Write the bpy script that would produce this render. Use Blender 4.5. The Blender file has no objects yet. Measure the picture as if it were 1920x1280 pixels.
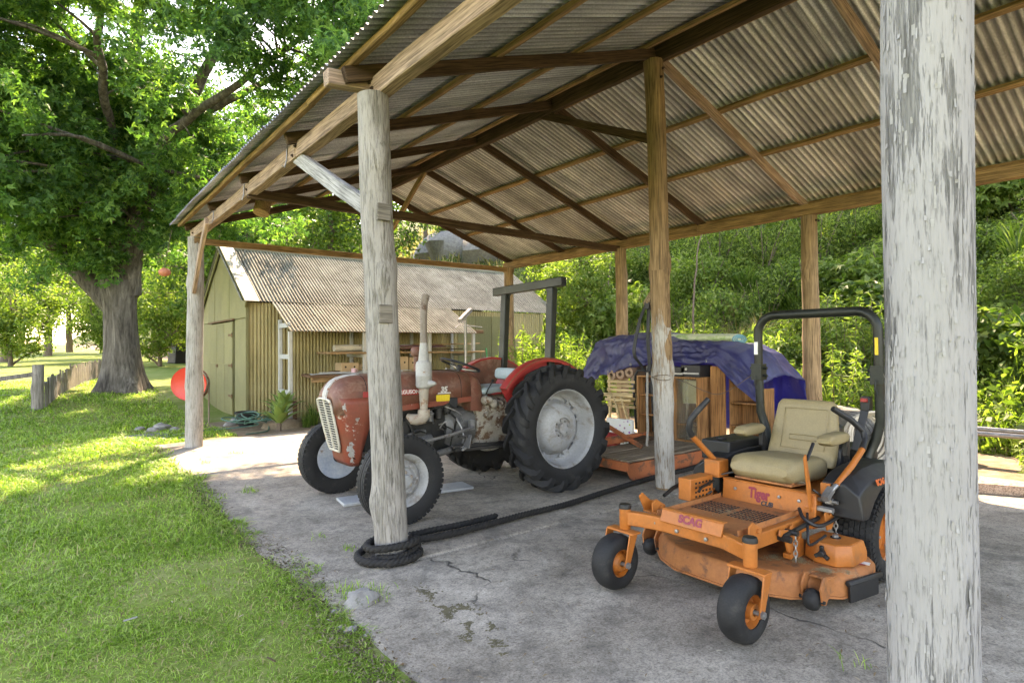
import bpy, math, random
import numpy as np
from mathutils import Vector, Matrix, Euler, noise as mnoise

scene = bpy.context.scene
PI = math.pi
R = math.radians
random.seed(7)

# ------------------------------------------------------------------ camera
CAM = Vector((-1.9207, -3.968, 1.5))
YAW, PITCH, ROLL, FPX = 0.6655, 0.0119, -0.0063, 1113.47
_r = Vector((math.cos(YAW), -math.sin(YAW), 0)); _f = Vector((math.sin(YAW), math.cos(YAW), 0)); _u = Vector((0, 0, 1))
_F = _f*math.cos(PITCH) + _u*math.sin(PITCH); _U = _u*math.cos(PITCH) - _f*math.sin(PITCH)
_Rr = _r*math.cos(ROLL) + _U*math.sin(ROLL); _Ur = -_r*math.sin(ROLL) + _U*math.cos(ROLL)
cd = bpy.data.cameras.new('camera'); cam = bpy.data.objects.new('camera', cd)
scene.collection.objects.link(cam)
cd.sensor_width = 36; cd.sensor_fit = 'HORIZONTAL'; cd.lens = FPX*36/1920
cd.clip_start = 0.05; cd.clip_end = 2000
_m = Matrix((( _Rr.x, _Ur.x, -_F.x, CAM.x), (_Rr.y, _Ur.y, -_F.y, CAM.y), (_Rr.z, _Ur.z, -_F.z, CAM.z), (0, 0, 0, 1)))
cam.matrix_world = _m
scene.camera = cam

# ------------------------------------------------------------------ sky, sun, exposure
SUN = Vector((0.55, 0.84, 1.02)).normalized()
w = bpy.data.worlds.new('World'); scene.world = w; w.use_nodes = True
nt = w.node_tree; bg = nt.nodes['Background']
sky = nt.nodes.new('ShaderNodeTexSky'); sky.sky_type = 'NISHITA'; sky.sun_disc = False
sky.sun_elevation = math.asin(SUN.z); sky.sun_rotation = math.atan2(SUN.x, SUN.y)
sky.air_density = 1.0; sky.dust_density = 0.6; sky.ozone_density = 1.0
nt.links.new(sky.outputs[0], bg.inputs[0]); bg.inputs[1].default_value = 0.15
sd = bpy.data.lights.new('sun', 'SUN'); sd.energy = 2.7; sd.angle = R(0.55); sd.color = (1.0, 0.94, 0.83)
so = bpy.data.objects.new('sun', sd); scene.collection.objects.link(so)
so.rotation_euler = (-SUN).to_track_quat('-Z', 'Y').to_euler(); so.location = (0, 0, 30)
scene.view_settings.view_transform = 'Standard'; scene.view_settings.look = 'None'
scene.view_settings.exposure = 3.2; scene.view_settings.gamma = 1.0
scene.view_settings.use_white_balance = True; scene.view_settings.white_balance_temperature = 9300; scene.view_settings.white_balance_tint = 20
scene.cycles.use_denoising = True
try: scene.cycles.denoiser = 'OPENIMAGEDENOISE'
except Exception: pass
scene.cycles.max_bounces = 7; scene.cycles.diffuse_bounces = 4; scene.cycles.glossy_bounces = 2; scene.cycles.transmission_bounces = 4; scene.cycles.transparent_max_bounces = 6
scene.cycles.use_adaptive_sampling = True; scene.cycles.adaptive_threshold = 0.03
scene.cycles.sample_clamp_indirect = 6

# ------------------------------------------------------------------ helpers
COL = scene.collection

def tag(o, label=None, cat=None, group=None, kind=None):
    if label: o['label'] = label
    if cat: o['category'] = cat
    if group: o['group'] = group
    if kind: o['kind'] = kind
    return o

def thing(name, label, cat, loc=(0, 0, 0), rz=0, group=None):
    o = bpy.data.objects.new(name, None); COL.objects.link(o)
    o.location = loc; o.rotation_euler = (0, 0, rz); o.empty_display_size = 0.2
    return tag(o, label, cat, group)

def link(name, me, mat, parent=None, mtx=None):
    o = bpy.data.objects.new(name, me); COL.objects.link(o)
    if mat is not None and len(me.materials) == 0:
        for m in (mat if isinstance(mat, (list, tuple)) else [mat]): me.materials.append(m)
    if parent is not None: o.parent = parent
    if mtx is not None: o.matrix_local = mtx
    return o

def copy_tree(o, parent=None):
    c = o.copy(); COL.objects.link(c); c.parent = parent
    for ch in o.children: copy_tree(ch, c)
    return c

def basis(x, y, z, o):
    return Matrix(((x[0], y[0], z[0], o[0]), (x[1], y[1], z[1], o[1]), (x[2], y[2], z[2], o[2]), (0, 0, 0, 1)))

def frame(p, q, up=(0, 0, 1)):
    p = Vector(p); x = (Vector(q)-p); L = x.length; x.normalize(); up = Vector(up)
    if abs(x.dot(up)) > .999: up = Vector((0, 1, 0))
    y = up.cross(x).normalized(); z = x.cross(y)
    return basis(x, y, z, p), L

class MB:
    def __init__(s): s.v = []; s.f = []
    def add(s, vs, fs, M=None):
        b = len(s.v)
        s.v += [tuple(M @ Vector(a)) for a in vs] if M is not None else [tuple(a) for a in vs]
        s.f += [[i+b for i in f] for f in fs]; return s
    def box(s, c, sz, rot=None, taper=(1, 1)):
        x, y, z = sz[0]/2, sz[1]/2, sz[2]/2; a, b = taper
        vs = [(-x, -y, -z), (x, -y, -z), (x, y, -z), (-x, y, -z), (-x*a, -y*b, z), (x*a, -y*b, z), (x*a, y*b, z), (-x*a, y*b, z)]
        M = Matrix.Translation(c)
        if rot is not None: M = M @ Euler(rot).to_matrix().to_4x4()
        return s.add(vs, [(3, 2, 1, 0), (4, 5, 6, 7), (0, 1, 5, 4), (1, 2, 6, 5), (2, 3, 7, 6), (3, 0, 4, 7)], M)
    def bar(s, p, q, wd, h, up=(0, 0, 1)):
        M, L = frame(p, q, up)
        return s.add([(a, b, c) for a in (0, L) for b in (-wd/2, wd/2) for c in (-h/2, h/2)],
                     [(0, 1, 3, 2), (4, 6, 7, 5), (0, 4, 5, 1), (2, 3, 7, 6), (0, 2, 6, 4), (1, 5, 7, 3)], M)
    def tube(s, pts, r, n=8, closed=False, sq=1.0):
        pts = [Vector(p) for p in pts]; N = len(pts); rr = r if isinstance(r, (list, tuple)) else [r]*N
        ref = None; vs = []; fs = []
        for i, p in enumerate(pts):
            if closed: t = pts[(i+1) % N]-pts[i-1]
            else: t = pts[min(i+1, N-1)]-pts[max(i-1, 0)]
            t.normalize()
            if ref is None:
                ref = Vector((0, 0, 1)) if abs(t.z) < .9 else Vector((1, 0, 0))
            ref = ref - t*ref.dot(t)
            if ref.length < 1e-5: ref = t.orthogonal()
            ref.normalize(); bt = t.cross(ref)
            for k in range(n):
                a = 2*PI*k/n; vs.append(p + (ref*math.cos(a) + bt*math.sin(a)*sq)*rr[i])
        M = N if closed else N-1
        for i in range(M):
            for k in range(n):
                a, b = i*n+k, i*n+(k+1) % n; c, d = ((i+1) % N)*n+(k+1) % n, ((i+1) % N)*n+k
                fs.append((a, b, c, d))
        if not closed: fs += [tuple(range(n-1, -1, -1)), tuple(range((N-1)*n, N*n))]
        return s.add(vs, fs)
    def cyl(s, p, q, r, r2=None, n=16): return s.tube([p, q], [r, r if r2 is None else r2], n)
    def lathe(s, prof, n=32, M=None, loop=False):
        vs = []; fs = []
        for (r, z) in prof:
            for k in range(n): a = 2*PI*k/n; vs.append((r*math.cos(a), r*math.sin(a), z))
        m = len(prof)
        for i in range(m if loop else m-1):
            j = (i+1) % m
            for k in range(n): fs.append((i*n+k, i*n+(k+1) % n, j*n+(k+1) % n, j*n+k))
        if not loop:
            if prof[0][0] > 1e-4: fs.append(tuple(range(n-1, -1, -1)))
            if prof[-1][0] > 1e-4: fs.append(tuple(range((m-1)*n, m*n)))
        return s.add(vs, fs, M)
    def prism(s, poly, o, ax, ay, dv):
        o, ax, ay, dv = Vector(o), Vector(ax), Vector(ay), Vector(dv); n = len(poly)
        vs = [o+ax*a+ay*b for a, b in poly] + [o+ax*a+ay*b+dv for a, b in poly]
        fs = [tuple(range(n-1, -1, -1)), tuple(range(n, 2*n))] + [(i, (i+1) % n, n+(i+1) % n, n+i) for i in range(n)]
        return s.add(vs, fs)
    def loft(s, rings, caps=True, closed=True):
        n = len(rings[0]); vs = [p for r in rings for p in r]; fs = []
        for i in range(len(rings)-1):
            for k in range(n if closed else n-1):
                fs.append((i*n+k, i*n+(k+1) % n, (i+1)*n+(k+1) % n, (i+1)*n+k))
        if caps: fs += [tuple(range(n-1, -1, -1)), tuple(range((len(rings)-1)*n, len(rings)*n))]
        return s.add(vs, fs)
    def mesh(s, name, smooth=40):
        me = bpy.data.meshes.new(name); me.from_pydata(s.v, [], s.f); me.update()
        if smooth:
            me.shade_smooth(); me.set_sharp_from_angle(angle=R(smooth))
        return me
    def build(s, name, mat, parent=None, bevel=0, seg=2, smooth=40, mtx=None, sub=0):
        o = link(name, s.mesh(name, smooth), mat, parent, mtx)
        if bevel:
            b = o.modifiers.new('bevel', 'BEVEL'); b.width = bevel; b.segments = seg; b.limit_method = 'ANGLE'; b.angle_limit = R(35); b.harden_normals = False
        if sub:
            m = o.modifiers.new('sub', 'SUBSURF'); m.levels = sub; m.render_levels = sub
        return o

def rotm(axis):  # matrix that turns +Z to axis
    return Vector((0, 0, 1)).rotation_difference(Vector(axis)).to_matrix().to_4x4()
def at_axis(c, axis): return Matrix.Translation(c) @ rotm(axis)

def np_mesh(name, V, F, mat, smooth=False):
    """V (n,3) float, F (m,k) int: fast mesh"""
    me = bpy.data.meshes.new(name); n = len(V); m, k = F.shape
    me.vertices.add(n); me.vertices.foreach_set('co', np.ascontiguousarray(V, dtype=np.float32).ravel())
    me.loops.add(m*k); me.loops.foreach_set('vertex_index', np.ascontiguousarray(F, dtype=np.int32).ravel())
    me.polygons.add(m); me.polygons.foreach_set('loop_start', np.arange(0, m*k, k, dtype=np.int32))
    try: me.polygons.foreach_set('loop_total', np.full(m, k, dtype=np.int32))
    except Exception: pass
    me.update(calc_edges=True)
    if mat: me.materials.append(mat)
    if smooth: me.shade_smooth()
    return me

def fbm(x, y, z=0.0, s=1.0, o=3): return mnoise.fractal(Vector((x*s, y*s, z*s)), 1.0, 2.0, o)

def text_mesh(txt, size, depth=0.001, shear=0.0, bold=0.0):
    c = bpy.data.curves.new('txt', 'FONT'); c.body = txt; c.size = size; c.extrude = depth; c.align_x = 'CENTER'; c.align_y = 'CENTER'; c.shear = shear; c.offset = bold
    c.resolution_u = 3
    o = bpy.data.objects.new('txt', c); COL.objects.link(o)
    dg = bpy.context.evaluated_depsgraph_get(); me = bpy.data.meshes.new_from_object(o.evaluated_get(dg))
    bpy.data.objects.remove(o); bpy.data.curves.remove(c); return me

# ------------------------------------------------------------------ materials
class NT:
    def __init__(s, name):
        s.m = bpy.data.materials.new(name); s.m.use_nodes = True; s.t = s.m.node_tree; s.n = s.t.nodes; s.l = s.t.links
        s.b = s.n['Principled BSDF']; s.out = s.n['Material Output']
    def N(s, ty, **kw):
        n = s.n.new('ShaderNode'+ty)
        for k, v in kw.items():
            if k.startswith('i_'):
                key = k[2:]; key = int(key) if key.isdigit() else key.replace('_', ' ')
                n.inputs[key].default_value = v
            else: setattr(n, k, v)
        return n
    def L(s, a, b): s.l.new(a, b)
    def coords(s, scale=(1, 1, 1), world=False, rnd=True):
        tc = s.N('TexCoord')
        src = tc.outputs['Object']
        if world: src = s.N('NewGeometry').outputs['Position']
        mp = s.N('Mapping'); mp.inputs['Scale'].default_value = scale
        if rnd and not world:
            oi = s.N('ObjectInfo'); mu = s.N('VectorMath', operation='MULTIPLY_ADD')
            cx = s.N('CombineXYZ')
            for i in range(3): s.L(oi.outputs['Random'], cx.inputs[i])
            s.L(cx.outputs[0], mu.inputs[0]); mu.inputs[1].default_value = (37, 53, 71); s.L(src, mu.inputs[2]); src = mu.outputs[0]
        s.L(src, mp.inputs[0]); return mp.outputs[0]
    def noise(s, co, scale, detail=5, rough=.6, dist=0.0):
        n = s.N('TexNoise'); n.inputs['Scale'].default_value = scale; n.inputs['Detail'].default_value = detail; n.inputs['Roughness'].default_value = rough; n.inputs['Distortion'].default_value = dist
        s.L(co, n.inputs['Vector']); return n.outputs['Fac']
    def ramp(s, fac, stops, interp='LINEAR'):
        r = s.N('ValToRGB'); r.color_ramp.interpolation = interp; e = r.color_ramp.elements
        while len(e) < len(stops): e.new(0.5)
        for i, (p, c) in enumerate(stops):
            e[i].position = p; e[i].color = (c[0], c[1], c[2], 1) if not isinstance(c, (int, float)) else (c, c, c, 1)
        s.L(fac, r.inputs[0]); return r.outputs[0]
    def mix(s, fac, a, b, mode='MIX'):
        m = s.N('MixRGB', blend_type=mode)
        for sock, v in ((m.inputs[0], fac), (m.inputs[1], a), (m.inputs[2], b)):
            if isinstance(v, (int, float)): sock.default_value = v if sock.type == 'VALUE' else (v, v, v, 1)
            elif isinstance(v, (tuple, list)): sock.default_value = (v[0], v[1], v[2], 1)
            else: s.L(v, sock)
        return m.outputs[0]
    def math(s, op, a, b=0.0):
        m = s.N('Math', operation=op)
        for sock, v in ((m.inputs[0], a), (m.inputs[1], b)):
            if isinstance(v, (int, float)): sock.default_value = v
            else: s.L(v, sock)
        return m.outputs[0]
    def bump(s, h, strength=.3, dist=.01, prev=None):
        b = s.N('Bump'); b.inputs['Strength'].default_value = strength; b.inputs['Distance'].default_value = dist
        s.L(h, b.inputs['Height'])
        if prev is not None: s.L(prev, b.inputs['Normal'])
        return b.outputs[0]
    def done(s, col=None, rough=.6, metal=0.0, nor=None, spec=.5):
        def put(sock, v):
            if isinstance(v, (int, float)): sock.default_value = v
            elif isinstance(v, (tuple, list)): sock.default_value = (v[0], v[1], v[2], 1)
            else: s.L(v, sock)
        if col is not None: put(s.b.inputs['Base Color'], col)
        put(s.b.inputs['Roughness'], rough); put(s.b.inputs['Metallic'], metal); put(s.b.inputs['Specular IOR Level'], spec)
        if nor is not None: s.L(nor, s.b.inputs['Normal'])
        return s.m

def weathered(name, c1, c2, c3=None, scale=6, stretch=(1, 1, 1), rough=.65, metal=0, bump=.25, bd=.004, t3=(.58, .66), s3=9, spec=.4, fine=60):
    """two colours blended by noise, optional patches of a third, dust and fine relief"""
    t = NT(name); co = t.coords(stretch)
    n1 = t.noise(co, scale, 6, .65); col = t.ramp(n1, [(.32, c1), (.68, c2)])
    n2 = t.noise(co, fine, 4, .7); col = t.mix(.35, col, t.ramp(n2, [(.25, .55), (.75, 1.3)]), 'MULTIPLY')
    if c3 is not None:
        n3 = t.noise(co, s3, 8, .7, .4); k = t.ramp(n3, [(t3[0], 0), (t3[1], 1)]); col = t.mix(k, col, c3)
    h = t.mix(.5, n1, n2); nb = t.bump(h, bump, bd)
    rg = t.ramp(n1, [(.3, max(0, rough-.12)), (.7, min(1, rough+.12))])
    return t.done(col, rg, metal, nb, spec)

def wood(name, c1, c2, crack=.04, ax=0, scale=1.0, paint=None, pt=(.46, .52), rough=.85, zfade=None, lo=.38):
    """timber with the grain along local axis ax; optional flaking paint"""
    t = NT(name); st = [24*scale]*3; st[ax] = .9*scale; co = t.coords(tuple(st))
    g = t.noise(co, 1.0, 6, .7, .15); g2 = t.noise(co, 3.6, 3, .6)
    bl = t.noise(t.coords((1, 1, 1)), 2.2, 4, .6)
    col = t.ramp(g, [(.3, c1), (.7, c2)])
    col = t.mix(.8, col, t.ramp(g2, [(.36, .35), (.52, 1.0), (.66, 1.35)]), 'MULTIPLY')
    col = t.mix(.7, col, t.ramp(bl, [(.3, .6), (.7, 1.2)]), 'MULTIPLY')
    col = t.mix(t.ramp(g, [(.26, 1), (.31, 0)]), col, (crack*.7, crack*.6, crack*.5))
    nb = t.bump(t.mix(.5, g, g2), .6, .006)
    if paint is not None:
        st4 = [95*scale]*3; st4[ax] = 7.0*scale
        pf = t.noise(t.coords(tuple(st4)), 1.0, 6, .72, .1)
        pf = t.math('ADD', t.math('MULTIPLY', pf, 1-lo), t.math('MULTIPLY', t.noise(t.coords((8, 8, 1.6) if ax == 2 else (1.6, 8, 8)), 1.0, 4, .6), lo))
        if zfade:
            tcz = t.N('TexCoord'); sz_ = t.N('SeparateXYZ'); t.L(tcz.outputs['Object'], sz_.inputs[0]); mr = t.N('MapRange'); mr.inputs[1].default_value = zfade[0]; mr.inputs[2].default_value = zfade[1]; mr.inputs[4].default_value = .3; t.L(sz_.outputs[2], mr.inputs[0]); pf = t.math('SUBTRACT', pf, mr.outputs[0])
        k = t.ramp(pf, [(pt[0], 0), (pt[1], 1)])
        pc = t.mix(.5, paint, t.ramp(bl, [(.3, .76), (.7, 1.12)]), 'MULTIPLY')
        fl = t.noise(t.coords((90, 90, 9) if ax == 2 else (9, 90, 90)), 1.0, 4, .75)
        pc = t.mix(.75, pc, t.ramp(fl, [(.33, .50), (.46, 1.0), (.7, 1.12)]), 'MULTIPLY')
        col = t.mix(k, col, pc); nb = t.bump(k, .8, .004, nb)
    return t.done(col, rough, 0, nb, .25)

def leafmat(name, cols, trans=.45, rough=.55, seed_scale=.35, gloss=.25):
    """foliage: colour varies leaf by leaf and in broad patches; light passes through"""
    t = NT(name); ge = t.N('NewGeometry'); rnd = ge.outputs['Random Per Island']
    pos = t.noise(ge.outputs['Position'], seed_scale, 3, .5)
    f = t.mix(.4, rnd, pos)
    n = len(cols); col = t.ramp(f, [(.25+.5*i/(n-1), c) for i, c in enumerate(cols)])
    d = t.b; t.done(col, rough, 0, None, gloss)
    tr = t.N('BsdfTranslucent'); tc = t.mix(1.0, col, (1.5, 1.75, .7), 'MULTIPLY'); t.L(tc, tr.inputs[0])
    ms = t.N('MixShader'); ms.inputs[0].default_value = trans
    t.L(d.outputs[0], ms.inputs[1]); t.L(tr.outputs[0], ms.inputs[2]); t.L(ms.outputs[0], t.out.inputs[0])
    return t.m

def plain(name, c, rough=.5, metal=0, spec=.5): return NT(name).done(c, rough, metal, None, spec)

# ------------------------------------------------------------------ terrain
def sst(a, b, x):
    t = np.clip((x-a)/(b-a), 0, 1); return t*t*(3-2*t)
def terrain(x, y):
    x = np.asarray(x, float); y = np.asarray(y, float)
    z = -.016 + .02*np.sin(x*1.3+.4)*np.sin(y*.9) * sst(.0, 2.0, -x-.6)
    z = z + .45*sst(10.5, 17, y)*(1-sst(4, 8, x)*.4) + .012*np.maximum(y-17, 0)
    toe = 9.3 + .5*np.sin(y*.6) + .25*np.sin(y*1.7+1) - 1.2*sst(14, 26, y)
    h = np.maximum(x-toe, 0)
    hill = np.minimum(h*.60 + .25*np.sin(x*1.1+y*.7)*sst(0, 2, h) + .15*np.sin(x*2.3-y*1.9)*sst(0, 2, h), 24)
    return z + hill
def tz(x, y): return float(terrain(x, y))

t = NT('ground_soil'); ge = t.N('NewGeometry'); P = ge.outputs['Position']
n1 = t.noise(P, .55, 6, .65); n2 = t.noise(P, 5, 6, .7); n3 = t.noise(P, 60, 3, .7)
lawn = t.ramp(t.mix(.45, n1, n2), [(.34, (.10, .15, .03)), (.50, (.15, .20, .045)), (.60, (.21, .22, .085)), (.70, (.28, .25, .14))])
dirt = t.ramp(n2, [(.3, (.13, .095, .06)), (.55, (.24, .18, .12)), (.75, (.34, .27, .19))])
sx = t.N('SeparateXYZ'); t.L(P, sx.inputs[0])
k = t.ramp(t.math('ADD', t.math('MULTIPLY', sx.outputs[0], .1), t.math('MULTIPLY', n2, .12)), [(.62, 0), (.68, 1)])
kb = t.ramp(t.math('ADD', t.math('MULTIPLY', sx.outputs[0], .1), t.math('MULTIPLY', n2, .12)), [(.04, 0), (.12, 1)])
kb = t.math('MULTIPLY', kb, t.math('LESS_THAN', sx.outputs[1], 9.8))
k = t.math('MAXIMUM', k, kb)
hillk = t.ramp(t.math('MULTIPLY', sx.outputs[0], .1), [(.93, 0), (.98, 1)])
dirt = t.mix(hillk, dirt, t.ramp(n2, [(.3, (.06, .075, .025)), (.7, (.12, .135, .05))]))
col = t.mix(k, lawn, dirt); col = t.mix(.5, col, t.ramp(n3, [(.25, .5), (.75, 1.4)]), 'MULTIPLY')
M_ground = t.done(col, .95, 0, t.bump(n2, .5, .03), .1)

def axis_pts(lo, a, b, hi, fine, coarse):
    L = [a-coarse*1.0]
    s = coarse
    while L[-1] > lo: s *= 1.18; L.append(L[-1]-s)
    Rr = [b+coarse]; s = coarse
    while Rr[-1] < hi: s *= 1.18; Rr.append(Rr[-1]+s)
    return np.array(L[::-1] + list(np.arange(a, b+1e-6, fine)) + Rr)
gx = axis_pts(-400, -12, 24, 400, .3, .6); gy = axis_pts(-120, -10, 40, 600, .3, .6)
GX, GY = np.meshgrid(gx, gy); GZ = terrain(GX, GY)
V = np.stack([GX, GY, GZ], -1).reshape(-1, 3); nx, ny = len(gx), len(gy)
I = np.arange(nx*ny).reshape(ny, nx)
Fq = np.stack([I[:-1, :-1], I[:-1, 1:], I[1:, 1:], I[1:, :-1]], -1).reshape(-1, 4)
o = link('ground', np_mesh('ground', V, Fq, M_ground, True), None); tag(o, 'sloping lawn and bank around the sheds', None, None, 'structure')

# ------------------------------------------------------------------ concrete slab (two pours with a joint)
t = NT('concrete'); ge = t.N('NewGeometry'); P = ge.outputs['Position']
n1 = t.noise(P, .8, 4, .62, .3); n2 = t.noise(P, 4.5, 6, .72, .3); n3 = t.noise(P, 75, 2, .8); n4 = t.noise(P, 22, 4, .75)
col = t.ramp(n1, [(.30, (.17, .144, .113)), (.48, (.255, .22, .176)), (.68, (.36, .315, .257))])
col = t.mix(.8, col, t.ramp(n2, [(.30, .42), (.50, 1.0), (.68, 1.3)]), 'MULTIPLY')
col = t.mix(.55, col, t.ramp(n4, [(.34, .35), (.48, 1.0), (.66, 1.3)]), 'MULTIPLY')
col = t.mix(.9, col, t.ramp(n3, [(.34, .58), (.48, .98), (.64, 1.25)]), 'MULTIPLY')
st = t.noise(P, 1.6, 6, .72, .8); col = t.mix(t.ramp(st, [(.53, 0), (.68, .7)]), col, (.10, .09, .077))
# hairline cracks
wv = t.N('VectorMath', operation='ADD'); nn = t.N('TexNoise'); nn.inputs['Scale'].default_value = 2.2; nn.inputs['Detail'].default_value = 6; t.L(P, nn.inputs['Vector'])
sc_ = t.N('VectorMath', operation='SCALE'); t.L(nn.outputs['Color'], sc_.inputs[0]); sc_.inputs['Scale'].default_value = .55
t.L(P, wv.inputs[0]); t.L(sc_.outputs[0], wv.inputs[1])
vo = t.N('TexVoronoi', feature='DISTANCE_TO_EDGE'); vo.inputs['Scale'].default_value = .42; t.L(wv.outputs[0], vo.inputs['Vector'])
ck = t.ramp(vo.outputs['Distance'], [(.0, 1), (.0055, 0)])
ck = t.math('MULTIPLY', ck, t.ramp(t.noise(P, .9, 3, .5), [(.53, 0), (.60, 1)]))
col = t.mix(ck, col, (.03, .028, .024))
nb = t.bump(n2, .25, .01); nb = t.bump(n4, .35, .004, nb); nb = t.bump(n3, .4, .0015, nb); inv = t.math('SUBTRACT', 1.0, ck); nb = t.bump(inv, .8, .01, nb)
M_conc = t.done(col, t.ramp(n2, [(.3, .72), (.7, .95)]), 0, nb, .3)

def slab_panel(y0, y1, x1, name, seed):
    rnd = random.Random(seed); pts = []
    n = int((y1-y0)/.06)
    for i in range(n+1):
        y = y0+(y1-y0)*i/n
        pts.append((-.60 + .08*fbm(y, seed, 0, .8, 2) + .025*fbm(y, seed+5, 0, 4, 4), y))
    m = int((x1+.6)/.08)
    for i in range(1, m):
        x = -.6+(x1+.6)*i/m; pts.append((x, y1 + (.07*fbm(x, seed+9, 0, 3, 3) if y1 > 3 else .004*fbm(x, seed+9, 0, 8, 3))))
    pts.append((x1, y1)); pts.append((x1, y0))
    mb = MB(); mb.prism(pts, (0, 0, -.14), (1, 0, 0), (0, 1, 0), (0, 0, .14))
    o = mb.build(name, M_conc, None, bevel=.03, seg=3, smooth=60)
    return tag(o, None, None, None, 'structure')
slab_panel(-6.8, -.20, 6.6, 'concrete_floor', 3)
slab_panel(-.188, 7.05, 6.6, 'concrete_floor', 8)

# ------------------------------------------------------------------ shared materials
M_iron = None
def iron_mat(name, dark, mid, light, rust, streak=1.0, rough=.55, metal=.25, tan=(.25, .2, .13), tt=(.56, .70), rt=(.60, .75), trough=.9):
    t = NT(name); co = t.coords((1, 1, 1)); cs = t.coords((11, .8, 1)); cl = t.coords((4, .5, 1))
    n1 = t.noise(co, 1.3, 6, .6, .4); s1 = t.noise(cs, 1.0, 5, .65); s2 = t.noise(cl, 1.0, 5, .65, .3); nf = t.noise(co, 75, 3, .75)
    col = t.ramp(t.mix(.5, n1, s2), [(.36, dark), (.5, mid), (.64, light)])
    col = t.mix(.75*streak, col, t.ramp(s1, [(.3, .45), (.5, .95), (.68, 1.6)]), 'MULTIPLY')
    col = t.mix(t.ramp(s2, [(tt[0], 0), (tt[1], .75)]), col, tan)
    col = t.mix(t.ramp(t.noise(co, 2.2, 8, .75, .6), [(rt[0], 0), (rt[1], .6)]), col, rust)
    # colour follows the corrugation height: darker in the troughs, lighter on the crests
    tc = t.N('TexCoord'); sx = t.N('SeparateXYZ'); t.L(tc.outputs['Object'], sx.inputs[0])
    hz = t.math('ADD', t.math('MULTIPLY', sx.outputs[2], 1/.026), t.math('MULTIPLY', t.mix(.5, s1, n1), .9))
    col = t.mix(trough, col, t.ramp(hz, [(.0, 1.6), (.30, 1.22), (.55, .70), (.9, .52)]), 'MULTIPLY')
    col = t.mix(.6, col, t.ramp(nf, [(.3, .45), (.7, 1.6)]), 'MULTIPLY')
    oi = t.N('ObjectInfo'); col = t.mix(1.0, col, t.ramp(oi.outputs['Random'], [(0, (.72, .70, .66)), (.5, (1.0, 1.0, 1.0)), (1, (1.22, 1.22, 1.2))]), 'MULTIPLY')
    return t.done(col, rough, metal, t.bump(n1, .15, .004), .4)
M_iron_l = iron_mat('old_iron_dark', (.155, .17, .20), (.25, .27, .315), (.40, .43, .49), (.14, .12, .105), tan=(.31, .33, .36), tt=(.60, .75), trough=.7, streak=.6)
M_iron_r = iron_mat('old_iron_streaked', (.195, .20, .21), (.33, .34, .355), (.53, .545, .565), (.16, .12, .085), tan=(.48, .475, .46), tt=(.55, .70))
W_dark = wood('rafter_timber', (.042, .024, .014), (.105, .062, .036), .015)
W_mid = wood('purlin_timber', (.19, .115, .058), (.37, .235, .12), .06)
W_plate = wood('plate_timber', (.23, .15, .11), (.43, .31, .235), .05)
W_grey = wood('grey_timber', (.22, .215, .21), (.36, .35, .345), .08)
W_post = wood('natural_post', (.19, .125, .07), (.36, .26, .16), .05, ax=2)
W_white = wood('whitewashed_post', (.13, .115, .095), (.25, .23, .20), .03, ax=2, paint=(.275, .252, .228), pt=(.43, .50))
W_white2 = wood('whitewashed_post_bare', (.20, .175, .145), (.36, .33, .29), .05, ax=2, paint=(.35, .33, .30), pt=(.44, .55))
W_big = wood('flaking_post', (.115, .11, .106), (.215, .207, .203), .03, ax=2, paint=(.275, .262, .262), pt=(.40, .46), scale=1.0, lo=.5)
W_p2 = wood('part_painted_post', (.17, .105, .055), (.32, .21, .12), .05, ax=2)
W_ply = wood('pale_timber', (.34, .25, .15), (.52, .41, .27), .10)

WD, LA, HP, HR = 6.48, 6.79, 3.335, 4.56
SL = .344; Z0 = 3.665
def zroof(x): return Z0 + SL*(x if x <= WD/2 else WD-x)

carport = thing('pole_carport', 'open pole carport with rusty corrugated iron gable roof on rough timber posts', 'carport', (0, 0, 0))

def beam(name, p, q, w_, h_, mat, parent, up=(0, 0, 1), wob=.006, seed=0):
    M, L = frame(p, q, up); n = max(2, int(L/.35)); mb = MB(); rings = []
    for i in range(n+1):
        x = L*i/n; dy = wob*fbm(x, seed, 1, 1.2, 2)*2; dz = wob*fbm(x, seed, 9, 1.2, 2)*2
        a = w_/2*(1+.06*fbm(x, seed, 3, 2, 2)); b = h_/2*(1+.06*fbm(x, seed, 5, 2, 2))
        rings.append([(x, dy-a, dz-b), (x, dy+a, dz-b), (x, dy+a, dz+b), (x, dy-a, dz+b)])
    mb.loft(rings)
    return mb.build(name, mat, parent, bevel=.006, seg=1, smooth=35, mtx=M)

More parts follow.
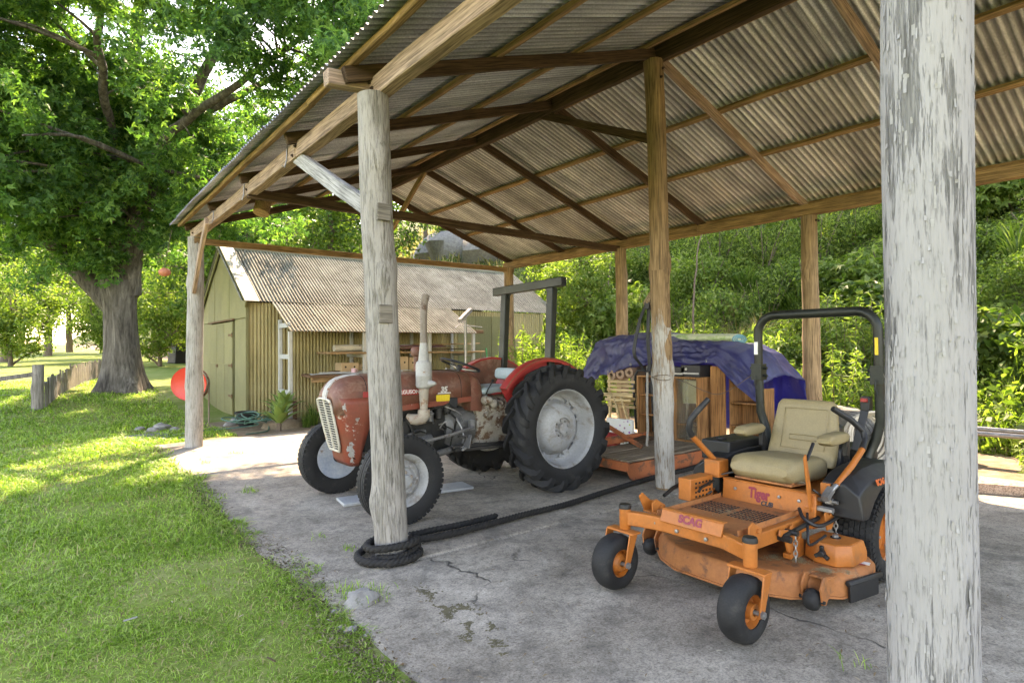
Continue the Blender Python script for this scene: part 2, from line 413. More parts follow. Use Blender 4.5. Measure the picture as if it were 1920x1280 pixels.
def log(name, base, top, r0, r1, mat, parent, seed=0, n=28, seg=40, lump=.035, nk=5):
    rnd = random.Random(seed); base = Vector(base); top = Vector(top); H = (top-base).length
    knots = [(rnd.uniform(.4, H-.3), rnd.uniform(0, 2*PI), rnd.uniform(.012, .03)) for _ in range(nk)]
    rings = []
    for i in range(seg+1):
        f = i/seg; z = H*f; r = r0+(r1-r0)*f
        ox = .02*fbm(z, seed, 0, .6, 2); oy = .02*fbm(z, seed+40, 0, .6, 2); ring = []
        for k in range(n):
            a = 2*PI*k/n; rr = r*(1+lump*fbm(math.cos(a)*1.2, math.sin(a)*1.2, z*.6+seed*3, 1.0, 3) + .02*fbm(math.cos(a)*9, math.sin(a)*9, z*.35+seed, 1.0, 2))
            for kz, ka, kr in knots:
                d = ((z-kz)/.10)**2 + (math.sin((a-ka)/2)*2/.5)**2
                rr += kr*math.exp(-d)
            ring.append((ox*f+rr*math.cos(a), oy*f+rr*math.sin(a), z))
        rings.append(ring)
    mb = MB(); mb.loft(rings)
    z = (top-base).normalized(); x = Vector((1, 0, 0)); x = (x-z*x.dot(z)).normalized(); y = z.cross(x)
    return mb.build(name, mat, parent, smooth=60, mtx=basis(x, y, z, base))

# posts
log('post', (-.10, 6.42, -.08), (.0, 6.79, 3.33), .128, .115, W_white2, carport, 3)
log('post', (.06, -.02, -.08), (-.06, .02, 3.335), .122, .112, W_white, carport, 5, seg=60)
pC = log('post', (.045, -3.37, -.08), (-.03, -3.405, 3.335), .108, .104, W_big, carport, 11, n=96, seg=220, lump=.05, nk=0)
def paint_flakes(post, n, seed):
    rf = random.Random(seed); me = post.data; mb = MB(); vs = me.vertices
    for k in range(n):
        v = vs[rf.randrange(400, len(vs)-400)]; nn = v.normal; z = Vector((0, 0, 1)); tx = z.cross(nn)
        if tx.length < .5: continue
        tx.normalize(); hh = rf.uniform(.010, .045)*rf.random()+.008; ww = rf.uniform(.0012, .0045); c = v.co; up = 1 if rf.random() < .6 else -1; cl = rf.uniform(.0005, .004)
        ring = [[c+tx*ww*(s_+rf.uniform(-.3, .3))+z*(hh*f_*up)+nn*(.0012+cl*f_**2) for s_ in (-1, 1)] for f_ in (0, .5, 1)]
        mb.add([p for r_ in ring for p in r_], [(0, 1, 3, 2), (2, 3, 5, 4)])
    o = mb.build('paint_flakes', weathered('loose_paint', (.25, .24, .238), (.30, .288, .285), None, scale=20, rough=.8), None, smooth=0); o.parent = carport; o.location = post.location; o.rotation_euler = post.rotation_euler; o['kind'] = 'stuff'
paint_flakes(pC, 1300, 5)
pC['label'] = 'thick near post with flaking white paint over grey wood'
log('post', (3.29, .03, -.05), (3.19, .05, 4.56), .098, .102, W_p2, carport, 17, seg=50)
# whitewash on the lower part of the ridge post: a thin sleeve of paint
log('paint_coat', (3.288, .0305, .02), (3.236, .04, 2.32), .1015, .1025, wood('ridge_post_paint', (.17, .105, .055), (.32, .21, .12), .05, ax=2, paint=(.35, .33, .30), pt=(.40, .47), zfade=(1.6, 2.32)), carport, 17, seg=34)
for (x, y, s) in ((6.55, .0, 21), (6.46, 3.42, 23), (6.40, 6.72, 27), (6.5, -3.4, 31)):
    log('post', (x+.03, y, -.1), (x-.02, y, 3.335), .125 if s == 21 else .11, .105, W_post, carport, s)
log('post', (3.24, 6.79, -.08), (3.24, 6.79, 4.56), .10, .09, W_post, carport, 33)
log('post', (3.24, -3.4, 3.0), (3.24, -3.42, 4.56), .10, .09, W_post, carport, 35)
W_fencey = wood('mortise_wood', (.10, .085, .07), (.24, .21, .175), .03)
# mortise patches on the post beside the tractor
for z, h in ((2.47, .12), (1.75, .13)):
    MB().box((-.005-.016*z, -.119, z), (.10, .022, h)).build('mortise_patch', W_fencey, carport, bevel=.004)
# plates, ridge and ties
ZP = HP+.075
for sgn, x in ((0, 0.0), (1, WD)):
    m_ = W_plate if not sgn else W_mid
    beam('wall_plate', (x, -5.0, ZP), (x, 1.75, ZP), .11, .15, m_, carport, seed=41+sgn)
    beam('wall_plate', (x+.0, 1.752, ZP), (x, 6.98, ZP-.005), .11, .15, m_, carport, seed=43+sgn)
beam('ridge_beam', (WD/2, -5.0, HR+.09), (WD/2, 7.0, HR+.085), .075, .20, W_dark, carport, seed=51)
beam('tie_beam', (-.05, 3.46, HP+.03), (WD+.02, 3.46, HP-.01), .08, .11, W_dark, carport, seed=53)
beam('tie_beam', (-.05, 6.70, HP-.07), (WD+.02, 6.70, HP-.05), .07, .10, W_mid, carport, seed=55)
# rafters
for i, y in enumerate((-5.0, -3.4, -1.7, 0.06, 1.72, 3.40, 5.10, 6.86)):
    e = .16 if abs(y-.06) < .01 else .05
    beam('rafter', (-e-.10, y, 3.485+.055-SL*(e+.10)), (WD/2-.04, y, 3.485+.055+SL*(WD/2-.04)), .055, .11, W_dark, carport, seed=60+i)
    beam('rafter', (WD+.12, y+.02, 3.485+.055-SL*.12), (WD/2+.04, y+.02, 3.485+.055+SL*(WD/2-.04)), .055, .11, W_dark if i > 3 else W_plate, carport, seed=80+i)
beam('rafter_stub', (-.36, .14, HP+.10), (.12, .14, HP+.14), .10, .11, W_plate, carport, seed=90)
# purlins
for i, x in enumerate((-.20, 1.10, 2.06, 3.06)):
    for s in (0, 1):
        xx = x if not s else WD-x; z = 3.485+.11+.022+SL*x
        for (a, b) in ((-5.02, .9), (.902, 7.02)):
            beam('purlin', (xx, a, z), (xx, b, z), .075, .045, W_mid, carport, up=(-SL if not s else SL, 0, 1), seed=100+i*4+s*2+int(a > 0))
# knee braces
def brace(p, q, mat, w_=.05, h_=.10, seed=0): beam('brace', p, q, w_, h_, mat, carport, seed=seed)
brace((.0, 1.85, HP+.05), (-.03, .07, 2.50), W_grey, .06, .13, 201)
beam('brace', (-.16, 5.15, HP-.02), (-.07, 6.58, 2.45), .05, .12, W_plate, carport, seed=202)
brace((WD/2, 1.95, HR+.02), (3.22, .10, 3.74), W_dark, .05, .10, 203)
brace((WD/2, 5.0, HR+.02), (3.24, 6.72, 3.5), W_mid, .05, .10, 204)
brace((3.36, .10, 2.22), (3.17, .15, 1.95), W_post, .09, .11, 205)
# short log block and wire hooks under the plate
log('log_block', (.28, 4.12, 3.28), (.33, 4.16, 3.47), .10, .095, W_mid, carport, 207, seg=6)
M_wire = plain('grey_wire', (.25, .25, .26), .4, .8)
for y in (1.95, 3.55, 5.2):
    MB().tube([(-.062, y, HP+.19), (-.07, y, HP+.02), (-.085, y+.01, HP-.05), (-.11, y+.02, HP-.03)], .006, 6).build('wire_hook', M_wire, carport)

# corrugated sheets
def corr_mesh(name, width, length, pitch=.0762, amp=.0125, spw=8, ny=4, sag=.0):
    nw = int(round(width/pitch*spw)); V = []; 
    for j in range(ny+1):
        for i in range(nw+1):
            x = width*i/nw; V.append((x-width/2, length*j/ny, amp*math.sin(2*PI*x/pitch)+sag*math.sin(PI*j/ny)))
    I = np.arange((nw+1)*(ny+1)).reshape(ny+1, nw+1)
    Fq = np.stack([I[:-1, :-1], I[:-1, 1:], I[1:, 1:], I[1:, :-1]], -1).reshape(-1, 4)
    return np_mesh(name, np.array(V), Fq, None, True)
LEN = (WD/2+.34)*math.sqrt(1+SL*SL)
cs = math.sqrt(1+SL*SL)
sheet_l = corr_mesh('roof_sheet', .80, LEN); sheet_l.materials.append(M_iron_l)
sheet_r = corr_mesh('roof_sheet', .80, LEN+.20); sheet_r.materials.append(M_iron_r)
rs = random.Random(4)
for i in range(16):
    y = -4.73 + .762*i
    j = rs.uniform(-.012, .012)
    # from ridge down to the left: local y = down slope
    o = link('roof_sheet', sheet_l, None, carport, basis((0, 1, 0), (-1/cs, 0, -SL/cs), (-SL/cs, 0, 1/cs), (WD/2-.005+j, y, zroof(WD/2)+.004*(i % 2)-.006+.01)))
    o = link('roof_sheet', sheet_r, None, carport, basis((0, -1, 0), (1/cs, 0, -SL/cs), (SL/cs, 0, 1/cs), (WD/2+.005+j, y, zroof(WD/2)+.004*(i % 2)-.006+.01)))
mb = MB()
for s in (-1, 1):
    mb.add([(WD/2, -5.1, zroof(WD/2)+.045), (WD/2, 7.12, zroof(WD/2)+.045), (WD/2+s*.18, 7.12, zroof(WD/2)-.035), (WD/2+s*.18, -5.1, zroof(WD/2)-.035)], [(0, 1, 2, 3)])
mb.build('ridge_cap', M_iron_l, carport)
# bolts through plates and rafters at the posts
bm_ = MB(); bm_.lathe([(.016, 0), (.016, .010), (.009, .013), (.009, .022), (0, .022)], 8); bolt_me = bm_.mesh('coach_bolt'); bolt_me.materials.append(plain('rusty_bolt', (.05, .03, .02), .7, .5))
for x, y, z in ((-.056, .03, HP+.06), (-.056, .07, HP+.12), (-.056, 3.46, HP+.06), (-.056, 6.72, HP+.06), (-.056, -3.4, HP+.06), (-.056, 1.72, HP+.10), (-.056, 1.80, HP+.03)):
    link('coach_bolt', bolt_me, None, carport, at_axis((x, y, z), (-1, 0, 0)))
for x, y, z in ((WD-.02, -.115, 3.25), (WD+.05, -.118, 3.25), (3.17, -.05, 4.35), (3.2, -.05, 4.45)):
    link('coach_bolt', bolt_me, None, carport, at_axis((x, y, z), (0, -1, 0)))

# ------------------------------------------------------------------ farm shed with lean-to
def painted_iron(name, c1, c2, grime, streak=.6, rough=.6, metal=0.0, gt=(.56, .74), trough=0, spec=.3):
    t = NT(name); co = t.coords((1, 1, 1)); cs_ = t.coords((20, 1.2, 1))
    n1 = t.noise(co, 1.4, 6, .6, .3); s1 = t.noise(cs_, 1.0, 5, .65); nf = t.noise(co, 55, 4, .7)
    col = t.ramp(n1, [(.33, c1), (.67, c2)])
    col = t.mix(streak, col, t.ramp(s1, [(.32, .55), (.5, 1.0), (.66, 1.2)]), 'MULTIPLY')
    col = t.mix(t.ramp(t.noise(co, 3.1, 8, .75, .4), [(gt[0], 0), (gt[1], .55)]), col, grime)
    col = t.mix(.5, col, t.ramp(nf, [(.3, .5), (.7, 1.4)]), 'MULTIPLY')
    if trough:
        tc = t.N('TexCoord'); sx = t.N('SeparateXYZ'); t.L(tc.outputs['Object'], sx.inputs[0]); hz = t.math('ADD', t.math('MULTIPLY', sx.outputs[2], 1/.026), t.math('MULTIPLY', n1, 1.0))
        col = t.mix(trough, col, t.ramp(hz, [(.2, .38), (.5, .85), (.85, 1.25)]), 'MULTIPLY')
    oi = t.N('ObjectInfo'); col = t.mix(1.0, col, t.ramp(oi.outputs['Random'], [(0, .84), (1, 1.12)]), 'MULTIPLY')
    return t.done(col, rough, metal, t.bump(n1, .1, .004), spec)
M_green = painted_iron('green_sheet', (.155, .145, .062), (.19, .176, .08), (.12, .10, .052), .35)
M_wall = painted_iron('olive_corrugated', (.25, .205, .09), (.33, .27, .13), (.11, .085, .045), .5)
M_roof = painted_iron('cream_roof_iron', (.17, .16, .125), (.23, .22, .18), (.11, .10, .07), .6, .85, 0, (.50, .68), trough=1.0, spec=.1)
M_trim = painted_iron('pale_green_trim', (.20, .195, .14), (.24, .238, .18), (.15, .135, .095), .2)
W_paint = wood('white_painted_timber', (.25, .2, .15), (.40, .34, .27), .05, ax=0, paint=(.40, .405, .385), pt=(.34, .42))
W_board = wood('brown_board', (.11, .06, .035), (.24, .14, .08), .03)

shed = thing('farm_shed', 'long green corrugated iron shed with cream gable roof and open lean-to', 'shed', (1.48, 9.56, 0))
SX1 = 8.3; GW = 4.5; EH = 2.56; AH = 3.98   # local coordinates from the near corner
# gable end: sheets each side of the door, upper boards, door leaves
def panel(name, y0, y1, z0, z1, x=0.0, mat=M_green, z1b=None, th=.02):
    z1b = z1 if z1b is None else z1b
    mb = MB(); mb.prism([(y0, z0), (y1, z0), (y1, z1b), (y0, z1)], (x-th/2, 0, 0), (0, 1, 0), (0, 0, 1), (th, 0, 0))
    return mb.build(name, mat, shed, bevel=.004, seg=1)
def zg(y): return EH + (AH-EH)*(1-abs(y-GW/2)/(GW/2))
DT = 2.18
panel('wall_panel', 0, 1.06, -.05, DT+.02)
panel('wall_panel', 3.44, GW, -.05, DT+.02)
ys = [0, .75, 1.5, 2.25, 3.0, 3.75, 4.5]
for a, b in zip(ys[:-1], ys[1:]):
    p = panel('wall_panel', a+.004, b-.004, DT+.026, zg(a)-.03, -.012 if int(a/.75) % 2 else -.02, z1b=zg(b)-.03)
# door leaf parts
door = panel('shed_door', 1.08, 3.42, .02, DT-.02, -.03)
for a, b in ((1.10, 1.86), (1.88, 2.64), (2.66, 3.40)):
    for c, d in ((.05, 1.16), (1.19, DT-.05)):
        mb = MB(); mb.box((-.048, (a+b)/2, (c+d)/2), (.012, b-a, d-c)); mb.build('door_sheet', M_green, door, bevel=.003, seg=1)
for zz in (.45, 1.15, 1.85):
    mb = MB(); mb.box((-.058, 1.28, zz), (.008, .34, .05)); mb.cyl((-.06, 1.095, zz-.05), (-.06, 1.095, zz+.05), .014, n=8); mb.build('door_hinge', W_board, door, bevel=.002)
mb = MB(); mb.box((-.058, 2.62, 1.12), (.012, .22, .05)); mb.box((-.066, 2.56, 1.12), (.016, .03, .09)); mb.build('door_latch', W_board, door, bevel=.002)
mb = MB(); mb.box((-.06, 2.25, DT+.02), (.05, 2.6, .04)); mb.build('door_track', W_board, shed, bevel=.004)
# corner trims and bargeboards
mb = MB(); mb.box((-.012, -.012, EH/2), (.06, .06, EH+.1)); mb.build('corner_trim', M_green, shed, bevel=.004)
for s in (0, 1):
    a = (-.07, -.16 if s == 0 else GW+.16, EH-.10+.015); b = (-.07, GW/2, AH+.015)
    mb = MB(); mb.bar(a, b, .03, .16); mb.build('barge_board', M_green, shed, bevel=.004)
    sl = Vector(b)-Vector(a)
    mb = MB(); nrm = Vector((0, -sl.z, sl.y)).normalized() if s == 0 else Vector((0, sl.z, -sl.y)).normalized()
    p = Vector(a)+nrm*.085+Vector((.12, 0, 0)); qv = Vector(b)+nrm*.085+Vector((.12, 0, 0)); mb.bar(p, qv, .30, .012, up=nrm); mb.build('barge_cap', M_trim, shed, bevel=.003)
# side wall sheets
ws = corr_mesh('wall_sheet', .80, EH, ny=2); ws.materials.append(M_wall)
i = 0; x = .40
while x < SX1-.2:
    o = link('wall_sheet', ws, None, shed, basis((1, 0, 0), (0, 0, 1), (0, -1, 0), (x, .0+.003*(i % 2), -.03))); x += .762; i += 1
# far part of the wall: smooth green panels
for k in range(3):
    mb = MB(); mb.box((5.62+.56*k, -.022, 1.2), (.54, .012, 2.4)); mb.build('wall_panel', M_green, shed, bevel=.003)
mb = MB(); mb.box((SX1/2, GW, 1.2), (SX1, .03, 2.5)); mb.box((SX1, GW/2, 1.25), (.03, GW, 2.6)); mb.build('back_wall', M_green, shed)
# roof sheets (main slope, far slope, lean-to)
sl = math.hypot(GW/2+.05, (AH-EH)*(1+.05/(GW/2))); dy = -(GW/2+.05)/sl; dz = -(AH-EH)*(1+.05/(GW/2))/sl
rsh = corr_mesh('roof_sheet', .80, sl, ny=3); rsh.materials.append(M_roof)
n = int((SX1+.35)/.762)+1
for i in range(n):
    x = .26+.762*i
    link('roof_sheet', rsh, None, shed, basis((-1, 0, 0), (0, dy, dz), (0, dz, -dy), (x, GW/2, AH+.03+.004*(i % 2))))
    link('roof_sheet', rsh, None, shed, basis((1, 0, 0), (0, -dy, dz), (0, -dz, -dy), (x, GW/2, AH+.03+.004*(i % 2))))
mb = MB(); mb.tube([(-.15, GW/2, AH+.05), (SX1+.3, GW/2, AH+.05)], .055, 10); mb.build('ridge_cap', M_trim, shed)
LX0, LX1 = .52, 5.46; LY, LZ = -1.18, 1.93
ll = math.hypot(LY, EH-LZ); ly, lz = LY/ll, (LZ-EH)/ll
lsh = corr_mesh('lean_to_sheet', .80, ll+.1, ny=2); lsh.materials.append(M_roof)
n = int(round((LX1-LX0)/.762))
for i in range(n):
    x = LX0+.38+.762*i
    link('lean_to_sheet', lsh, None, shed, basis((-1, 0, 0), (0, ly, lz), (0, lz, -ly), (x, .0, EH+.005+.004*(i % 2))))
# lean-to frame: white posts, rails, plate, shelves
def tim(name, p, q, w_, h_, mat, up=(0, 0, 1), seed=0): return beam(name, p, q, w_, h_, mat, shed, up=up, wob=.003, seed=seed)
tim('lean_to_plate', (LX0+.05, LY+.10, LZ-.0), (LX1-.03, LY+.10, LZ-.0), .05, .09, W_board, seed=301)
PX = [.56, 2.19, 3.85, 5.12]
for i, x in enumerate(PX):
    tim('lean_to_post', (x, LY+.10, -.05), (x, LY+.10, LZ-.046), .075, .075, W_paint, up=(0, 1, 0), seed=310+i)
for x, z1 in ((.56, 2.15), (2.3, 2.1), (3.9, 2.1), (5.1, 2.1)):
    tim('lean_to_post', (x, -.42 if x < 1 else -.10, -.05), (x, -.42 if x < 1 else -.10, z1), .075, .06, W_paint, up=(0, 1, 0), seed=int(x*10))
for z in (.62, 1.36, 2.02):
    tim('rail', (.56, LY+.14, z), (.56, -.45, z), .05, .10, W_paint, seed=int(z*50))
for x in PX[1:]:
    tim('rail', (x, LY+.14, 1.36), (x, -.13, 1.36), .05, .08, W_paint, seed=int(x*60))
for k, y in enumerate((-1.06, -.80, -.54)):
    tim('shelf_plank', (1.35, y, 1.43+.0), (LX1-.05, y, 1.42), .25, .045, W_mid, up=(0, 0, 1), seed=330+k)
for k, y in enumerate((-1.12, -.86, -.60, -.34)):
    tim('bench_plank', (.92+.05*k, y, .94), (LX1-.3, y, .94), .24, .05, W_board, seed=340+k)
tim('bench_rail', (.98, -1.14, .855), (5.0, -1.14, .855), .05, .10, W_mid, seed=350)

# ------------------------------------------------------------------ vehicle materials
M_red = weathered('faded_red_paint', (.24, .045, .026), (.17, .06, .034), (.40, .36, .31), scale=3.5, rough=.5, bump=.2, t3=(.60, .64), s3=5.5, fine=45)
M_red_top = weathered('rusty_red_bonnet', (.105, .045, .027), (.19, .062, .037), (.25, .14, .095), scale=5, rough=.55, bump=.3, t3=(.50, .68), s3=6, fine=70)
M_red_clean = weathered('red_paint', (.28, .022, .02), (.34, .035, .03), (.16, .06, .035), scale=3, rough=.4, bump=.1, t3=(.62, .74), s3=6)
M_prim = weathered('bare_primer', (.32, .30, .275), (.40, .38, .355), (.25, .09, .05), scale=12, rough=.6, t3=(.55, .6), s3=18)
t = NT('tyre_rubber'); co = t.coords(); n = t.noise(co, 9, 5, .65); f_ = t.noise(co, 90, 3, .7)
M_tyre = t.done(t.mix(.4, t.ramp(n, [(.3, (.007, .007, .0075)), (.58, (.016, .016, .0165)), (.8, (.05, .046, .04))]), t.ramp(f_, [(.3, .5), (.7, 1.5)]), 'MULTIPLY'), t.ramp(n, [(.3, .55), (.7, .85)]), 0, t.bump(f_, .2, .002), .35)
M_rim = weathered('pale_grey_rim', (.25, .253, .255), (.33, .333, .333), (.15, .11, .075), scale=5, rough=.55, t3=(.50, .70), s3=7, bump=.1)
M_rim_b = weathered('blue_grey_rim', (.22, .27, .34), (.42, .44, .47), (.20, .13, .09), scale=6, rough=.5, t3=(.6, .7), s3=12, bump=.1)
M_oily = weathered('oily_engine_metal', (.012, .0115, .011), (.035, .033, .03), (.10, .085, .07), scale=9, rough=.5, metal=.4, t3=(.60, .7), s3=13)
M_alu = weathered('greasy_grey_casting', (.08, .08, .078), (.18, .175, .165), (.04, .033, .027), scale=8, rough=.5, metal=.35, t3=(.58, .68), s3=12)
M_peel = weathered('peeling_gearbox', (.20, .17, .125), (.34, .31, .265), (.10, .052, .028), scale=10, rough=.75, t3=(.50, .56), s3=11, bump=.8, bd=.02)
M_muf = weathered('pale_muffler', (.28, .27, .25), (.36, .35, .325), (.24, .13, .07), scale=6, rough=.55, t3=(.58, .66), s3=10)
M_pipe = weathered('rusty_pipe', (.28, .23, .18), (.38, .33, .27), (.22, .11, .06), scale=8, rough=.6, t3=(.52, .62), s3=14)
M_seat = weathered('pale_blue_vinyl', (.25, .315, .32), (.31, .375, .375), (.32, .30, .26), scale=6, rough=.5, t3=(.6, .75), s3=7)
M_dkgreen = weathered('black_green_steel', (.009, .011, .009), (.022, .025, .02), (.09, .075, .05), scale=6, rough=.45, metal=.2, t3=(.64, .78), s3=11)
M_black = weathered('black_plastic', (.009, .009, .010), (.018, .018, .019), (.06, .053, .046), scale=5, rough=.5, bump=.05, t3=(.60, .80), s3=5)
M_yellow = weathered('yellow_plate', (.62, .42, .02), (.70, .50, .04), (.2, .12, .04), scale=8, rough=.5, t3=(.66, .74))
M_steel = weathered('dull_steel', (.22, .22, .22), (.36, .35, .34), (.18, .11, .07), scale=10, rough=.4, metal=.7, t3=(.6, .7))
M_badge = plain('badge_silver', (.6, .58, .55), .4, .4)
M_slat = weathered('grille_cream', (.42, .38, .31), (.55, .50, .42), (.22, .12, .07), scale=9, rough=.55, t3=(.6, .68))
M_hole = plain('dark_hollow', (.006, .006, .006), .9)

def arc(c, r, a0, a1, n, ax=(1, 0, 0), ay=(0, 0, 1)):
    c, ax, ay = Vector(c), Vector(ax), Vector(ay)
    return [c+ax*r*math.cos(a0+(a1-a0)*i/n)+ay*r*math.sin(a0+(a1-a0)*i/n) for i in range(n+1)]

def tyre_profile(R_, rr, w):  # closed loop profile (r, z)
    h = w/2
    return [(rr, -h*.72), (rr+.02, -h*.86), ((R_+rr)/2, -h), (R_-.06*R_*1.2, -h*.92), (R_-.025*R_, -h*.72), (R_, -h*.35), (R_+.004, 0), (R_, h*.35), (R_-.025*R_, h*.72), (R_-.06*R_*1.2, h*.92), ((R_+rr)/2, h), (rr+.02, h*.86), (rr, h*.72)]

def ag_tyre(R_, rr, w, n, lug=.038):
    mb = MB(); mb.lathe(tyre_profile(R_-lug, rr, w), 56, None, True)
    for k in range(n):
        for s in (-1, 1):
            a0 = 2*PI*(k+(0 if s < 0 else .5))/n
            rings = []
            for (u, dr, da) in ((-.04, .0, -.02), (.25, .0, .07), (.55, -.004, .16), (.85, -.012, .25), (1.03, -.05, .31), (1.04, -.12, .335)):
                a = a0+da; wz = s*u*w/2; rt = R_+dr; hb = R_-lug-.02+dr*1.2 if u < 1 else rt-.045
                hw = .028+.016*u
                ring = []
                for (da2, r2) in ((-hw/R_*1.15, hb), (-hw/R_*.8, rt), (hw/R_*.8, rt), (hw/R_*1.15, hb)):
                    zz = wz if u < 1 else wz+(s*.0 if r2 == rt else -s*.02)
                    ring.append((r2*math.cos(a+da2), r2*math.sin(a+da2), zz))
                rings.append(ring if s > 0 else ring[::-1])
            mb.loft(rings)
    return mb

def bolts(parent, c, axis, rad, n, r, h, mat, name='bolt', ph=0):
    M = at_axis(c, axis); me = None
    for k in range(n):
        a = 2*PI*k/n+ph
        if me is None:
            mb = MB(); mb.lathe([(r, 0), (r, h), (r*.5, h*1.15)], 6); me = mb.mesh(name); me.materials.append(mat)
        link(name, me, None, parent, M @ Matrix.Translation((rad*math.cos(a), rad*math.sin(a), 0)))

# ------------------------------------------------------------------ tractor (local x forward, y to its left, origin under the rear axle)
tr = thing('tractor', 'old red farm tractor with rusty bonnet and big lugged rear tyres', 'tractor', (2.38, 1.40, 0), PI)
def B(name, mat, fn, parent=None, bevel=0, **kw):
    mb = MB(); fn(mb); return mb.build(name, mat, parent or tr, bevel=bevel, **kw)

def sec(wd, z0, ztop, x, n=12):  # bonnet section: vertical sides into a soft top
    pts = []
    for i in range(n+1):
        a = PI*i/n; c, s = math.cos(a), math.sin(a)
        y = wd*math.copysign(abs(c)**.62, c); z = z0+(ztop-z0)*(abs(s)**.55)
        pts.append((x, y, z))
    return pts
hood_st = [(.83, .255, .99, 1.265), (.95, .262, .985, 1.272), (1.3, .27, .965, 1.278), (1.7, .272, .945, 1.27), (1.98, .27, .925, 1.262), (2.08, .268, .915, 1.254), (2.165, .26, .91, 1.234), (2.22, .248, .91, 1.20), (2.255, .232, .91, 1.15), (2.275, .215, .92, 1.09), (2.28, .20, .93, 1.05)]
def f(mb): mb.loft([sec(w_, a, b, x) for x, w_, a, b in hood_st], caps=False, closed=False)
hood = B('bonnet', M_red_top, f, smooth=60); sm = hood.modifiers.new('s', 'SOLIDIFY'); sm.thickness = .012; sm.offset = -1
# lower side strip and lettering
for s in (-1, 1):
    def f(mb): mb.loft([[(x, s*(w_+.003), a-.035), (x, s*(w_+.006), a+.02), (x, s*(w_-.01), a+.02), (x, s*(w_-.012), a-.035)] for x, w_, a, b in hood_st[:4]])
    B('bonnet_strip', M_red, f, hood, .003)
def f(mb): mb.box((1.70, .2755, 1.088), (.66, .008, .052))
strip = B('name_strip', M_red_clean, f, hood, .002)
me = text_mesh('MASSEY FERGUSON', .052, .003, 0, .0012); me.materials.append(M_badge)
link('name_lettering', me, None, hood, basis((-1, 0, 0), (0, 0, 1), (0, 1, 0), (1.68, .281, 1.09)))
me = text_mesh('35', .075, .004, .15, .003); me.materials.append(M_badge)
link('model_badge', me, None, hood, basis((-1, 0, 0), (0, 0, 1), (0, 1, 0), (1.17, .2715, 1.093)))
def f(mb): mb.box((1.165, .273, 1.060), (.15, .006, .012))
B('badge_bar', M_badge, f, hood)
# panel seams across the bonnet
for xs_ in (.955, 1.985):
    w_, a_, b_ = [float(np.interp(xs_, [h[0] for h in hood_st], [h[i] for h in hood_st])) for i in (1, 2, 3)]
    B('bonnet_seam', M_hole, lambda mb: mb.tube(sec(w_+.0005, a_, b_+.0005, xs_), .0032, 5), hood)
# centre trim on the nose
def f(mb): mb.loft([[(x-.02, -.05, z+.002), (x, -.045, z+.010), (x, .045, z+.010), (x-.02, .05, z+.002)] for x, z in ((1.98, 1.261), (2.08, 1.253), (2.165, 1.233), (2.228, 1.197), (2.268, 1.145), (2.29, 1.08), (2.292, 1.05))])
B('nose_trim', M_prim, f, hood)
# nose shell: plan sections
def plan(z, xf, xr, wd, n=9):
    pts = []
    rc = min(.12, wd*.5, (xf-xr)*.7)
    pts.append((xr, wd, z)); pts.append(((xr+xf-rc)/2, wd, z))
    for i in range(6): a = PI/2*(1-i/5); pts.append((xf-rc+rc*math.cos(a), wd-rc+rc*math.sin(a), z))
    return pts + [(x, -y, z) for x, y, z in pts[::-1]]
def f(mb):
    mb.loft([plan(z, xf, xr, wd) for z, xf, xr, wd in ((.435, 2.10, 2.03, .175), (.49, 2.145, 2.02, .195), (.58, 2.162, 2.005, .208), (.75, 2.202, 1.965, .238), (.86, 2.232, 1.94, .258), (.93, 2.246, 1.91, .2635), (1.0, 2.258, 1.87, .264), (1.06, 2.262, 1.84, .263))], caps=False, closed=False)
nose = B('nose_cowl', M_red, f, smooth=50); sm = nose.modifiers.new('s', 'SOLIDIFY'); sm.thickness = .01; sm.offset = -1
# flaked primer patches on the near side of the nose
def f(mb):
    rnd = random.Random(5)
    for (cx, cz, rx, rz) in ((2.165, .985, .045, .042), (2.045, .985, .022, .052), (2.085, .81, .034, .10), (2.10, .60, .055, .055), (2.08, .53, .05, .06)):
        wd = .165+(cz-.445)*.157
        for k in range(26):
            a = rnd.uniform(0, 2*PI); r_ = math.sqrt(rnd.random()); x = cx+rx*r_*math.cos(a); z = cz+rz*r_*math.sin(a)
            wd = np.interp(z, [.445, .50, .58, .75, .86, .93], [.178, .197, .208, .238, .258, .2635])+.0025
            if z > .88: wd = .2685 if x < 2.13 else .2685-(x-2.13)*.16
            g = rnd.uniform(.25, .5)
            pts = [(x+rx*g*rnd.uniform(.5, 1.1)*math.cos(b+rnd.uniform(-.3, .3)), z+rz*g*rnd.uniform(.5, 1.1)*math.sin(b)) for b in np.arange(0, 2*PI, 1.05)]
            mb.prism(pts, (0, wd, 0), (1, 0, 0), (0, 0, 1), (0, .0012, 0))
o = B('paint_loss', M_prim, f, nose, smooth=0); o['kind'] = 'stuff'
def f(mb): mb.cyl((2.075, .19, .52), (2.075, .2045, .52), .022, n=14)
B('lamp_hole', M_hole, f, nose)
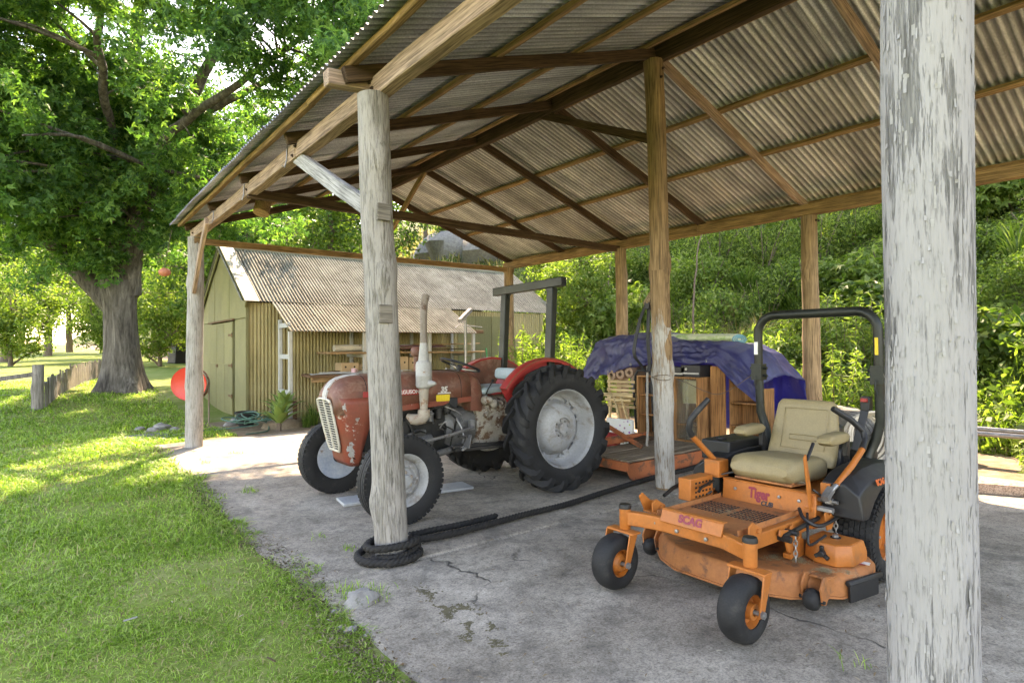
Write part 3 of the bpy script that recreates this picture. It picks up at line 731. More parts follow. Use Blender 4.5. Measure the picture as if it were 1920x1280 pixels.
# grille: border, centre bar, slats
G0, G1 = .575, 1.03
def gx(z): return 2.176+(z-.58)*.228
def f(mb):
    pts = []
    for (y, z) in ((-.16, G1-.04), (-.15, G1+.005), (-.08, G1+.02), (.08, G1+.02), (.15, G1+.005), (.16, G1-.04), (.155, .8), (.14, G0+.05), (.11, G0-.005), (-.11, G0-.005), (-.14, G0+.05), (-.155, .8)): pts.append((gx(z)+.014, y, z))
    mb.tube(pts, .012, 8, closed=True)
gr = B('grille', M_slat, f)
def f(mb): mb.prism([(-.155, G1-.04), (-.14, G1+.01), (.14, G1+.01), (.155, G1-.04), (.15, .8), (.13, G0+.04), (.10, G0), (-.10, G0), (-.13, G0+.04), (-.15, .8)], (gx(.58)+.005-.58*.228, 0, 0), (0, 1, 0), (.228, 0, 1), (.004, 0, 0))
B('grille_backing', M_hole, f, gr)
def f(mb): mb.bar((gx(G0)+.016, 0, G0), (gx(G1)+.016, 0, G1+.015), .018, .016, up=(1, 0, 0))
B('grille_bar', M_slat, f, gr)
mb = MB(); mb.loft([[(0, -.066, -.0045), (.012, -.066, -.0005), (.012, -.066, .0045), (0, -.066, .0045)], [(0, .066, -.0045), (.012, .066, -.0005), (.012, .066, .0045), (0, .066, .0045)]]); sl_me = mb.mesh('slat'); sl_me.materials.append(M_slat)
for i in range(19):
    z = G0+.025+(G1-G0-.035)*i/18
    for s in (-1, 1):
        k = 1.0 if .12 < i/18 < .93 else .85
        o = link('slat', sl_me, None, gr, Matrix.Translation((gx(z)+.011, s*.074*k, z)) @ Matrix.Diagonal((1, k*(1 if z > .66 else .9), 1, 1)))
# dash cowl and steering
def f(mb): mb.loft([sec(.255, .86, 1.263, .835), sec(.25, .85, 1.255, .74), sec(.215, .83, 1.20, .66), sec(.16, .80, 1.10, .60)])
B('dash_cowl', M_red_top, f, smooth=60)
sw = Vector((.80, 0, 1.325)); sn = Vector((-.36, .05, 1)).normalized()
def f(mb):
    Mx = at_axis(sw, sn); mb.tube([Mx @ Vector((.215*math.cos(a), .215*math.sin(a), 0)) for a in np.arange(0, 2*PI, 2*PI/40)], .0135, 8, closed=True)
stw = B('steering_wheel', M_black, f)
for k in range(3):
    def f(mb):
        Mx = at_axis(sw, sn); a = 2*PI*k/3+.5; mb.tube([Mx @ Vector((.21*math.cos(a), .21*math.sin(a), 0)), Mx @ Vector((.11*math.cos(a), .11*math.sin(a), -.02)), Mx @ Vector((.02*math.cos(a), .02*math.sin(a), -.035))], [.006, .008, .01], 6)
    B('spoke', M_steel, f, stw)
def f(mb): mb.lathe([(.03, -.05), (.035, -.02), (.025, 0), (.0, .004)], 14, at_axis(sw, sn))
B('hub', M_black, f, stw)
def f(mb): mb.cyl(sw-sn*.03, Vector((.92, 0, 1.02)), .022)
B('steering_column', M_oily, f)
def f(mb): mb.tube([(.90, .12, 1.27), (.98, .17, 1.285), (1.10, .20, 1.30)], .008, 6)
B('throttle_lever', M_steel, f)
# exhaust stack on the near side
E_ = (1.44, .345)
def f(mb): mb.lathe([(.036, .90), (.048, 1.10), (.050, 1.13)], 20, Matrix.Translation((E_[0], E_[1], 0)))
B('exhaust_pipe', M_pipe, f)
def f(mb): mb.lathe([(.05, 1.12), (.07, 1.135), (.077, 1.15), (.077, 1.24), (.079, 1.245), (.077, 1.25), (.077, 1.355), (.07, 1.375), (.052, 1.39), (.045, 1.46), (.034, 1.56)], 24, Matrix.Translation((E_[0], E_[1], 0)))
muf = B('muffler', M_muf, f)
def f(mb): mb.lathe([(.034, 0), (.03, .03), (.018, .06), (.012, .075), (0, .077)], 14, at_axis((E_[0]-.02, E_[1]+.07, 1.17), (-.45, 1, .05)))
B('muffler_knob', M_muf, f, muf)
def f(mb): mb.tube([(E_[0], E_[1], 1.55), (E_[0], E_[1], 1.8), (E_[0]-.005, E_[1], 1.9), (E_[0]-.02, E_[1]-.01, 1.97), (E_[0]-.04, E_[1]-.02, 2.02)], [.034, .034, .035, .036, .037], 16)
B('stack_pipe', weathered('sooty_pipe', (.15, .12, .095), (.24, .20, .165), (.09, .05, .03), scale=9, rough=.7, t3=(.55, .65)), f)
def f(mb): mb.lathe([(.038, 0), (.030, .004), (.0, .004)], 16, at_axis((E_[0]-.04, E_[1]-.02, 2.019), (-.35, -.15, 1)))
B('stack_mouth', M_hole, f)
def f(mb): mb.tube([(E_[0], E_[1], .92), (E_[0], E_[1], .87), (E_[0]+.01, E_[1]-.02, .835), (E_[0]+.04, E_[1]-.06, .82), (E_[0]+.10, E_[1]-.14, .83)], [.058, .062, .06, .055, .05], 14)
B('exhaust_elbow', M_pipe, f)
# air pre-cleaner beyond the bonnet
def f(mb): mb.lathe([(.028, 1.1), (.028, 1.42), (.05, 1.43), (.056, 1.45), (.056, 1.50), (.04, 1.525), (.0, 1.53)], 18, Matrix.Translation((1.16, -.31, 0)))
B('air_cleaner', M_red_top, f)
# engine: block, head, sump, manifold, filters, pump, starter, hoses
def f(mb): mb.box((1.45, 0, .76), (.72, .34, .34))
B('engine_block', M_oily, f, bevel=.02)
def f(mb): mb.box((1.45, 0, .97), (.66, .26, .14))
B('cylinder_head', M_oily, f, bevel=.02)
def f(mb): mb.box((1.42, 0, .52), (.78, .30, .20), taper=(1.05, 1.15))
B('sump', M_oily, f, bevel=.02)
def f(mb): mb.box((1.94, 0, .80), (.10, .40, .50))
B('radiator', M_oily, f, bevel=.01)
def f(mb): mb.lathe([(.02, 0), (.19, .005), (.19, .02), (.02, .03)], 24, at_axis((1.86, 0, .83), (1, 0, 0)))
B('fan', M_oily, f)
def f(mb): mb.tube([(1.14, .225, .955), (1.55, .235, .955), (1.74, .22, .94)], [.035, .036, .03], 12)
B('manifold', M_alu, f)
for x, z, r_, h_, m_ in ((1.215, .80, .042, .14, M_oily), (1.315, .78, .036, .11, M_alu), (1.12, .86, .046, .10, M_oily)):
    def f(mb): mb.lathe([(.6*r_, 0), (r_, .01), (r_, h_*.7), (r_*1.15, h_*.72), (r_*1.15, h_*.8), (r_*.8, h_*.86), (r_*.5, h_), (0, h_)], 16, Matrix.Translation((x, .245, z)))
    B('fuel_filter', m_, f)
def f(mb): mb.cyl((1.33, .22, .60), (1.60, .22, .60), .058, n=18); mb.cyl((1.30, .22, .60), (1.34, .22, .60), .065, n=18); mb.cyl((1.36, .22, .685), (1.52, .22, .685), .03, n=12)
B('starter_motor', M_alu, f)
def f(mb): mb.box((1.62, .20, .74), (.16, .10, .16)); mb.cyl((1.70, .2, .74), (1.76, .2, .74), .05)
B('injection_pump', M_oily, f, bevel=.012)
rnd = random.Random(12)
for k in range(14):
    a = Vector((rnd.uniform(1.1, 1.9), rnd.uniform(.19, .27), rnd.uniform(.62, .95))); b = a+Vector((rnd.uniform(-.3, .3), rnd.uniform(-.02, .04), rnd.uniform(-.22, .16)))
    m1 = (a+b)/2+Vector((rnd.uniform(-.05, .05), .05, rnd.uniform(-.08, .08)))
    def f(mb): mb.tube([a, a.lerp(m1, .5)+Vector((0, .02, 0)), m1, m1.lerp(b, .5)+Vector((0, .01, .02)), b], rnd.uniform(.005, .011), 6)
    B('fuel_line', M_oily if k % 3 else M_steel, f)
def f(mb): mb.tube([(1.93, .1, 1.0), (1.86, .2, .98), (1.8, .22, .9), (1.78, .19, .82)], .028, 10); mb.tube([(1.93, .12, .62), (1.82, .2, .6), (1.72, .2, .66)], .025, 10)
B('radiator_hose', M_black, f)
def f(mb): mb.box((1.18, .268, 1.012), (.155, .02, .065))
B('yellow_plate', M_yellow, f, bevel=.004)
def f(mb): mb.box((1.06, .25, .96), (.10, .06, .10))
B('relay_box', M_black, f, bevel=.008)
# clutch housing, gearbox, rear axle
def ring_x(x, ry, rz, zc, n=20, e=.75): return [(x, ry*math.copysign(abs(math.cos(a))**e, math.cos(a)), zc+rz*math.copysign(abs(math.sin(a))**e, math.sin(a))) for a in [2*PI*i/n for i in range(n)]]
def f(mb): mb.loft([ring_x(1.10, .20, .20, .68), ring_x(1.02, .22, .23, .68), ring_x(.96, .225, .24, .68), ring_x(.80, .20, .20, .69), ring_x(.70, .19, .185, .69)])
B('clutch_housing', M_alu, f, smooth=50)
bolts(tr, (.955, 0, .68), (1, 0, 0), .215, 14, .010, .014, M_steel)
def f(mb): mb.loft([ring_x(.73, .21, .21, .69, e=.5), ring_x(.68, .23, .25, .70, e=.5), ring_x(.40, .25, .27, .70, e=.5), ring_x(.05, .26, .28, .70, e=.5), ring_x(-.30, .24, .26, .70, e=.5)])
gb = B('gearbox', M_peel, f, smooth=45)
def f(mb):
    rnd = random.Random(3)
    for k in range(26):
        c = Vector((rnd.uniform(.2, .68), rnd.uniform(.16, .27), rnd.uniform(.78, .97))); r_ = rnd.uniform(.03, .065)
        mb.lathe([(r_*.3, -r_*.7), (r_, 0), (r_*.7, r_*.6), (0, r_*.8)], 7, at_axis(c, (rnd.uniform(-1, 1), rnd.uniform(.2, 1), rnd.uniform(-.2, 1))))
o = B('crusted_deposit', M_peel, f, gb, smooth=70); o['kind'] = 'stuff'
def f(mb): mb.lathe([(.085, 0), (.085, .03), (.06, .05), (.03, .055), (.03, .09), (0, .09)], 18, at_axis((.34, .25, .70), (0, 1, 0)))
B('brake_cover', M_oily, f, gb)
def f(mb): mb.lathe([(.10, -.62), (.11, -.55), (.13, -.30), (.18, -.2), (.18, .2), (.13, .30), (.11, .55), (.10, .62)], 20, at_axis((0, 0, .65), (0, 1, 0)))
B('rear_axle', M_oily, f)
def f(mb): mb.lathe([(.10, 0), (.115, .02), (.115, .11), (.08, .13), (.0, .135)], 18, at_axis((.60, 0, .94), (0, 0, 1))); mb.box((.2, 0, 1.0), (.5, .26, .10))
B('hydraulic_cover', M_peel, f, bevel=.01)
# controls beside the seat
for (p, q_) in (((.66, .22, .93), (.56, .27, 1.16)), ((.62, -.1, .95), (.58, -.12, 1.2))):
    def f(mb): mb.tube([p, Vector(p).lerp(Vector(q_), .6)+Vector((.012, 0, 0)), q_], .008, 6); mb.lathe([(0, -.018), (.016, -.008), (.018, .004), (.01, .016), (0, .018)], 10, Matrix.Translation(q_))
    B('gear_lever', M_oily, f)
def f(mb): mb.tube([(1.02, .26, .80), (.98, .30, .70), (.96, .31, .60), (1.0, .34, .55)], .012, 6); mb.box((1.02, .40, .52), (.10, .09, .02), (0, .5, 0))
B('clutch_pedal', M_steel, f, bevel=.003)
def f(mb): mb.box((1.01, .46, .585), (.012, .09, .13), (0, -.25, 0)); mb.bar((1.0, .30, .62), (1.02, .46, .62), .02, .03)
B('foot_plate', M_alu, f, bevel=.003)
for z_, y_ in ((.46, .40),):
    def f(mb): mb.bar((1.12, .36, .50), (.18, .50, .50), .10, .03); mb.bar((.75, .2, .50), (.75, .42, .50), .04, .03); mb.bar((1.12, .36, .52), (.18, .50, .525), .012, .04)
    B('step_board', M_oily, f, bevel=.004)
# seat
def f(mb): mb.loft([[(x, y*wd, z0+.035*(abs(y)**2)) for y in (-1, -.6, 0, .6, 1)]+[(x, y*wd, z0+.018+.035*(abs(y)**2)) for y in (1, .6, 0, -.6, -1)] for x, wd, z0 in ((.62, .15, .985), (.5, .21, .975), (.3, .22, .98), (.2, .21, 1.0), (.155, .19, 1.10), (.14, .16, 1.2))])
seat = B('seat_pan', M_red_clean, f, bevel=.004, smooth=60)
def cushion(c, sz, rot=(0, 0, 0), name='cushion', mat=M_seat, parent=tr, p=.3):
    n = 10; V = []; 
    rings = []
    for i in range(n+1):
        u = -1+2*i/n; ring = []
        for k in range(24):
            a = 2*PI*k/24; cx_, sz_ = math.cos(a), math.sin(a)
            e = (1-abs(u)**6)**.5 if abs(u) < 1 else 0
            ring.append((u*sz[0]/2, math.copysign(abs(cx_)**p, cx_)*sz[1]/2*(.86+.14*e), math.copysign(abs(sz_)**(p*2), sz_)*sz[2]/2*(.35+.65*e)))
        rings.append(ring)
    mb = MB(); mb.loft(rings)
    return mb.build(name, mat, parent, smooth=50, mtx=Matrix.Translation(c) @ Euler(rot).to_matrix().to_4x4())
cushion((.45, 0, 1.055), (.46, .44, .085), (0, .05, 0), 'seat_cushion')
cushion((.165, 0, 1.215), (.065, .40, .13), (0, -.15, 0), 'seat_back')
def f(mb): mb.tube([(.3, 0, .97), (.42, 0, .94), (.30, 0, .90), (.15, 0, .96)], .02, 8)
B('seat_spring', M_oily, f)
# fenders: shell over each rear wheel
for s in (1, -1):
    def f(mb):
        rings = []
        for i in range(25):
            a = R(205)-R(205+ -30 + 15)*i/24 if False else R(168)-R(150)*i/24
            # angle measured from rear (-x) ... swept front to back over the top
            ca, sa = math.cos(R(36)+R(118)*i/24), math.sin(R(36)+R(118)*i/24)
            r_o, r_i = .735, .715
            c = (0.02, .66)
            def P_(r, y): return (c[0]+r*ca, s*y, c[1]+r*sa)
            rings.append([P_(r_i, .46), P_(r_o, .455), P_(r_o+.006, .50), P_(r_o-.003, .55), P_(r_o-.015, .565), P_(r_i-.02, .565), P_(r_i-.002, .55), P_(r_i-.008, .50)])
        mb.loft(rings)
    fd = B('fender', M_red_clean, f, smooth=50)
    def f(mb):
        pts = [(.02+.72*math.cos(R(36)+R(118)*i/24), .66+.72*math.sin(R(36)+R(118)*i/24)) for i in range(25)]
        pts += [(-.52, .80), (-.30, .66), (.0, .62), (.36, .74), (.50, .90)]
        mb.prism(pts, (0, s*.462, 0), (1, 0, 0), (0, 0, 1), (0, s*.012, 0))
    B('fender_side', M_red_top if s < 0 else M_red_clean, f, fd)
    def f(mb): mb.tube([(.02+.728*math.cos(R(36)+R(118)*i/30), s*.566, .66+.728*math.sin(R(36)+R(118)*i/30)) for i in range(31)], .009, 6)
    B('fender_bead', M_red, f, fd)
# roll frame
for s, x in ((1, -.05), (-1, -.13)):
    def f(mb): mb.bar((x+.03, s*.475, .62), (x-.06, s*.475, 2.17), .075, .10, up=(0, 1, 0))
    B('roll_post', M_dkgreen, f, bevel=.008)
    def f(mb): mb.prism([(0, 0), (.11, 0), (0, -.13)], (x-.055-.0, s*.475-.005, 2.165), (0, -s, 0), (0, 0, 1), (-.008, 0, 0))
    B('roll_gusset', M_dkgreen, f)
def f(mb): mb.bar((-.115, .66, 2.225), (-.19, -.70, 2.215), .075, .10, up=(0, 0, 1)); 
B('roll_crossbar', M_dkgreen, f, bevel=.008)
def f(mb): mb.box((-.113, .665, 2.225), (.06, .006, .06)); mb.box((-.19, -.705, 2.215), (.06, .006, .06))
B('bar_end', M_hole, f)
# wheels
def rear_wheel(y, s):
    w_ = B('rear_wheel', M_oily, lambda mb: mb.lathe([(.07, -.14), (.07, .05)], 16, at_axis((0, y, .655), (0, s, 0))))
    mb = ag_tyre(.67, .40, .31, 19, .05); mb.build('tyre', M_tyre, w_, smooth=35, mtx=at_axis((0, y, .655), (0, s, 0)))
    mb = MB(); mb.lathe([(.36, -.12), (.405, -.125), (.415, -.115), (.40, -.08), (.385, .0), (.39, .08), (.415, .112), (.425, .12), (.412, .130), (.398, .115), (.388, .08), (.375, .0), (.345, -.05), (.335, -.055), (.34, -.09)], 48)
    mb.build('rim', M_rim, w_, smooth=50, mtx=at_axis((0, y, .655), (0, s, 0)))
    mb = MB(); mb.lathe([(.30, -.09), (.292, -.075), (.28, -.055), (.268, -.015), (.24, .03), (.19, .062), (.14, .076), (.115, .078), (.108, .055), (.06, .05), (.055, .085), (.03, .09), (.0, .09)], 40)
    mb.build('wheel_disc', M_rim, w_, smooth=35, mtx=at_axis((0, y, .655), (0, s, 0)))
    mb = MB()
    for k in range(4):
        a = 2*PI*k/4+.5; Mx = Matrix.Rotation(a, 4, 'Z')
        mb.add(*[[(.27, -.05, -.09), (.36, -.035, -.08), (.36, .035, -.08), (.27, .05, -.09), (.27, -.04, -.05), (.36, -.03, -.035), (.36, .03, -.035), (.27, .04, -.05)], [(3, 2, 1, 0), (4, 5, 6, 7), (0, 1, 5, 4), (1, 2, 6, 5), (2, 3, 7, 6), (3, 0, 4, 7)]], Mx)
    mb.build('rim_bracket', M_rim, w_, mtx=at_axis((0, y, .655), (0, s, 0)))
    for (rad, n, r_, z_) in ((.085, 8, .013, .054), (.318, 8, .02, -.055)):
        bolts(w_, Vector((0, y+s*z_, .655)), (0, s, 0), rad, n, r_, .018, M_steel if rad < .2 else M_rim, ph=.2)
    return w_
rear_wheel(.68, 1); rear_wheel(-.68, -1)
def front_wheel(y, s, m_):
    C = Vector((1.885, y, .378))
    w_ = B('front_wheel', M_oily, lambda mb: mb.lathe([(.05, -.10), (.06, .02)], 16, at_axis(C, (0, s, 0))))
    mb = MB(); prof = tyre_profile(.383, .215, .165)
    # rib grooves
    prof2 = [p for p in prof if p[1] <= -.165/2*.72+1e-6]+[(.38, -.05), (.384, -.045), (.384, -.022), (.372, -.019), (.372, -.013), (.386, -.010), (.386, .010), (.372, .013), (.372, .019), (.384, .022), (.384, .045), (.38, .05)]+[p for p in prof if p[1] >= .165/2*.72-1e-6]
    mb.lathe(prof2, 56, None, True)
    for k in range(48):   # shoulder cleats
        for ss in (-1, 1):
            a = 2*PI*k/48; mb.box((.3685*math.cos(a), .3685*math.sin(a), ss*.066), (.022, .034, .02), (0, 0, a))
    mb.build('tyre', M_tyre, w_, smooth=35, mtx=at_axis(C, (0, s, 0)))
    mb = MB(); mb.lathe([(.20, -.06), (.222, -.066), (.23, -.06), (.21, -.03), (.205, .0), (.21, .035), (.232, .062), (.226, .07), (.208, .062), (.195, .03), (.175, .012), (.172, -.02)], 40); mb.build('rim', m_, w_, smooth=50, mtx=at_axis(C, (0, s, 0)))
    mb = MB(); mb.lathe([(.178, -.012), (.16, .012), (.14, .03), (.115, .038), (.10, .02), (.085, .02), (.08, .045), (.06, .05), (.05, .085), (.03, .09), (0, .092)], 32); mb.build('wheel_disc', m_, w_, smooth=35, mtx=at_axis(C, (0, s, 0)))
    bolts(w_, C+Vector((0, s*.035, 0)), (0, s, 0), .125, 6, .013, .02, M_steel); bolts(w_, C+Vector((0, s*.03, 0)), (0, s, 0), .068, 6, .016, .03, M_pipe, ph=.4)
front_wheel(.735, 1, M_rim); front_wheel(-.735, -1, M_rim_b)
# front axle and steering linkage
def f(mb): mb.bar((1.86, -.60, .50), (1.86, .60, .50), .075, .075); mb.box((1.86, 0, .55), (.16, .30, .10))
B('front_axle', M_prim, f, bevel=.008)
for s in (1, -1):
    def f(mb): mb.cyl((1.86, s*.60, .36), (1.86, s*.60, .60), .032); mb.cyl((1.875, s*.58, .378), (1.88, s*.72, .378), .03)
    B('kingpin', M_oily, f)
    def f(mb): mb.tube([(1.84, s*.56, .44), (1.3, s*.36, .48), (1.0, s*.25, .50)], [.028, .034, .034], 10)
    B('radius_arm', M_alu, f)
    def f(mb): mb.tube([(1.80, s*.57, .62), (1.2, s*.42, .66), (.86, s*.34, .70)], .016, 8); mb.box((.86, s*.30, .72), (.05, .05, .10))
    B('drag_link', M_steel, f)
# rear linkage and top link
for s in (1, -1):
    def f(mb): mb.bar((-.20, s*.28, .45), (-.95, s*.38, .42), .03, .06); mb.bar((-.25, s*.25, 1.0), (-.55, s*.325, .42), .025, .03)
    B('lift_arm', M_oily, f, bevel=.005)
def f(mb): mb.cyl((-.30, 0, .92), (-1.0, 0, .72), .022)
B('top_link', M_oily, f)

# ------------------------------------------------------------------ zero-turn mower (local x forward, origin under the rear axle)
M_or = weathered('orange_paint', (.37, .105, .018), (.45, .14, .03), (.20, .085, .035), scale=4, rough=.5, bump=.15, t3=(.56, .76), s3=7, fine=50)
M_or_d = weathered('dusty_orange_deck', (.30, .10, .03), (.39, .145, .05), (.14, .062, .032), scale=5, rough=.7, bump=.3, t3=(.52, .64), s3=8, fine=40)
M_vinyl = weathered('olive_tan_vinyl', (.215, .165, .085), (.28, .22, .12), (.15, .11, .055), scale=5, rough=.55, bump=.12, t3=(.60, .75), s3=4, fine=120)
M_decal_r = plain('dark_red_print', (.22, .012, .03), .5)
M_decal_k = plain('black_print', (.02, .015, .02), .5)
M_decal_o = plain('orange_print', (.55, .10, .02), .5)
M_decal_w = plain('white_print', (.65, .65, .62), .5)
M_dry = weathered('dry_clippings', (.26, .20, .11), (.42, .34, .20), None, scale=30, rough=.9)
def resample0(P_):
    P_ = [Vector(p) for p in P_]; out = []
    for i in range(len(P_)-1):
        p0, p1, p2, p3 = P_[max(i-1, 0)], P_[i], P_[i+1], P_[min(i+2, len(P_)-1)]
        out += [.5*((2*p1)+(-p0+p2)*t_+(2*p0-5*p1+4*p2-p3)*t_*t_+(-p0+3*p1-3*p2+p3)*t_**3) for t_ in (0, .2, .4, .6, .8)]
    return out+[P_[-1]]
mw = thing('ride_on_mower', 'orange zero-turn ride-on mower with tan seat and black roll bar', 'mower', (2.25, -1.86, 0), PI)
def Bm(name, mat, fn, parent=None, bevel=0, **kw):
    mb = MB(); fn(mb); return mb.build(name, mat, parent or mw, bevel=bevel, **kw)
# casters
for s in (1, -1):
    px_, py_ = 1.28, s*.425
    cw = Vector((1.365, s*.435, .168))
    ca = Bm('caster', M_or, lambda mb: mb.lathe([(.034, .36), (.036, .365), (.036, .485), (.03, .49)], 20, Matrix.Translation((px_, py_, 0))))
    def f(mb): mb.lathe([(.040, .485), (.040, .50), (.034, .512), (.015, .515), (0, .515)], 16, Matrix.Translation((px_, py_, 0)))
    Bm('caster_cap', M_oily, f, ca)
    def f(mb):  # fork
        mb.box((px_+.02, py_+.005, .352), (.075, .215, .014))
        for k in (1, -1):
            mb.prism([(px_-.018, .35), (px_+.058, .35), (cw.x+.022, .15), (cw.x-.022, .15)], (0, cw.y+k*.095-.005, 0), (1, 0, 0), (0, 0, 1), (0, .010, 0))
    Bm('fork', M_or, f, ca, .004)
    mb = MB(); mb.lathe([(.085, -.058), (.10, -.066), (.135, -.068), (.155, -.055), (.166, -.032), (.169, 0), (.166, .032), (.155, .055), (.135, .068), (.10, .066), (.085, .058), (.082, 0)], 44, None, True)
    mb.build('tyre', M_tyre, ca, smooth=50, mtx=at_axis(cw, (0, s, 0)))
    mb = MB(); mb.lathe([(.086, -.05), (.086, .05), (.080, .052), (.070, .015), (.045, .012), (.04, .06), (.02, .062), (.02, -.06), (.045, -.06), (.07, -.02), (.08, -.05)], 32, None, True); mb.build('rim', M_or, ca, smooth=40, mtx=at_axis(cw, (0, s, 0)))
    def f(mb): mb.cyl(cw-Vector((0, .118, 0)), cw+Vector((0, .118, 0)), .012, n=8); mb.cyl(cw+Vector((0, .10, 0)), cw+Vector((0, .114, 0)), .02, n=6)
    Bm('axle_bolt', M_steel, f, ca)
# front frame: swept cross beam, name plate, side rails
def f(mb):
    st = [(1.275, -.42), (1.24, -.33), (1.16, -.20), (1.15, .0), (1.16, .20), (1.24, .33), (1.275, .42)]
    mb.loft([[(x-.03, y, z0), (x+.03, y, z0), (x+.03, y, z0+.085), (x-.03, y, z0+.085)] for (x, y), z0 in zip(st, (.385, .385, .37, .365, .37, .385, .385))])
Bm('front_beam', M_or, f, bevel=.008)
def f(mb): mb.box((1.19, .0, .478), (.012, .42, .085), (0, -.35, 0)); mb.box((1.165, .0, .512), (.05, .42, .008))
Bm('name_plate', M_or, f, bevel=.004)
me = text_mesh('SCAG', .062, .0008, 0, .003); me.materials.append(M_decal_r)
_n = Vector((math.cos(.35), 0, math.sin(.35)))
link('name_lettering', me, None, mw, basis((0, 1, 0), (-math.sin(.35), 0, math.cos(.35)), _n, Vector((1.19, .0, .478))+_n*.0085))
for s in (1, -1):
    def f(mb): mb.bar((1.16, s*.30, .41), (.36, s*.30, .40), .05, .085); mb.bar((.36, s*.30, .40), (-.35, s*.30, .36), .05, .10)
    Bm('frame_rail', M_or, f, bevel=.006)
    def f(mb): mb.prism([(0, 0), (.11, .0), (.13, .06), (.04, .11), (0, .09)], (1.13, s*.33-.006, .42), (-1, 0, 0), (0, 0, 1), (0, .012, 0)); mb.cyl((1.05, s*.33-.02, .475), (1.05, s*.33+.02, .475), .014, n=6)
    Bm('rail_bracket', M_or, f, bevel=.003)
bolts(mw, (1.185, .30, .42), (1, 0, 0), .0, 1, .012, .012, M_steel); bolts(mw, (1.205, -.25, .42), (1, 0, 0), .0, 1, .012, .012, M_steel); bolts(mw, (1.185, .1, .40), (1, 0, 0), .0, 1, .012, .012, M_steel); bolts(mw, (1.185, -.1, .40), (1, 0, 0), .0, 1, .012, .012, M_steel)
# foot platform with perforated grip pads
def f(mb): mb.box((.80, .0, .452), (.70, .56, .008)); mb.box((.80, -.275, .468), (.70, .008, .03)); mb.box((.80, .275, .468), (.70, .008, .03))
fp = Bm('foot_platform', M_or_d, f, bevel=.003)
mb = MB()
for y0 in (-.14, .12):
    for i in range(7):
        for j in range(9):
            mb.box((.62+.035*i, y0-.10+.025*j, .4575), (.020, .013, .003))
o = mb.build('grip_hole', M_hole, fp, smooth=0); o['kind'] = 'stuff'
# seat riser with lettering
def f(mb): mb.box((.425, .05, .505), (.02, .64, .155), (0, -.10, 0)); mb.box((.41, .05, .585), (.05, .64, .012)); mb.box((.10, .05, .50), (.62, .60, .14))
ri = Bm('seat_riser', M_or, f, bevel=.006)
_n = Vector((math.cos(.10), 0, math.sin(.10)))
me = text_mesh('Tiger', .095, .0008, .0, .004); me.materials.append(M_decal_r); link('lettering', me, None, ri, basis((0, 1, 0), (-math.sin(.1), 0, math.cos(.1)), _n, Vector((.425, .0, .520))+_n*.0115) @ Matrix.Diagonal((.72, 1, 1, 1)))
me = text_mesh('CUB', .042, .0008, .25, .002); me.materials.append(M_decal_k); link('lettering', me, None, ri, basis((0, 1, 0), (-math.sin(.1), 0, math.cos(.1)), _n, Vector((.4295, .055, .466))+_n*.0115))
for y in (-.17, .27, .14):
    bolts(mw, (.434, y, .53), (1, 0, 0), 0, 1, .011, .01, M_steel)
# rails, trays under the seat, control boxes
def f(mb): mb.box((.30, .02, .603), (.26, .40, .014), (0, -.05, 0)); mb.box((.36, .02, .618), (.05, .38, .014)); mb.box((.20, .18, .62), (.22, .03, .03)); mb.box((.20, -.16, .62), (.22, .03, .03))
Bm('seat_bracket', M_or_d, f, bevel=.004)
def f(mb): mb.box((.62, -.36, .535), (.26, .10, .15)); mb.box((.40, -.34, .645), (.12, .12, .12))
cb = Bm('control_box', M_or, f, bevel=.006)
mb = MB()
for i in range(5):
    for j in range(4): mb.box((.53+.04*i, -.3085, .485+.03*j), (.018, .003, .012))
o = mb.build('vent_slot', M_hole, cb, smooth=0); o['kind'] = 'stuff'
def f(mb): mb.tube([(.62, -.44, .56), (.78, -.44, .53), (.88, -.43, .50)], [.016, .014, .012], 8); mb.tube([(.55, -.27, .58), (.70, -.26, .56), (.76, -.24, .545)], .010, 8)
Bm('height_rod', M_oily, f)
def f(mb): mb.prism([(0, 0), (.10, .02), (.16, .13), (.13, .15), (.05, .09), (-.02, .08)], (1.02, -.40, .42), (1, 0, 0), (0, 0, 1), (0, .012, 0)); mb.box((1.06, -.34, .45), (.14, .13, .012))
Bm('foot_pedal', M_or, f, bevel=.003)
# seat
cushion((.17, .0, .672), (.56, .46, .175), (0, -.06, 0), 'seat_cushion', M_vinyl, mw, .34)
def f(mb):
    rings = []
    for i in range(13):
        u = i/12; z = .66+.45*u; xc = -.10-.13*u-.02*math.sin(PI*u); wd = .245-.04*u**2; th = .055*(1-.25*u)
        if u > .9: wd *= 1-.10*((u-.9)/.1)**2
        ring = []
        for k in range(28):
            a = 2*PI*k/28; c, sn_ = math.cos(a), math.sin(a)
            ring.append((xc+th*math.copysign(abs(sn_)**.7, sn_)*(1 if u < .98 else .6), .01+wd*math.copysign(abs(c)**.35, c), z))
        rings.append(ring)
    mb.loft(rings)
sb = Bm('seat_back', M_vinyl, f, smooth=60); b_ = sb.modifiers.new('b', 'BEVEL'); b_.width = .025; b_.segments = 3; b_.angle_limit = R(50)
def f(mb):
    for z0, z1, w1 in ((.83, .865, .10), (.77, 1.05, .155)):
        pts = []
        for (y, z) in ((-w1, z0), (w1, z0), (w1, z1), (-w1, z1)):
            u = (z-.66)/.47; pts.append((-.10-.13*u-.02*math.sin(PI*u)+.055*(1-.25*u)+.001, .03+y, z))
        mb.tube(pts, .0035, 5, closed=True)
Bm('seat_seam', M_vinyl, f, sb)
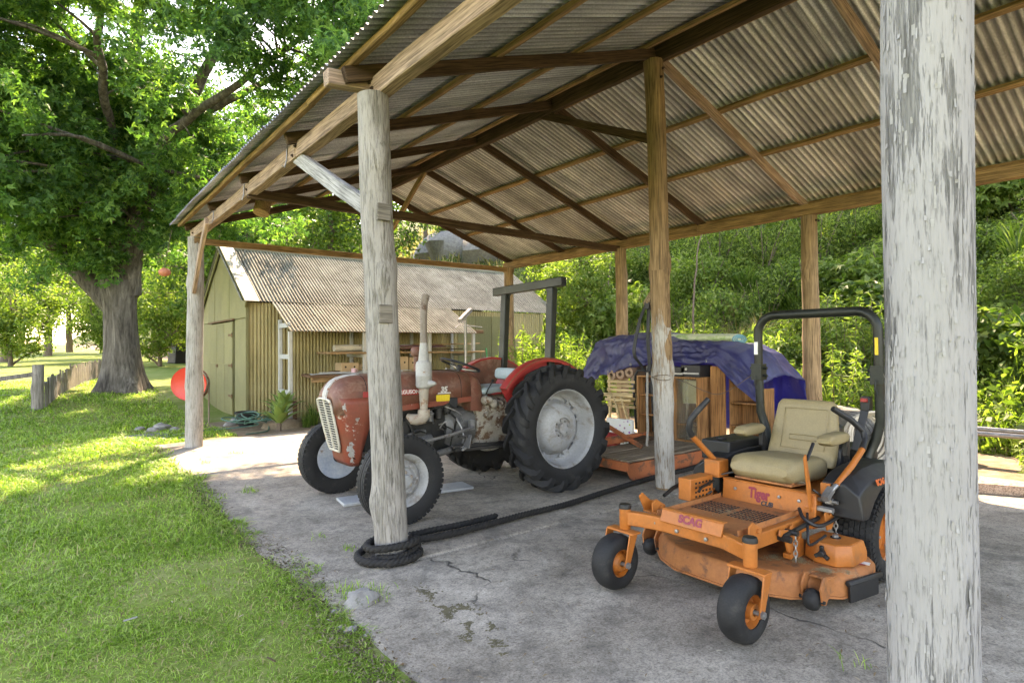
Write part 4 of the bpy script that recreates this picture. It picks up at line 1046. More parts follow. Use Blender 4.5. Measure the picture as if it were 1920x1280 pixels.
for s in (1, -1):
    cushion((.03, .005+s*.30, .885), (.29, .105, .075), (0, .03, 0), 'arm_rest', M_vinyl, mw, .4)
    def f(mb): mb.box((-.10, .03+s*.30, .82), (.05, .03, .12)); mb.bar((-.14, .03+s*.29, .70), (-.10, .03+s*.30, .83), .03, .05)
    Bm('arm_bracket', M_black, f, bevel=.004)
# drive levers
for s, y in ((1, .36), (-1, -.34)):
    if s > 0: pts = [(.40, y+.07, .60), (.33, y+.09, .645), (.16, y+.11, .745), (.0, y+.11, .83), (-.08, y+.10, .885), (-.095, y+.08, .94), (-.04, y+.03, 1.01), (.07, y-.04, 1.09)]
    else: pts = [(.33, y, .62), (.40, y-.02, .70), (.52, y-.035, .80), (.63, y-.04, .885), (.665, y-.04, .935), (.66, y-.03, 1.0), (.62, y, 1.06), (.55, y+.04, 1.14)]
    def f(mb): mb.tube(pts[:2], .016, 10); mb.box(pts[0], (.10, .04, .035), (0, .5, 0))
    lv = Bm('drive_lever', M_steel, f)
    def f(mb): mb.tube(pts[1:4], .02, 10)
    Bm('lever_arm', M_or, f, lv)
    def f(mb): mb.tube(pts[3:], [.022]+[.021]*(len(pts)-5)+[.019], 12)
    Bm('lever_grip', M_black, f, lv)
# near-side linkage uprights
def f(mb): mb.prism([(0, 0), (.05, 0), (.035, .34), (.005, .36)], (.40, .335, .48), (1, 0, 0), (.25, 0, 1), (0, .012, 0)); mb.cyl((.42, .30, .50), (.42, .36, .50), .02, n=8)
Bm('brake_lever', M_or, f, bevel=.003)
def f(mb): mb.bar((.49, .345, .80), (.40, .345, .90), .02, .012)
Bm('brake_grip', M_black, f, bevel=.004)
def f(mb): mb.box((.25, .40, .56), (.14, .02, .15)); mb.box((.25, .36, .48), (.16, .12, .02)); mb.box((.34, .39, .60), (.02, .06, .10))
Bm('pump_bracket', M_or, f, bevel=.004)
def f(mb): mb.cyl((.36, .30, .545), (.36, .47, .545), .012, n=8); mb.cyl((.36, .40, .545), (.36, .44, .545), .022, n=6); mb.cyl((.40, .36, .50), (.40, .46, .50), .018, n=6)
Bm('linkage_bolt', M_steel, f)
# black side bodies with wheel arches
def body(s):
    mb = MB(); xs = [.33, .29, .24, .15, .05, -.08, -.21, -.31, -.40, -.52, -.60]
    rings = []
    for x in xs:
        top = np.interp(x, [-.60, -.3, -.05, .2, .33], [.68, .73, .735, .715, .655])
        zb = .42 if x > .28 else (.42+.0 if x > .24 else .0)
        arch = math.sqrt(max(0, .345**2-(x+.08)**2))
        zb = max(.45, .285+arch)
        y0, y1, y2 = s*.36, s*.50, s*.60
        rings.append([(x, y0, zb), (x, y0, top), (x, y1, top), (x, y2-.02*s, min(top-.05, top-.06)), (x, y2, max(zb+.015, top-.17)), (x, y2, zb)])
    mb.loft(rings)
    return mb
bd = body(1).build('side_body', M_black, mw, bevel=.02, seg=3, smooth=50)
for tx, sz, cx_, m_ in (('SCAG', .050, .06, M_decal_o), ('Tiger', .055, -.08, M_decal_o), ('CUB', .028, -.165, M_decal_w)):
    me = text_mesh(tx, sz, .0008, .1 if tx != 'SCAG' else 0, .0025); me.materials.append(m_)
    nrm = Vector((.0, .93, .37)).normalized(); link('lettering', me, None, bd, basis((-1, 0, 0), (0, -nrm.z, nrm.y), nrm, Vector((cx_, .588, .648))+nrm*.012))
body(-1).build('side_body', M_black, mw, bevel=.02, seg=3, smooth=50)
def f(mb): mb.box((-.06, -.50, .72), (.46, .24, .15)); mb.cyl((.08, -.5, .79), (.08, -.5, .815), .04, n=14)
Bm('fuel_tank', M_black, f, bevel=.03, seg=3)
def f(mb): mb.box((-.42, 0, .58), (.46, .50, .40)); mb.cyl((-.42, 0, .78), (-.42, 0, .92), .17, n=20); mb.box((-.62, .0, .50), (.10, .6, .30))
Bm('engine', M_black, f, bevel=.02)
def f(mb): mb.lathe([(.06, -.1), (.062, .1), (.03, .11), (0, .11)], 14, at_axis((-.45, .30, .72), (1, 0, 0)))
Bm('muffler', M_oily, f)
# roll bar
YR = .44
def rb_pts(s0):
    P_ = [(-.30, s0*.36, .52), (-.36, s0*.37, .74), (-.40, s0*.40, .84), (-.385, s0*YR, .98), (-.365, s0*YR, 1.30)]
    return P_
def f(mb):
    pts = []
    for s in (1, -1):
        side = [Vector(p) for p in rb_pts(s)] + [Vector((-.36, s*YR, 1.6))] + [Vector((-.36, s*(YR-.14+.14*math.cos(a)), 1.61+.14*math.sin(a))) for a in np.linspace(.25, PI/2, 5)]
        pts += side if s > 0 else side[::-1]
    mb.tube(pts, .034, 8, sq=1.0)
rb = Bm('roll_bar', M_dkgreen, f, smooth=50)
for s in (1, -1):
    def f(mb): mb.box((-.365, s*YR, 1.30), (.085, .085, .13)); mb.cyl((-.365, s*YR-.07, 1.33), (-.365, s*YR+.07, 1.33), .012, n=8); mb.cyl((-.365, s*YR-.07, 1.27), (-.365, s*YR+.07, 1.27), .012, n=8); mb.tube([(-.31, s*YR, 1.27), (-.29, s*YR, 1.20), (-.30, s*YR+.01, 1.16), (-.32, s*YR, 1.20)], .004, 5)
    Bm('hinge_block', M_dkgreen, f, rb, .006)
def f(mb): mb.box((-.33, .44, 1.50), (.006, .02, .12))
Bm('warning_strip', M_yellow, f, rb)
def f(mb): mb.box((-.325, -.44, 1.49), (.006, .03, .10))
Bm('warning_strip', M_decal_w, f, rb)
# seat belt
def f(mb): mb.bar((-.36, .36, 1.10), (-.24, .33, .78), .05, .012, up=(1, .3, .2)); mb.box((-.36, .36, 1.10), (.06, .06, .10))
Bm('seat_belt', M_black, f, bevel=.004)
def f(mb): mb.box((-.32, .36, 1.125), (.03, .04, .025))
Bm('belt_button', M_red_clean, f, bevel=.004)
# rear wheels with block tread
def turf_wheel(y, s):
    C = Vector((-.08, y, .292))
    w_ = Bm('rear_wheel', M_oily, lambda mb: mb.cyl(C-Vector((0, s*.16, 0)), C, .04))
    mb = MB(); mb.lathe([(.155, -.10), (.17, -.115), (.22, -.122), (.262, -.112), (.278, -.09), (.282, 0), (.278, .09), (.262, .112), (.22, .122), (.17, .115), (.155, .10)], 48, None, True)
    n = 44
    for k in range(n):
        for j in range(7):
            a = 2*PI*(k+(.5 if j % 2 else 0))/n; z = -.096+.032*j; r_ = .284-(.006 if abs(z) > .08 else 0)
            mb.box((r_*math.cos(a), r_*math.sin(a), z), (.018, .030, .026), (0, 0, a))
        for ss in (-1, 1):
            a = 2*PI*k/n; mb.box((.256*math.cos(a), .256*math.sin(a), ss*.114), (.035, .022, .012), (0, 0, a))
    mb.build('tyre', M_tyre, w_, smooth=35, mtx=at_axis(C, (0, s, 0)))
    mb = MB(); mb.lathe([(.16, -.09), (.16, .09), (.168, .10), (.16, .106), (.148, .095), (.14, .03), (.10, .02), (.06, .025), (.05, .04), (.0, .042)], 36); mb.build('rim', M_or, w_, smooth=40, mtx=at_axis(C, (0, s, 0)))
    bolts(w_, C+Vector((0, s*.022, 0)), (0, s, 0), .08, 5, .011, .014, M_steel)
turf_wheel(.48, 1); turf_wheel(-.48, -1)
# cutting deck
DP = [(.99, -.26), (.99, .16), (.85, .42), (.70, .52), (.62, .60), (.40, .655), (.16, .60), (.10, -.55), (.28, -.66), (.55, -.68), (.76, -.58), (.90, -.44)]
def f(mb):
    mb.loft([[(x, y, z) for x, y in [(.55+(a-.55)*k, b*k) for a, b in DP]] for z, k in ((.075, 1.0), (.165, 1.0), (.205, .955), (.215, .93))])
dk = Bm('cutting_deck', M_or_d, f, bevel=.008)
def f(mb): mb.tube([(a*1.002, b*1.002, .079) for a, b in DP], .009, 6, closed=True)
Bm('deck_lip', M_or_d, f, dk)
def f(mb): mb.prism([(.20, .46), (.50, .46), (.55, .50), (.50, .54), (.30, .54), (.18, .52)], (0, 0, .2155), (1, 0, 0), (0, 1, 0), (0, 0, .012))
Bm('spindle_plate', M_or_d, f, dk, .004)
# belt cover with knob
def f(mb):
    pts = [(.30, .34), (.50, .34), (.56, .42), (.56, .54), (.48, .60), (.30, .60)]
    mb.loft([[(.43+(a-.43)*k, .47+(b-.47)*k, z) for a, b in pts] for z, k in ((.22, 1.05), (.275, 1.05), (.335, .95), (.342, .90))])
bc = Bm('belt_cover', M_or, f, bevel=.006)
def f(mb): mb.cyl((.40, .47, .338), (.40, .47, .346), .03, n=16)
Bm('cover_hole', M_hole, f, bc)
def f(mb): mb.cyl((.40, .47, .34), (.40, .47, .358), .018, n=8)
Bm('cover_bolt', M_steel, f, bc)
def f(mb):
    for k in range(3):
        a = PI/2+2*PI*k/3; mb.bar((.575, .47, .285), (.585, .47+.045*math.cos(a), .285+.045*math.sin(a)), .022, .02, up=(1, 0, 0))
    mb.cyl((.55, .47, .285), (.60, .47, .285), .018, n=12)
Bm('cover_knob', M_black, f, bc, .004)
def f(mb): mb.box((.56, .30, .285), (.16, .012, .13)); mb.prism([(0, 0), (.10, 0), (.10, .10), (.05, .13), (0, .10)], (.60, .315, .22), (-1, 0, 0), (0, 0, 1), (0, .012, 0)); mb.bar((.50, .30, .27), (.66, .30, .24), .05, .03)
Bm('deck_bracket', M_or, f, bevel=.003)
# anti-scalp rollers
for (x, y, s) in ((.775, .52, 1), (.765, -.61, -1)):
    def f(mb): mb.prism([(-.10, .09), (.02, .11), (.06, .05), (.04, -.04), (.0, -.05), (-.05, .0), (-.10, .0)], (x, y-s*.05-.006, .12), (1, 0, 0), (0, 0, 1), (0, .012, 0)); mb.prism([(-.10, .09), (.02, .11), (.06, .05), (.04, -.04), (.0, -.05), (-.05, .0), (-.10, .0)], (x, y+s*.055-.006, .12), (1, 0, 0), (0, 0, 1), (0, .012, 0)); mb.box((x-.07, y, .205), (.10, .13, .012))
    rbk = Bm('roller_bracket', M_or_d, f, bevel=.003)
    def f(mb): mb.lathe([(.0, -.042), (.03, -.042), (.05, -.03), (.058, -.01), (.058, .01), (.05, .03), (.03, .042), (0, .042)], 24, at_axis((x+.035, y, .095), (0, 1, 0))); mb.cyl((x+.035, y-.07, .095), (x+.035, y+.07, .095), .01, n=8)
    Bm('roller', M_tyre, f, rbk, smooth=60)
# discharge chute flap on the near side
def f(mb): mb.prism([(.60, .62), (.34, .665), (.34, .685), (.61, .64)], (0, 0, .055), (1, 0, 0), (0, 1, 0), (0, 0, .11)); mb.cyl((.61, .625, .16), (.30, .68, .16), .018, n=10)
Bm('discharge_flap', M_black, f, bevel=.006)
# height linkage, lift arms and chains
for s in (1, -1):
    def f(mb): mb.prism([(0, 0), (.05, -.02), (.10, .10), (.06, .15), (.02, .12), (-.08, .14), (-.10, .11), (-.04, .08)], (.74, s*.345-.006, .30), (-1, 0, 0), (0, 0, 1), (0, .012, 0))
    Bm('lift_arm', M_or, f, bevel=.003)
    def f(mb): mb.cyl((.80, s*.355, .40), (.40, s*.37, .44), .014, n=8); mb.cyl((.72, s*.30, .41), (.72, s*.40, .41), .016, n=8); mb.cyl((.80, s*.30, .39), (.80, s*.40, .39), .02, n=6)
    Bm('lift_rod', M_oily, f)
    def f(mb): mb.prism([(0, 0), (.06, 0), (.09, .10), (.05, .14), (.03, .08), (-.02, .12), (-.04, .05)], (.33, s*.41, .37), (1, 0, 0), (0, 0, 1), (0, .010, 0))
    Bm('lift_fork', M_or, f, bevel=.003)
    for (x, y, z0, z1) in ((.70, s*.375, .24, .39), (.30, s*.43, .28, .46)):
        nL = max(4, int((z1-z0)/.026)); me = None; lk = []
        mb = MB(); mb.tube([(.010*math.cos(a), 0, .019*math.sin(a)) for a in np.arange(0, 2*PI, PI/5)], .0042, 6, closed=True); me = mb.mesh('chain_link'); me.materials.append(M_steel)
        ch = Bm('chain', M_steel, lambda mb: mb.cyl((x-.0, y-.02, z1+.015), (x, y+.02, z1+.015), .008, n=8))
        for k in range(nL):
            link('chain_link', me, None, ch, Matrix.Translation((x, y, z0+(z1-z0)*(k+.5)/nL)) @ Matrix.Rotation(PI/2*(k % 2)+.4, 4, 'Z'))
# hydraulic hoses and control cables
for pts_, r_ in (([(.50, .30, .50), (.56, .36, .46), (.50, .42, .42), (.30, .44, .44), (.10, .40, .46)], .011), ([(.46, .33, .47), (.60, .40, .40), (.62, .42, .33), (.46, .44, .36)], .008), ([(.52, -.30, .50), (.66, -.36, .44), (.80, -.37, .42), (.95, -.34, .43)], .008), ([(.44, -.30, .60), (.38, -.20, .63), (.30, -.10, .62)], .006), ([(.45, .36, .62), (.36, .42, .55), (.22, .45, .50), (.05, .43, .47)], .007)):
    Bm('hydraulic_hose', M_black, lambda mb: mb.tube(resample0(pts_), r_, 7))
# decals and dry clippings on the deck
def f(mb): mb.box((.36, .60, .2185), (.05, .085, .0015), (0, 0, .25))
dl = Bm('warning_label', M_decal_w, f, dk)
def f(mb): mb.box((.398, .59, .2195), (.018, .083, .0012), (0, 0, .25))
Bm('label_band', M_decal_r, f, dl)
mb = MB(); rnd = random.Random(8)
for (cx_, cy_, cz_, r_, n) in ((.66, .52, .214, .05, 260), (.62, .36, .22, .06, 220), (.33, -.02, .63, .09, 160), (.36, .25, .62, .05, 90), (.70, .24, .22, .07, 120), (.80, .0, .458, .28, 120), (.60, .62, .217, .06, 60)):
    for k in range(n):
        a = rnd.uniform(0, 2*PI); d = abs(rnd.gauss(0, .5))*r_; x = cx_+d*math.cos(a); y = cy_+d*math.sin(a); z = cz_+max(0, .018*(1-d/r_))*rnd.random()
        b = rnd.uniform(0, PI); L_ = rnd.uniform(.01, .025); h_ = rnd.uniform(0, .006); w_ = .0009
        dx, dy_ = math.cos(b), math.sin(b)
        mb.add([(x-dx*L_-dy_*w_, y-dy_*L_+dx*w_, z+h_), (x-dx*L_+dy_*w_, y-dy_*L_-dx*w_, z+h_), (x+dx*L_+dy_*w_, y+dy_*L_-dx*w_, z+.001), (x+dx*L_-dy_*w_, y+dy_*L_+dx*w_, z+.001)], [(0, 1, 2, 3)])
o = mb.build('grass_clippings', M_dry, mw, smooth=0); o['kind'] = 'stuff'

# ------------------------------------------------------------------ clutter
def gp(px, py, z=0.0):
    a = (px-960)/FPX; b = -(py-640)/FPX
    d = _F + _Rr*a + _Ur*b; t_ = (z-CAM.z)/d.z; return CAM+d*t_
def dirp(px, D):  # ground point along an image column at depth D
    a = (px-960)/FPX; v = _f*D+_r*(a*D); return CAM.x+v.x, CAM.y+v.y
def T(name, label, cat, loc, rz=0, group=None): return thing(name, label, cat, loc, rz, group)
def Bp(name, mat, fn, parent, bevel=0, **kw):
    mb = MB(); fn(mb); return mb.build(name, mat, parent, bevel=bevel, **kw)
def solo(name, mat, fn, label, cat, bevel=0, group=None, loc=(0, 0, 0), rz=0, **kw):
    mb = MB(); fn(mb); o = mb.build(name, mat, None, bevel=bevel, **kw); o.location = loc; o.rotation_euler = (0, 0, rz); return tag(o, label, cat, group)

def resample(pts, step, closed=False):
    pts = [Vector(p) for p in pts]; n = len(pts); out = []
    def cr(p0, p1, p2, p3, t): return .5*((2*p1)+(-p0+p2)*t+(2*p0-5*p1+4*p2-p3)*t*t+(-p0+3*p1-3*p2+p3)*t**3)
    for i in range(n-1):
        p0 = pts[max(i-1, 0)]; p1 = pts[i]; p2 = pts[i+1]; p3 = pts[min(i+2, n-1)]
        m = max(2, int((p2-p1).length/step))
        out += [cr(p0, p1, p2, p3, k/m) for k in range(m)]
    return out+[pts[-1]]

# thick black rope: coil at the post, then along the joint
M_rope = weathered('black_rope', (.008, .0075, .007), (.022, .020, .018), (.06, .052, .042), scale=12, rough=.85, t3=(.6, .75), s3=16, bump=.6)
def rope(root, path, R0, rs_, pitch, step=.014, n=6, mat=M_rope):
    P_ = resample(path, step); L_ = 0; ph = []
    for i, p in enumerate(P_):
        if i: L_ += (p-P_[i-1]).length
        ph.append(2*PI*L_/pitch)
    for k in range(3):
        pts = []; ref = None
        for i, p in enumerate(P_):
            t_ = (P_[min(i+1, len(P_)-1)]-P_[max(i-1, 0)]).normalized()
            up = Vector((0, 0, 1)) if abs(t_.z) < .95 else Vector((1, 0, 0))
            sd_ = t_.cross(up).normalized(); u2 = sd_.cross(t_)
            a = ph[i]+2*PI*k/3; pts.append(p+(sd_*math.cos(a)+u2*math.sin(a))*R0)
        mb = MB(); mb.tube(pts, rs_, n); mb.build('rope_strand', mat, root, smooth=60)
rp = T('mooring_rope', 'thick black twisted rope coiled round a post foot and trailing over the concrete', 'rope', (0, 0, 0))
path = []
bx_, by_ = .055, -.02
for k in range(46):
    a = -.6 - k*.37; lp = k*.37/(2*PI)
    r_ = .185+.03*math.sin(k*1.3)*.4 if lp < 1.3 else .22+.05*math.sin(a*1.0+1.2)
    z_ = .13-.085*min(lp, 1.25)/1.25 if lp < 1.3 else .034
    cx_, cy_ = (bx_, by_) if lp < 1.3 else (bx_-.075, by_-.035)
    path.append((cx_+r_*math.cos(a), cy_+r_*math.sin(a)*.92, z_ + (.04 if 1.6 < lp < 1.8 else 0)))
tail = [gp(765, 1022), gp(830, 1012), gp(900, 994), gp(980, 972), gp(1060, 952), gp(1140, 926), gp(1215, 903), gp(1290, 884), gp(1345, 868), gp(1400, 858)]
path += [(p.x, p.y, .034) for p in tail]
rope(rp, path, .0135, .0155, .11)
rp2 = T('rope_end', 'second run of black rope lying alongside the coil tail', 'rope', (0, 0, 0))
path = [(p.x+dx, p.y+dy, .034) for p, dx, dy in zip([gp(775, 1014), gp(820, 1004), gp(865, 994), gp(905, 984), gp(935, 977)], [0, .02, .03, .03, .02, .02, .05], [.06, .06, .05, .05, .06, .065, .07])]
rope(rp2, path, .0125, .0145, .11)

# white plastic board under the tractor
solo('plastic_board', weathered('white_plastic', (.30, .31, .31), (.37, .38, .38), (.2, .18, .15), scale=5, rough=.5), lambda mb: mb.box((0, 0, .016), (1.38, .30, .028)), 'flat white plastic board on the concrete under the tractor', 'board', .006, loc=(1.02, 1.54, 0), rz=-.14)

# carry-all platform behind the tractor
M_tray = weathered('rusty_orange_steel', (.34, .085, .03), (.42, .13, .05), (.13, .06, .035), scale=5, rough=.65, t3=(.52, .6), s3=6)
W_deck = wood('worn_deck_boards', (.14, .105, .07), (.30, .24, .175), .03)
ca_ = T('carry_platform', 'rusty orange carry-all platform with worn board deck hitched behind the tractor', 'platform', (3.20, .47, 0), .0)
for i in range(5):
    Bp('deck_board', W_deck, lambda mb: mb.box((.80, .10+.165*i, .218+.003*(i % 2)), (1.55, .158, .028)), ca_, .004)
for y in (0, .84):
    def f(mb): mb.prism([(.10, .0), (.04, .03), (.0, .10), (.0, .20), (1.6, .20), (1.6, .02), (1.45, .0)], (0, y, 0), (1, 0, 0), (0, 0, 1), (0, .014, 0)); 
    Bp('skid_side', M_tray, f, ca_, .004)
Bp('front_rail', M_tray, lambda mb: mb.box((-.02, .42, .17), (.03, .90, .10)), ca_, .005)
for x in (.4, 1.0): Bp('cross_member', M_tray, lambda mb: mb.box((x, .42, .16), (.05, .82, .06)), ca_, .004)
Bp('hitch_mast', M_tray, lambda mb: mb.bar((.62, .95, .24), (.50, 1.30, .60), .05, .05), ca_, .004)
Bp('hitch_brace', M_tray, lambda mb: mb.bar((.75, .42, .26), (.55, 1.15, .62), .04, .05), ca_, .004)
Bp('hitch_rail', M_tray, lambda mb: mb.bar((.40, .98, .27), (1.55, .98, .27), .06, .09), ca_, .004)
Bp('timber_offcut', W_dark, lambda mb: mb.box((1.2, .80, .26), (.5, .16, .05), (0, 0, .3)), ca_, .004)

# glazed cabinet
M_ven = wood('teak_veneer', (.24, .105, .038), (.40, .20, .085), .05, ax=2)
M_ven2 = wood('orange_plank', (.30, .13, .045), (.42, .20, .08), .06, ax=2)
t = NT('cabinet_glass'); t.done((.75, .78, .7), .06, 0, None, .6); t.b.inputs['Transmission Weight'].default_value = .9; t.b.inputs['IOR'].default_value = 1.3; t.b.inputs['Alpha'].default_value = .55; M_glass = t.m
M_paperboard = weathered('cardboard', (.36, .25, .14), (.44, .32, .19), None, scale=6, rough=.9)
M_ylw = weathered('yellowed_card', (.48, .40, .20), (.56, .48, .28), None, scale=4, rough=.8)
cab = T('glass_cabinet', 'teak display cabinet with sliding glass doors beside the blue tarp', 'cabinet', (4.78, .66, .245))
CH = .86
for y in (.0, .36, .99): Bp('side_panel', M_ven, lambda mb: mb.box((.17, y, CH/2), (.34, .022, CH)), cab, .003)
for z in (.012, CH-.012): Bp('cabinet_board', M_ven, lambda mb: mb.box((.17, .495, z), (.345, .966, .022)), cab, .003)
Bp('back_panel', M_ven, lambda mb: mb.box((.335, .495, CH/2), (.012, .96, CH-.03)), cab)
mb = MB(); mb.box((.324, .0, CH/2), (.010, .016, CH-.05)); rm = mb.mesh('reed_strip'); rm.materials.append(M_ven)
for i in range(22): link('reed_strip', rm, None, cab, Matrix.Translation((0, .392+.0265*i, 0)))
for z in (.30, .58): Bp('shelf', M_ven2, lambda mb: mb.box((.18, .675, z), (.28, .60, .016)), cab, .002)
for z in (.22,): Bp('shelf', M_ven2, lambda mb: mb.box((.18, .18, z), (.28, .33, .016)), cab, .002)
for y0, x0 in ((.10, .03), (.26, .045)): Bp('glass_pane', M_glass, lambda mb: mb.box((x0, y0, CH/2), (.005, .19, CH-.05)), cab)
solo('cardboard_sheet', M_ylw, lambda mb: mb.prism([(-.12, -.15), (.12, -.16), (.125, .13), (.10, .16), (-.11, .15)], (0, 0, 0), (0, 1, 0), (0, 0, 1), (.012, 0, 0)), 'yellowed card sheet standing inside the glass cabinet', 'card', loc=(4.90, .84, .90))
# tall board and bookcase
solo('veneer_board', M_ven2, lambda mb: mb.box((0, 0, .50), (.035, .20, 1.06)), 'tall orange-brown board leaning beside the cabinet', 'board', .003, loc=(5.02, .50, .22), rz=.1)
bk = T('bookcase', 'brown open bookcase half covered by the blue tarp', 'bookcase', (5.16, -.02, .05))
for y, hh_ in ((0, .92), (.44, 1.08)): Bp('side_panel', M_ven, lambda mb: mb.box((.15, y, hh_/2), (.30, .02, hh_)), bk, .003)
for z in (.05, .42, .72): Bp('shelf', M_ven, lambda mb: mb.box((.15, .22, z), (.29, .42, .02)), bk, .003)
Bp('back_panel', M_ven, lambda mb: mb.box((.295, .22, .46), (.010, .44, .90)), bk)
# black stereo boxes and things on the cabinet
for y, w_, h_, lb in ((1.10, .42, .13, 'low black stereo unit lying on the cabinet'), (.80, .30, .16, 'square black box on the cabinet beside the stereo')):
    so_ = T('stereo_unit', lb, 'stereo', (4.86, y, .245+CH))
    Bp('case', M_black, lambda mb: mb.box((.12, 0, h_/2), (.28, w_, h_)), so_, .006)
    Bp('front_strip', M_steel, lambda mb: mb.box((-.022, 0, h_*.3), (.006, w_*.9, .02)), so_)
    Bp('dial', M_steel, lambda mb: mb.lathe([(.018, 0), (.016, .012), (0, .012)], 14, at_axis((-.02, w_*.2, h_*.65), (-1, 0, 0))), so_)
# slatted pine chairs folded together
M_pine = wood('pine_slats', (.46, .33, .17), (.60, .46, .26), .12, ax=1)
fc = T('folding_chair', 'folded pine slat chair leaning among the stored furniture', 'chair', (4.88, 2.05, .30), .12)
for i in range(7): Bp('slat', M_pine, lambda mb: mb.box((.02*(i % 2), 0, .32+.062*i), (.02, .50, .042)), fc, .003)
for y in (-.24, .24): Bp('side_rail', M_pine, lambda mb: mb.bar((.045, y, .02), (.045, y, .76), .03, .04), fc, .003)
for y, dy in ((-.05, .10), (-.20, .14), (.12, -.02)): Bp('leg', M_pine, lambda mb: mb.bar((-.10, y+dy, .50), (-.14, y-dy*.6, -.04), .022, .05, up=(1, 0, 0)), fc, .003)
Bp('top_slat', M_pine, lambda mb: mb.box((-.115, -.02, .50), (.02, .52, .05)), fc, .003)
Bp('top_slat', M_pine, lambda mb: mb.box((-.115, -.02, .43), (.02, .46, .04)), fc, .003)
# rolls of matting
M_roll = weathered('brown_matting', (.24, .15, .10), (.34, .23, .16), None, scale=9, rough=.9)
for k, (y, z) in enumerate(((2.28, 1.08), (2.12, 1.10), (1.96, 1.13), (1.86, 1.02))):
    solo('matting_roll', M_roll, lambda mb: mb.lathe([(.03, -.0), (.075, 0), (.078, .02), (.078, .6), (.075, .62), (.03, .62)], 18, at_axis((0, 0, 0), (1, .08, .05)), True), 'brown matting roll stacked above the folded chair', 'roll', group='brown matting rolls under the tarp', loc=(4.92+.02*k, y, z))
# white box with print and red fuel can
t = NT('floral_board'); co = t.coords(); vz = t.N('TexVoronoi'); vz.inputs['Scale'].default_value = 14; t.L(co, vz.inputs['Vector'])
M_flor = t.done(t.mix(t.ramp(vz.outputs['Distance'], [(.18, 1), (.24, 0)]), (.60, .62, .60), t.mix(.5, vz.outputs['Color'], (.30, .08, .08))), .6, 0, None, .3)
solo('printed_box', M_flor, lambda mb: mb.box((0, 0, .19), (.05, .46, .38)), 'white flower-printed box standing behind the platform', 'box', .006, loc=(4.66, 1.88, .0+.09), rz=.1)
fcn = T('fuel_can', 'dusty red fuel can beside the printed box', 'can', (4.30, 1.74, 0), .3)
Bp('body', M_red_clean, lambda mb: mb.box((0, 0, .16), (.14, .26, .32)), fcn, .03, seg=3)
Bp('handle', M_red_clean, lambda mb: mb.tube([(0, -.08, .31), (0, -.07, .36), (0, .05, .36), (0, .06, .31)], .013, 8), fcn)
Bp('cap', M_black, lambda mb: mb.cyl((0, .10, .31), (0, .10, .35), .028, n=12), fcn)
# grey plastic chair frame
gc = T('tube_chair', 'dark grey tubular chair back poking out beside the cabinet', 'chair', (4.95, 1.66, .30))
Bp('back_frame', M_black, lambda mb: mb.tube([(0, .16, .0), (-.03, .17, .5), (-.03, .15, .80), (-.02, .10, .87), (-.02, -.10, .87), (-.03, -.15, .80), (-.03, -.16, .5), (0, -.16, .0)], .02, 10), gc)
Bp('back_panel', M_black, lambda mb: mb.box((-.01, 0, .62), (.02, .27, .16)), gc, .01)

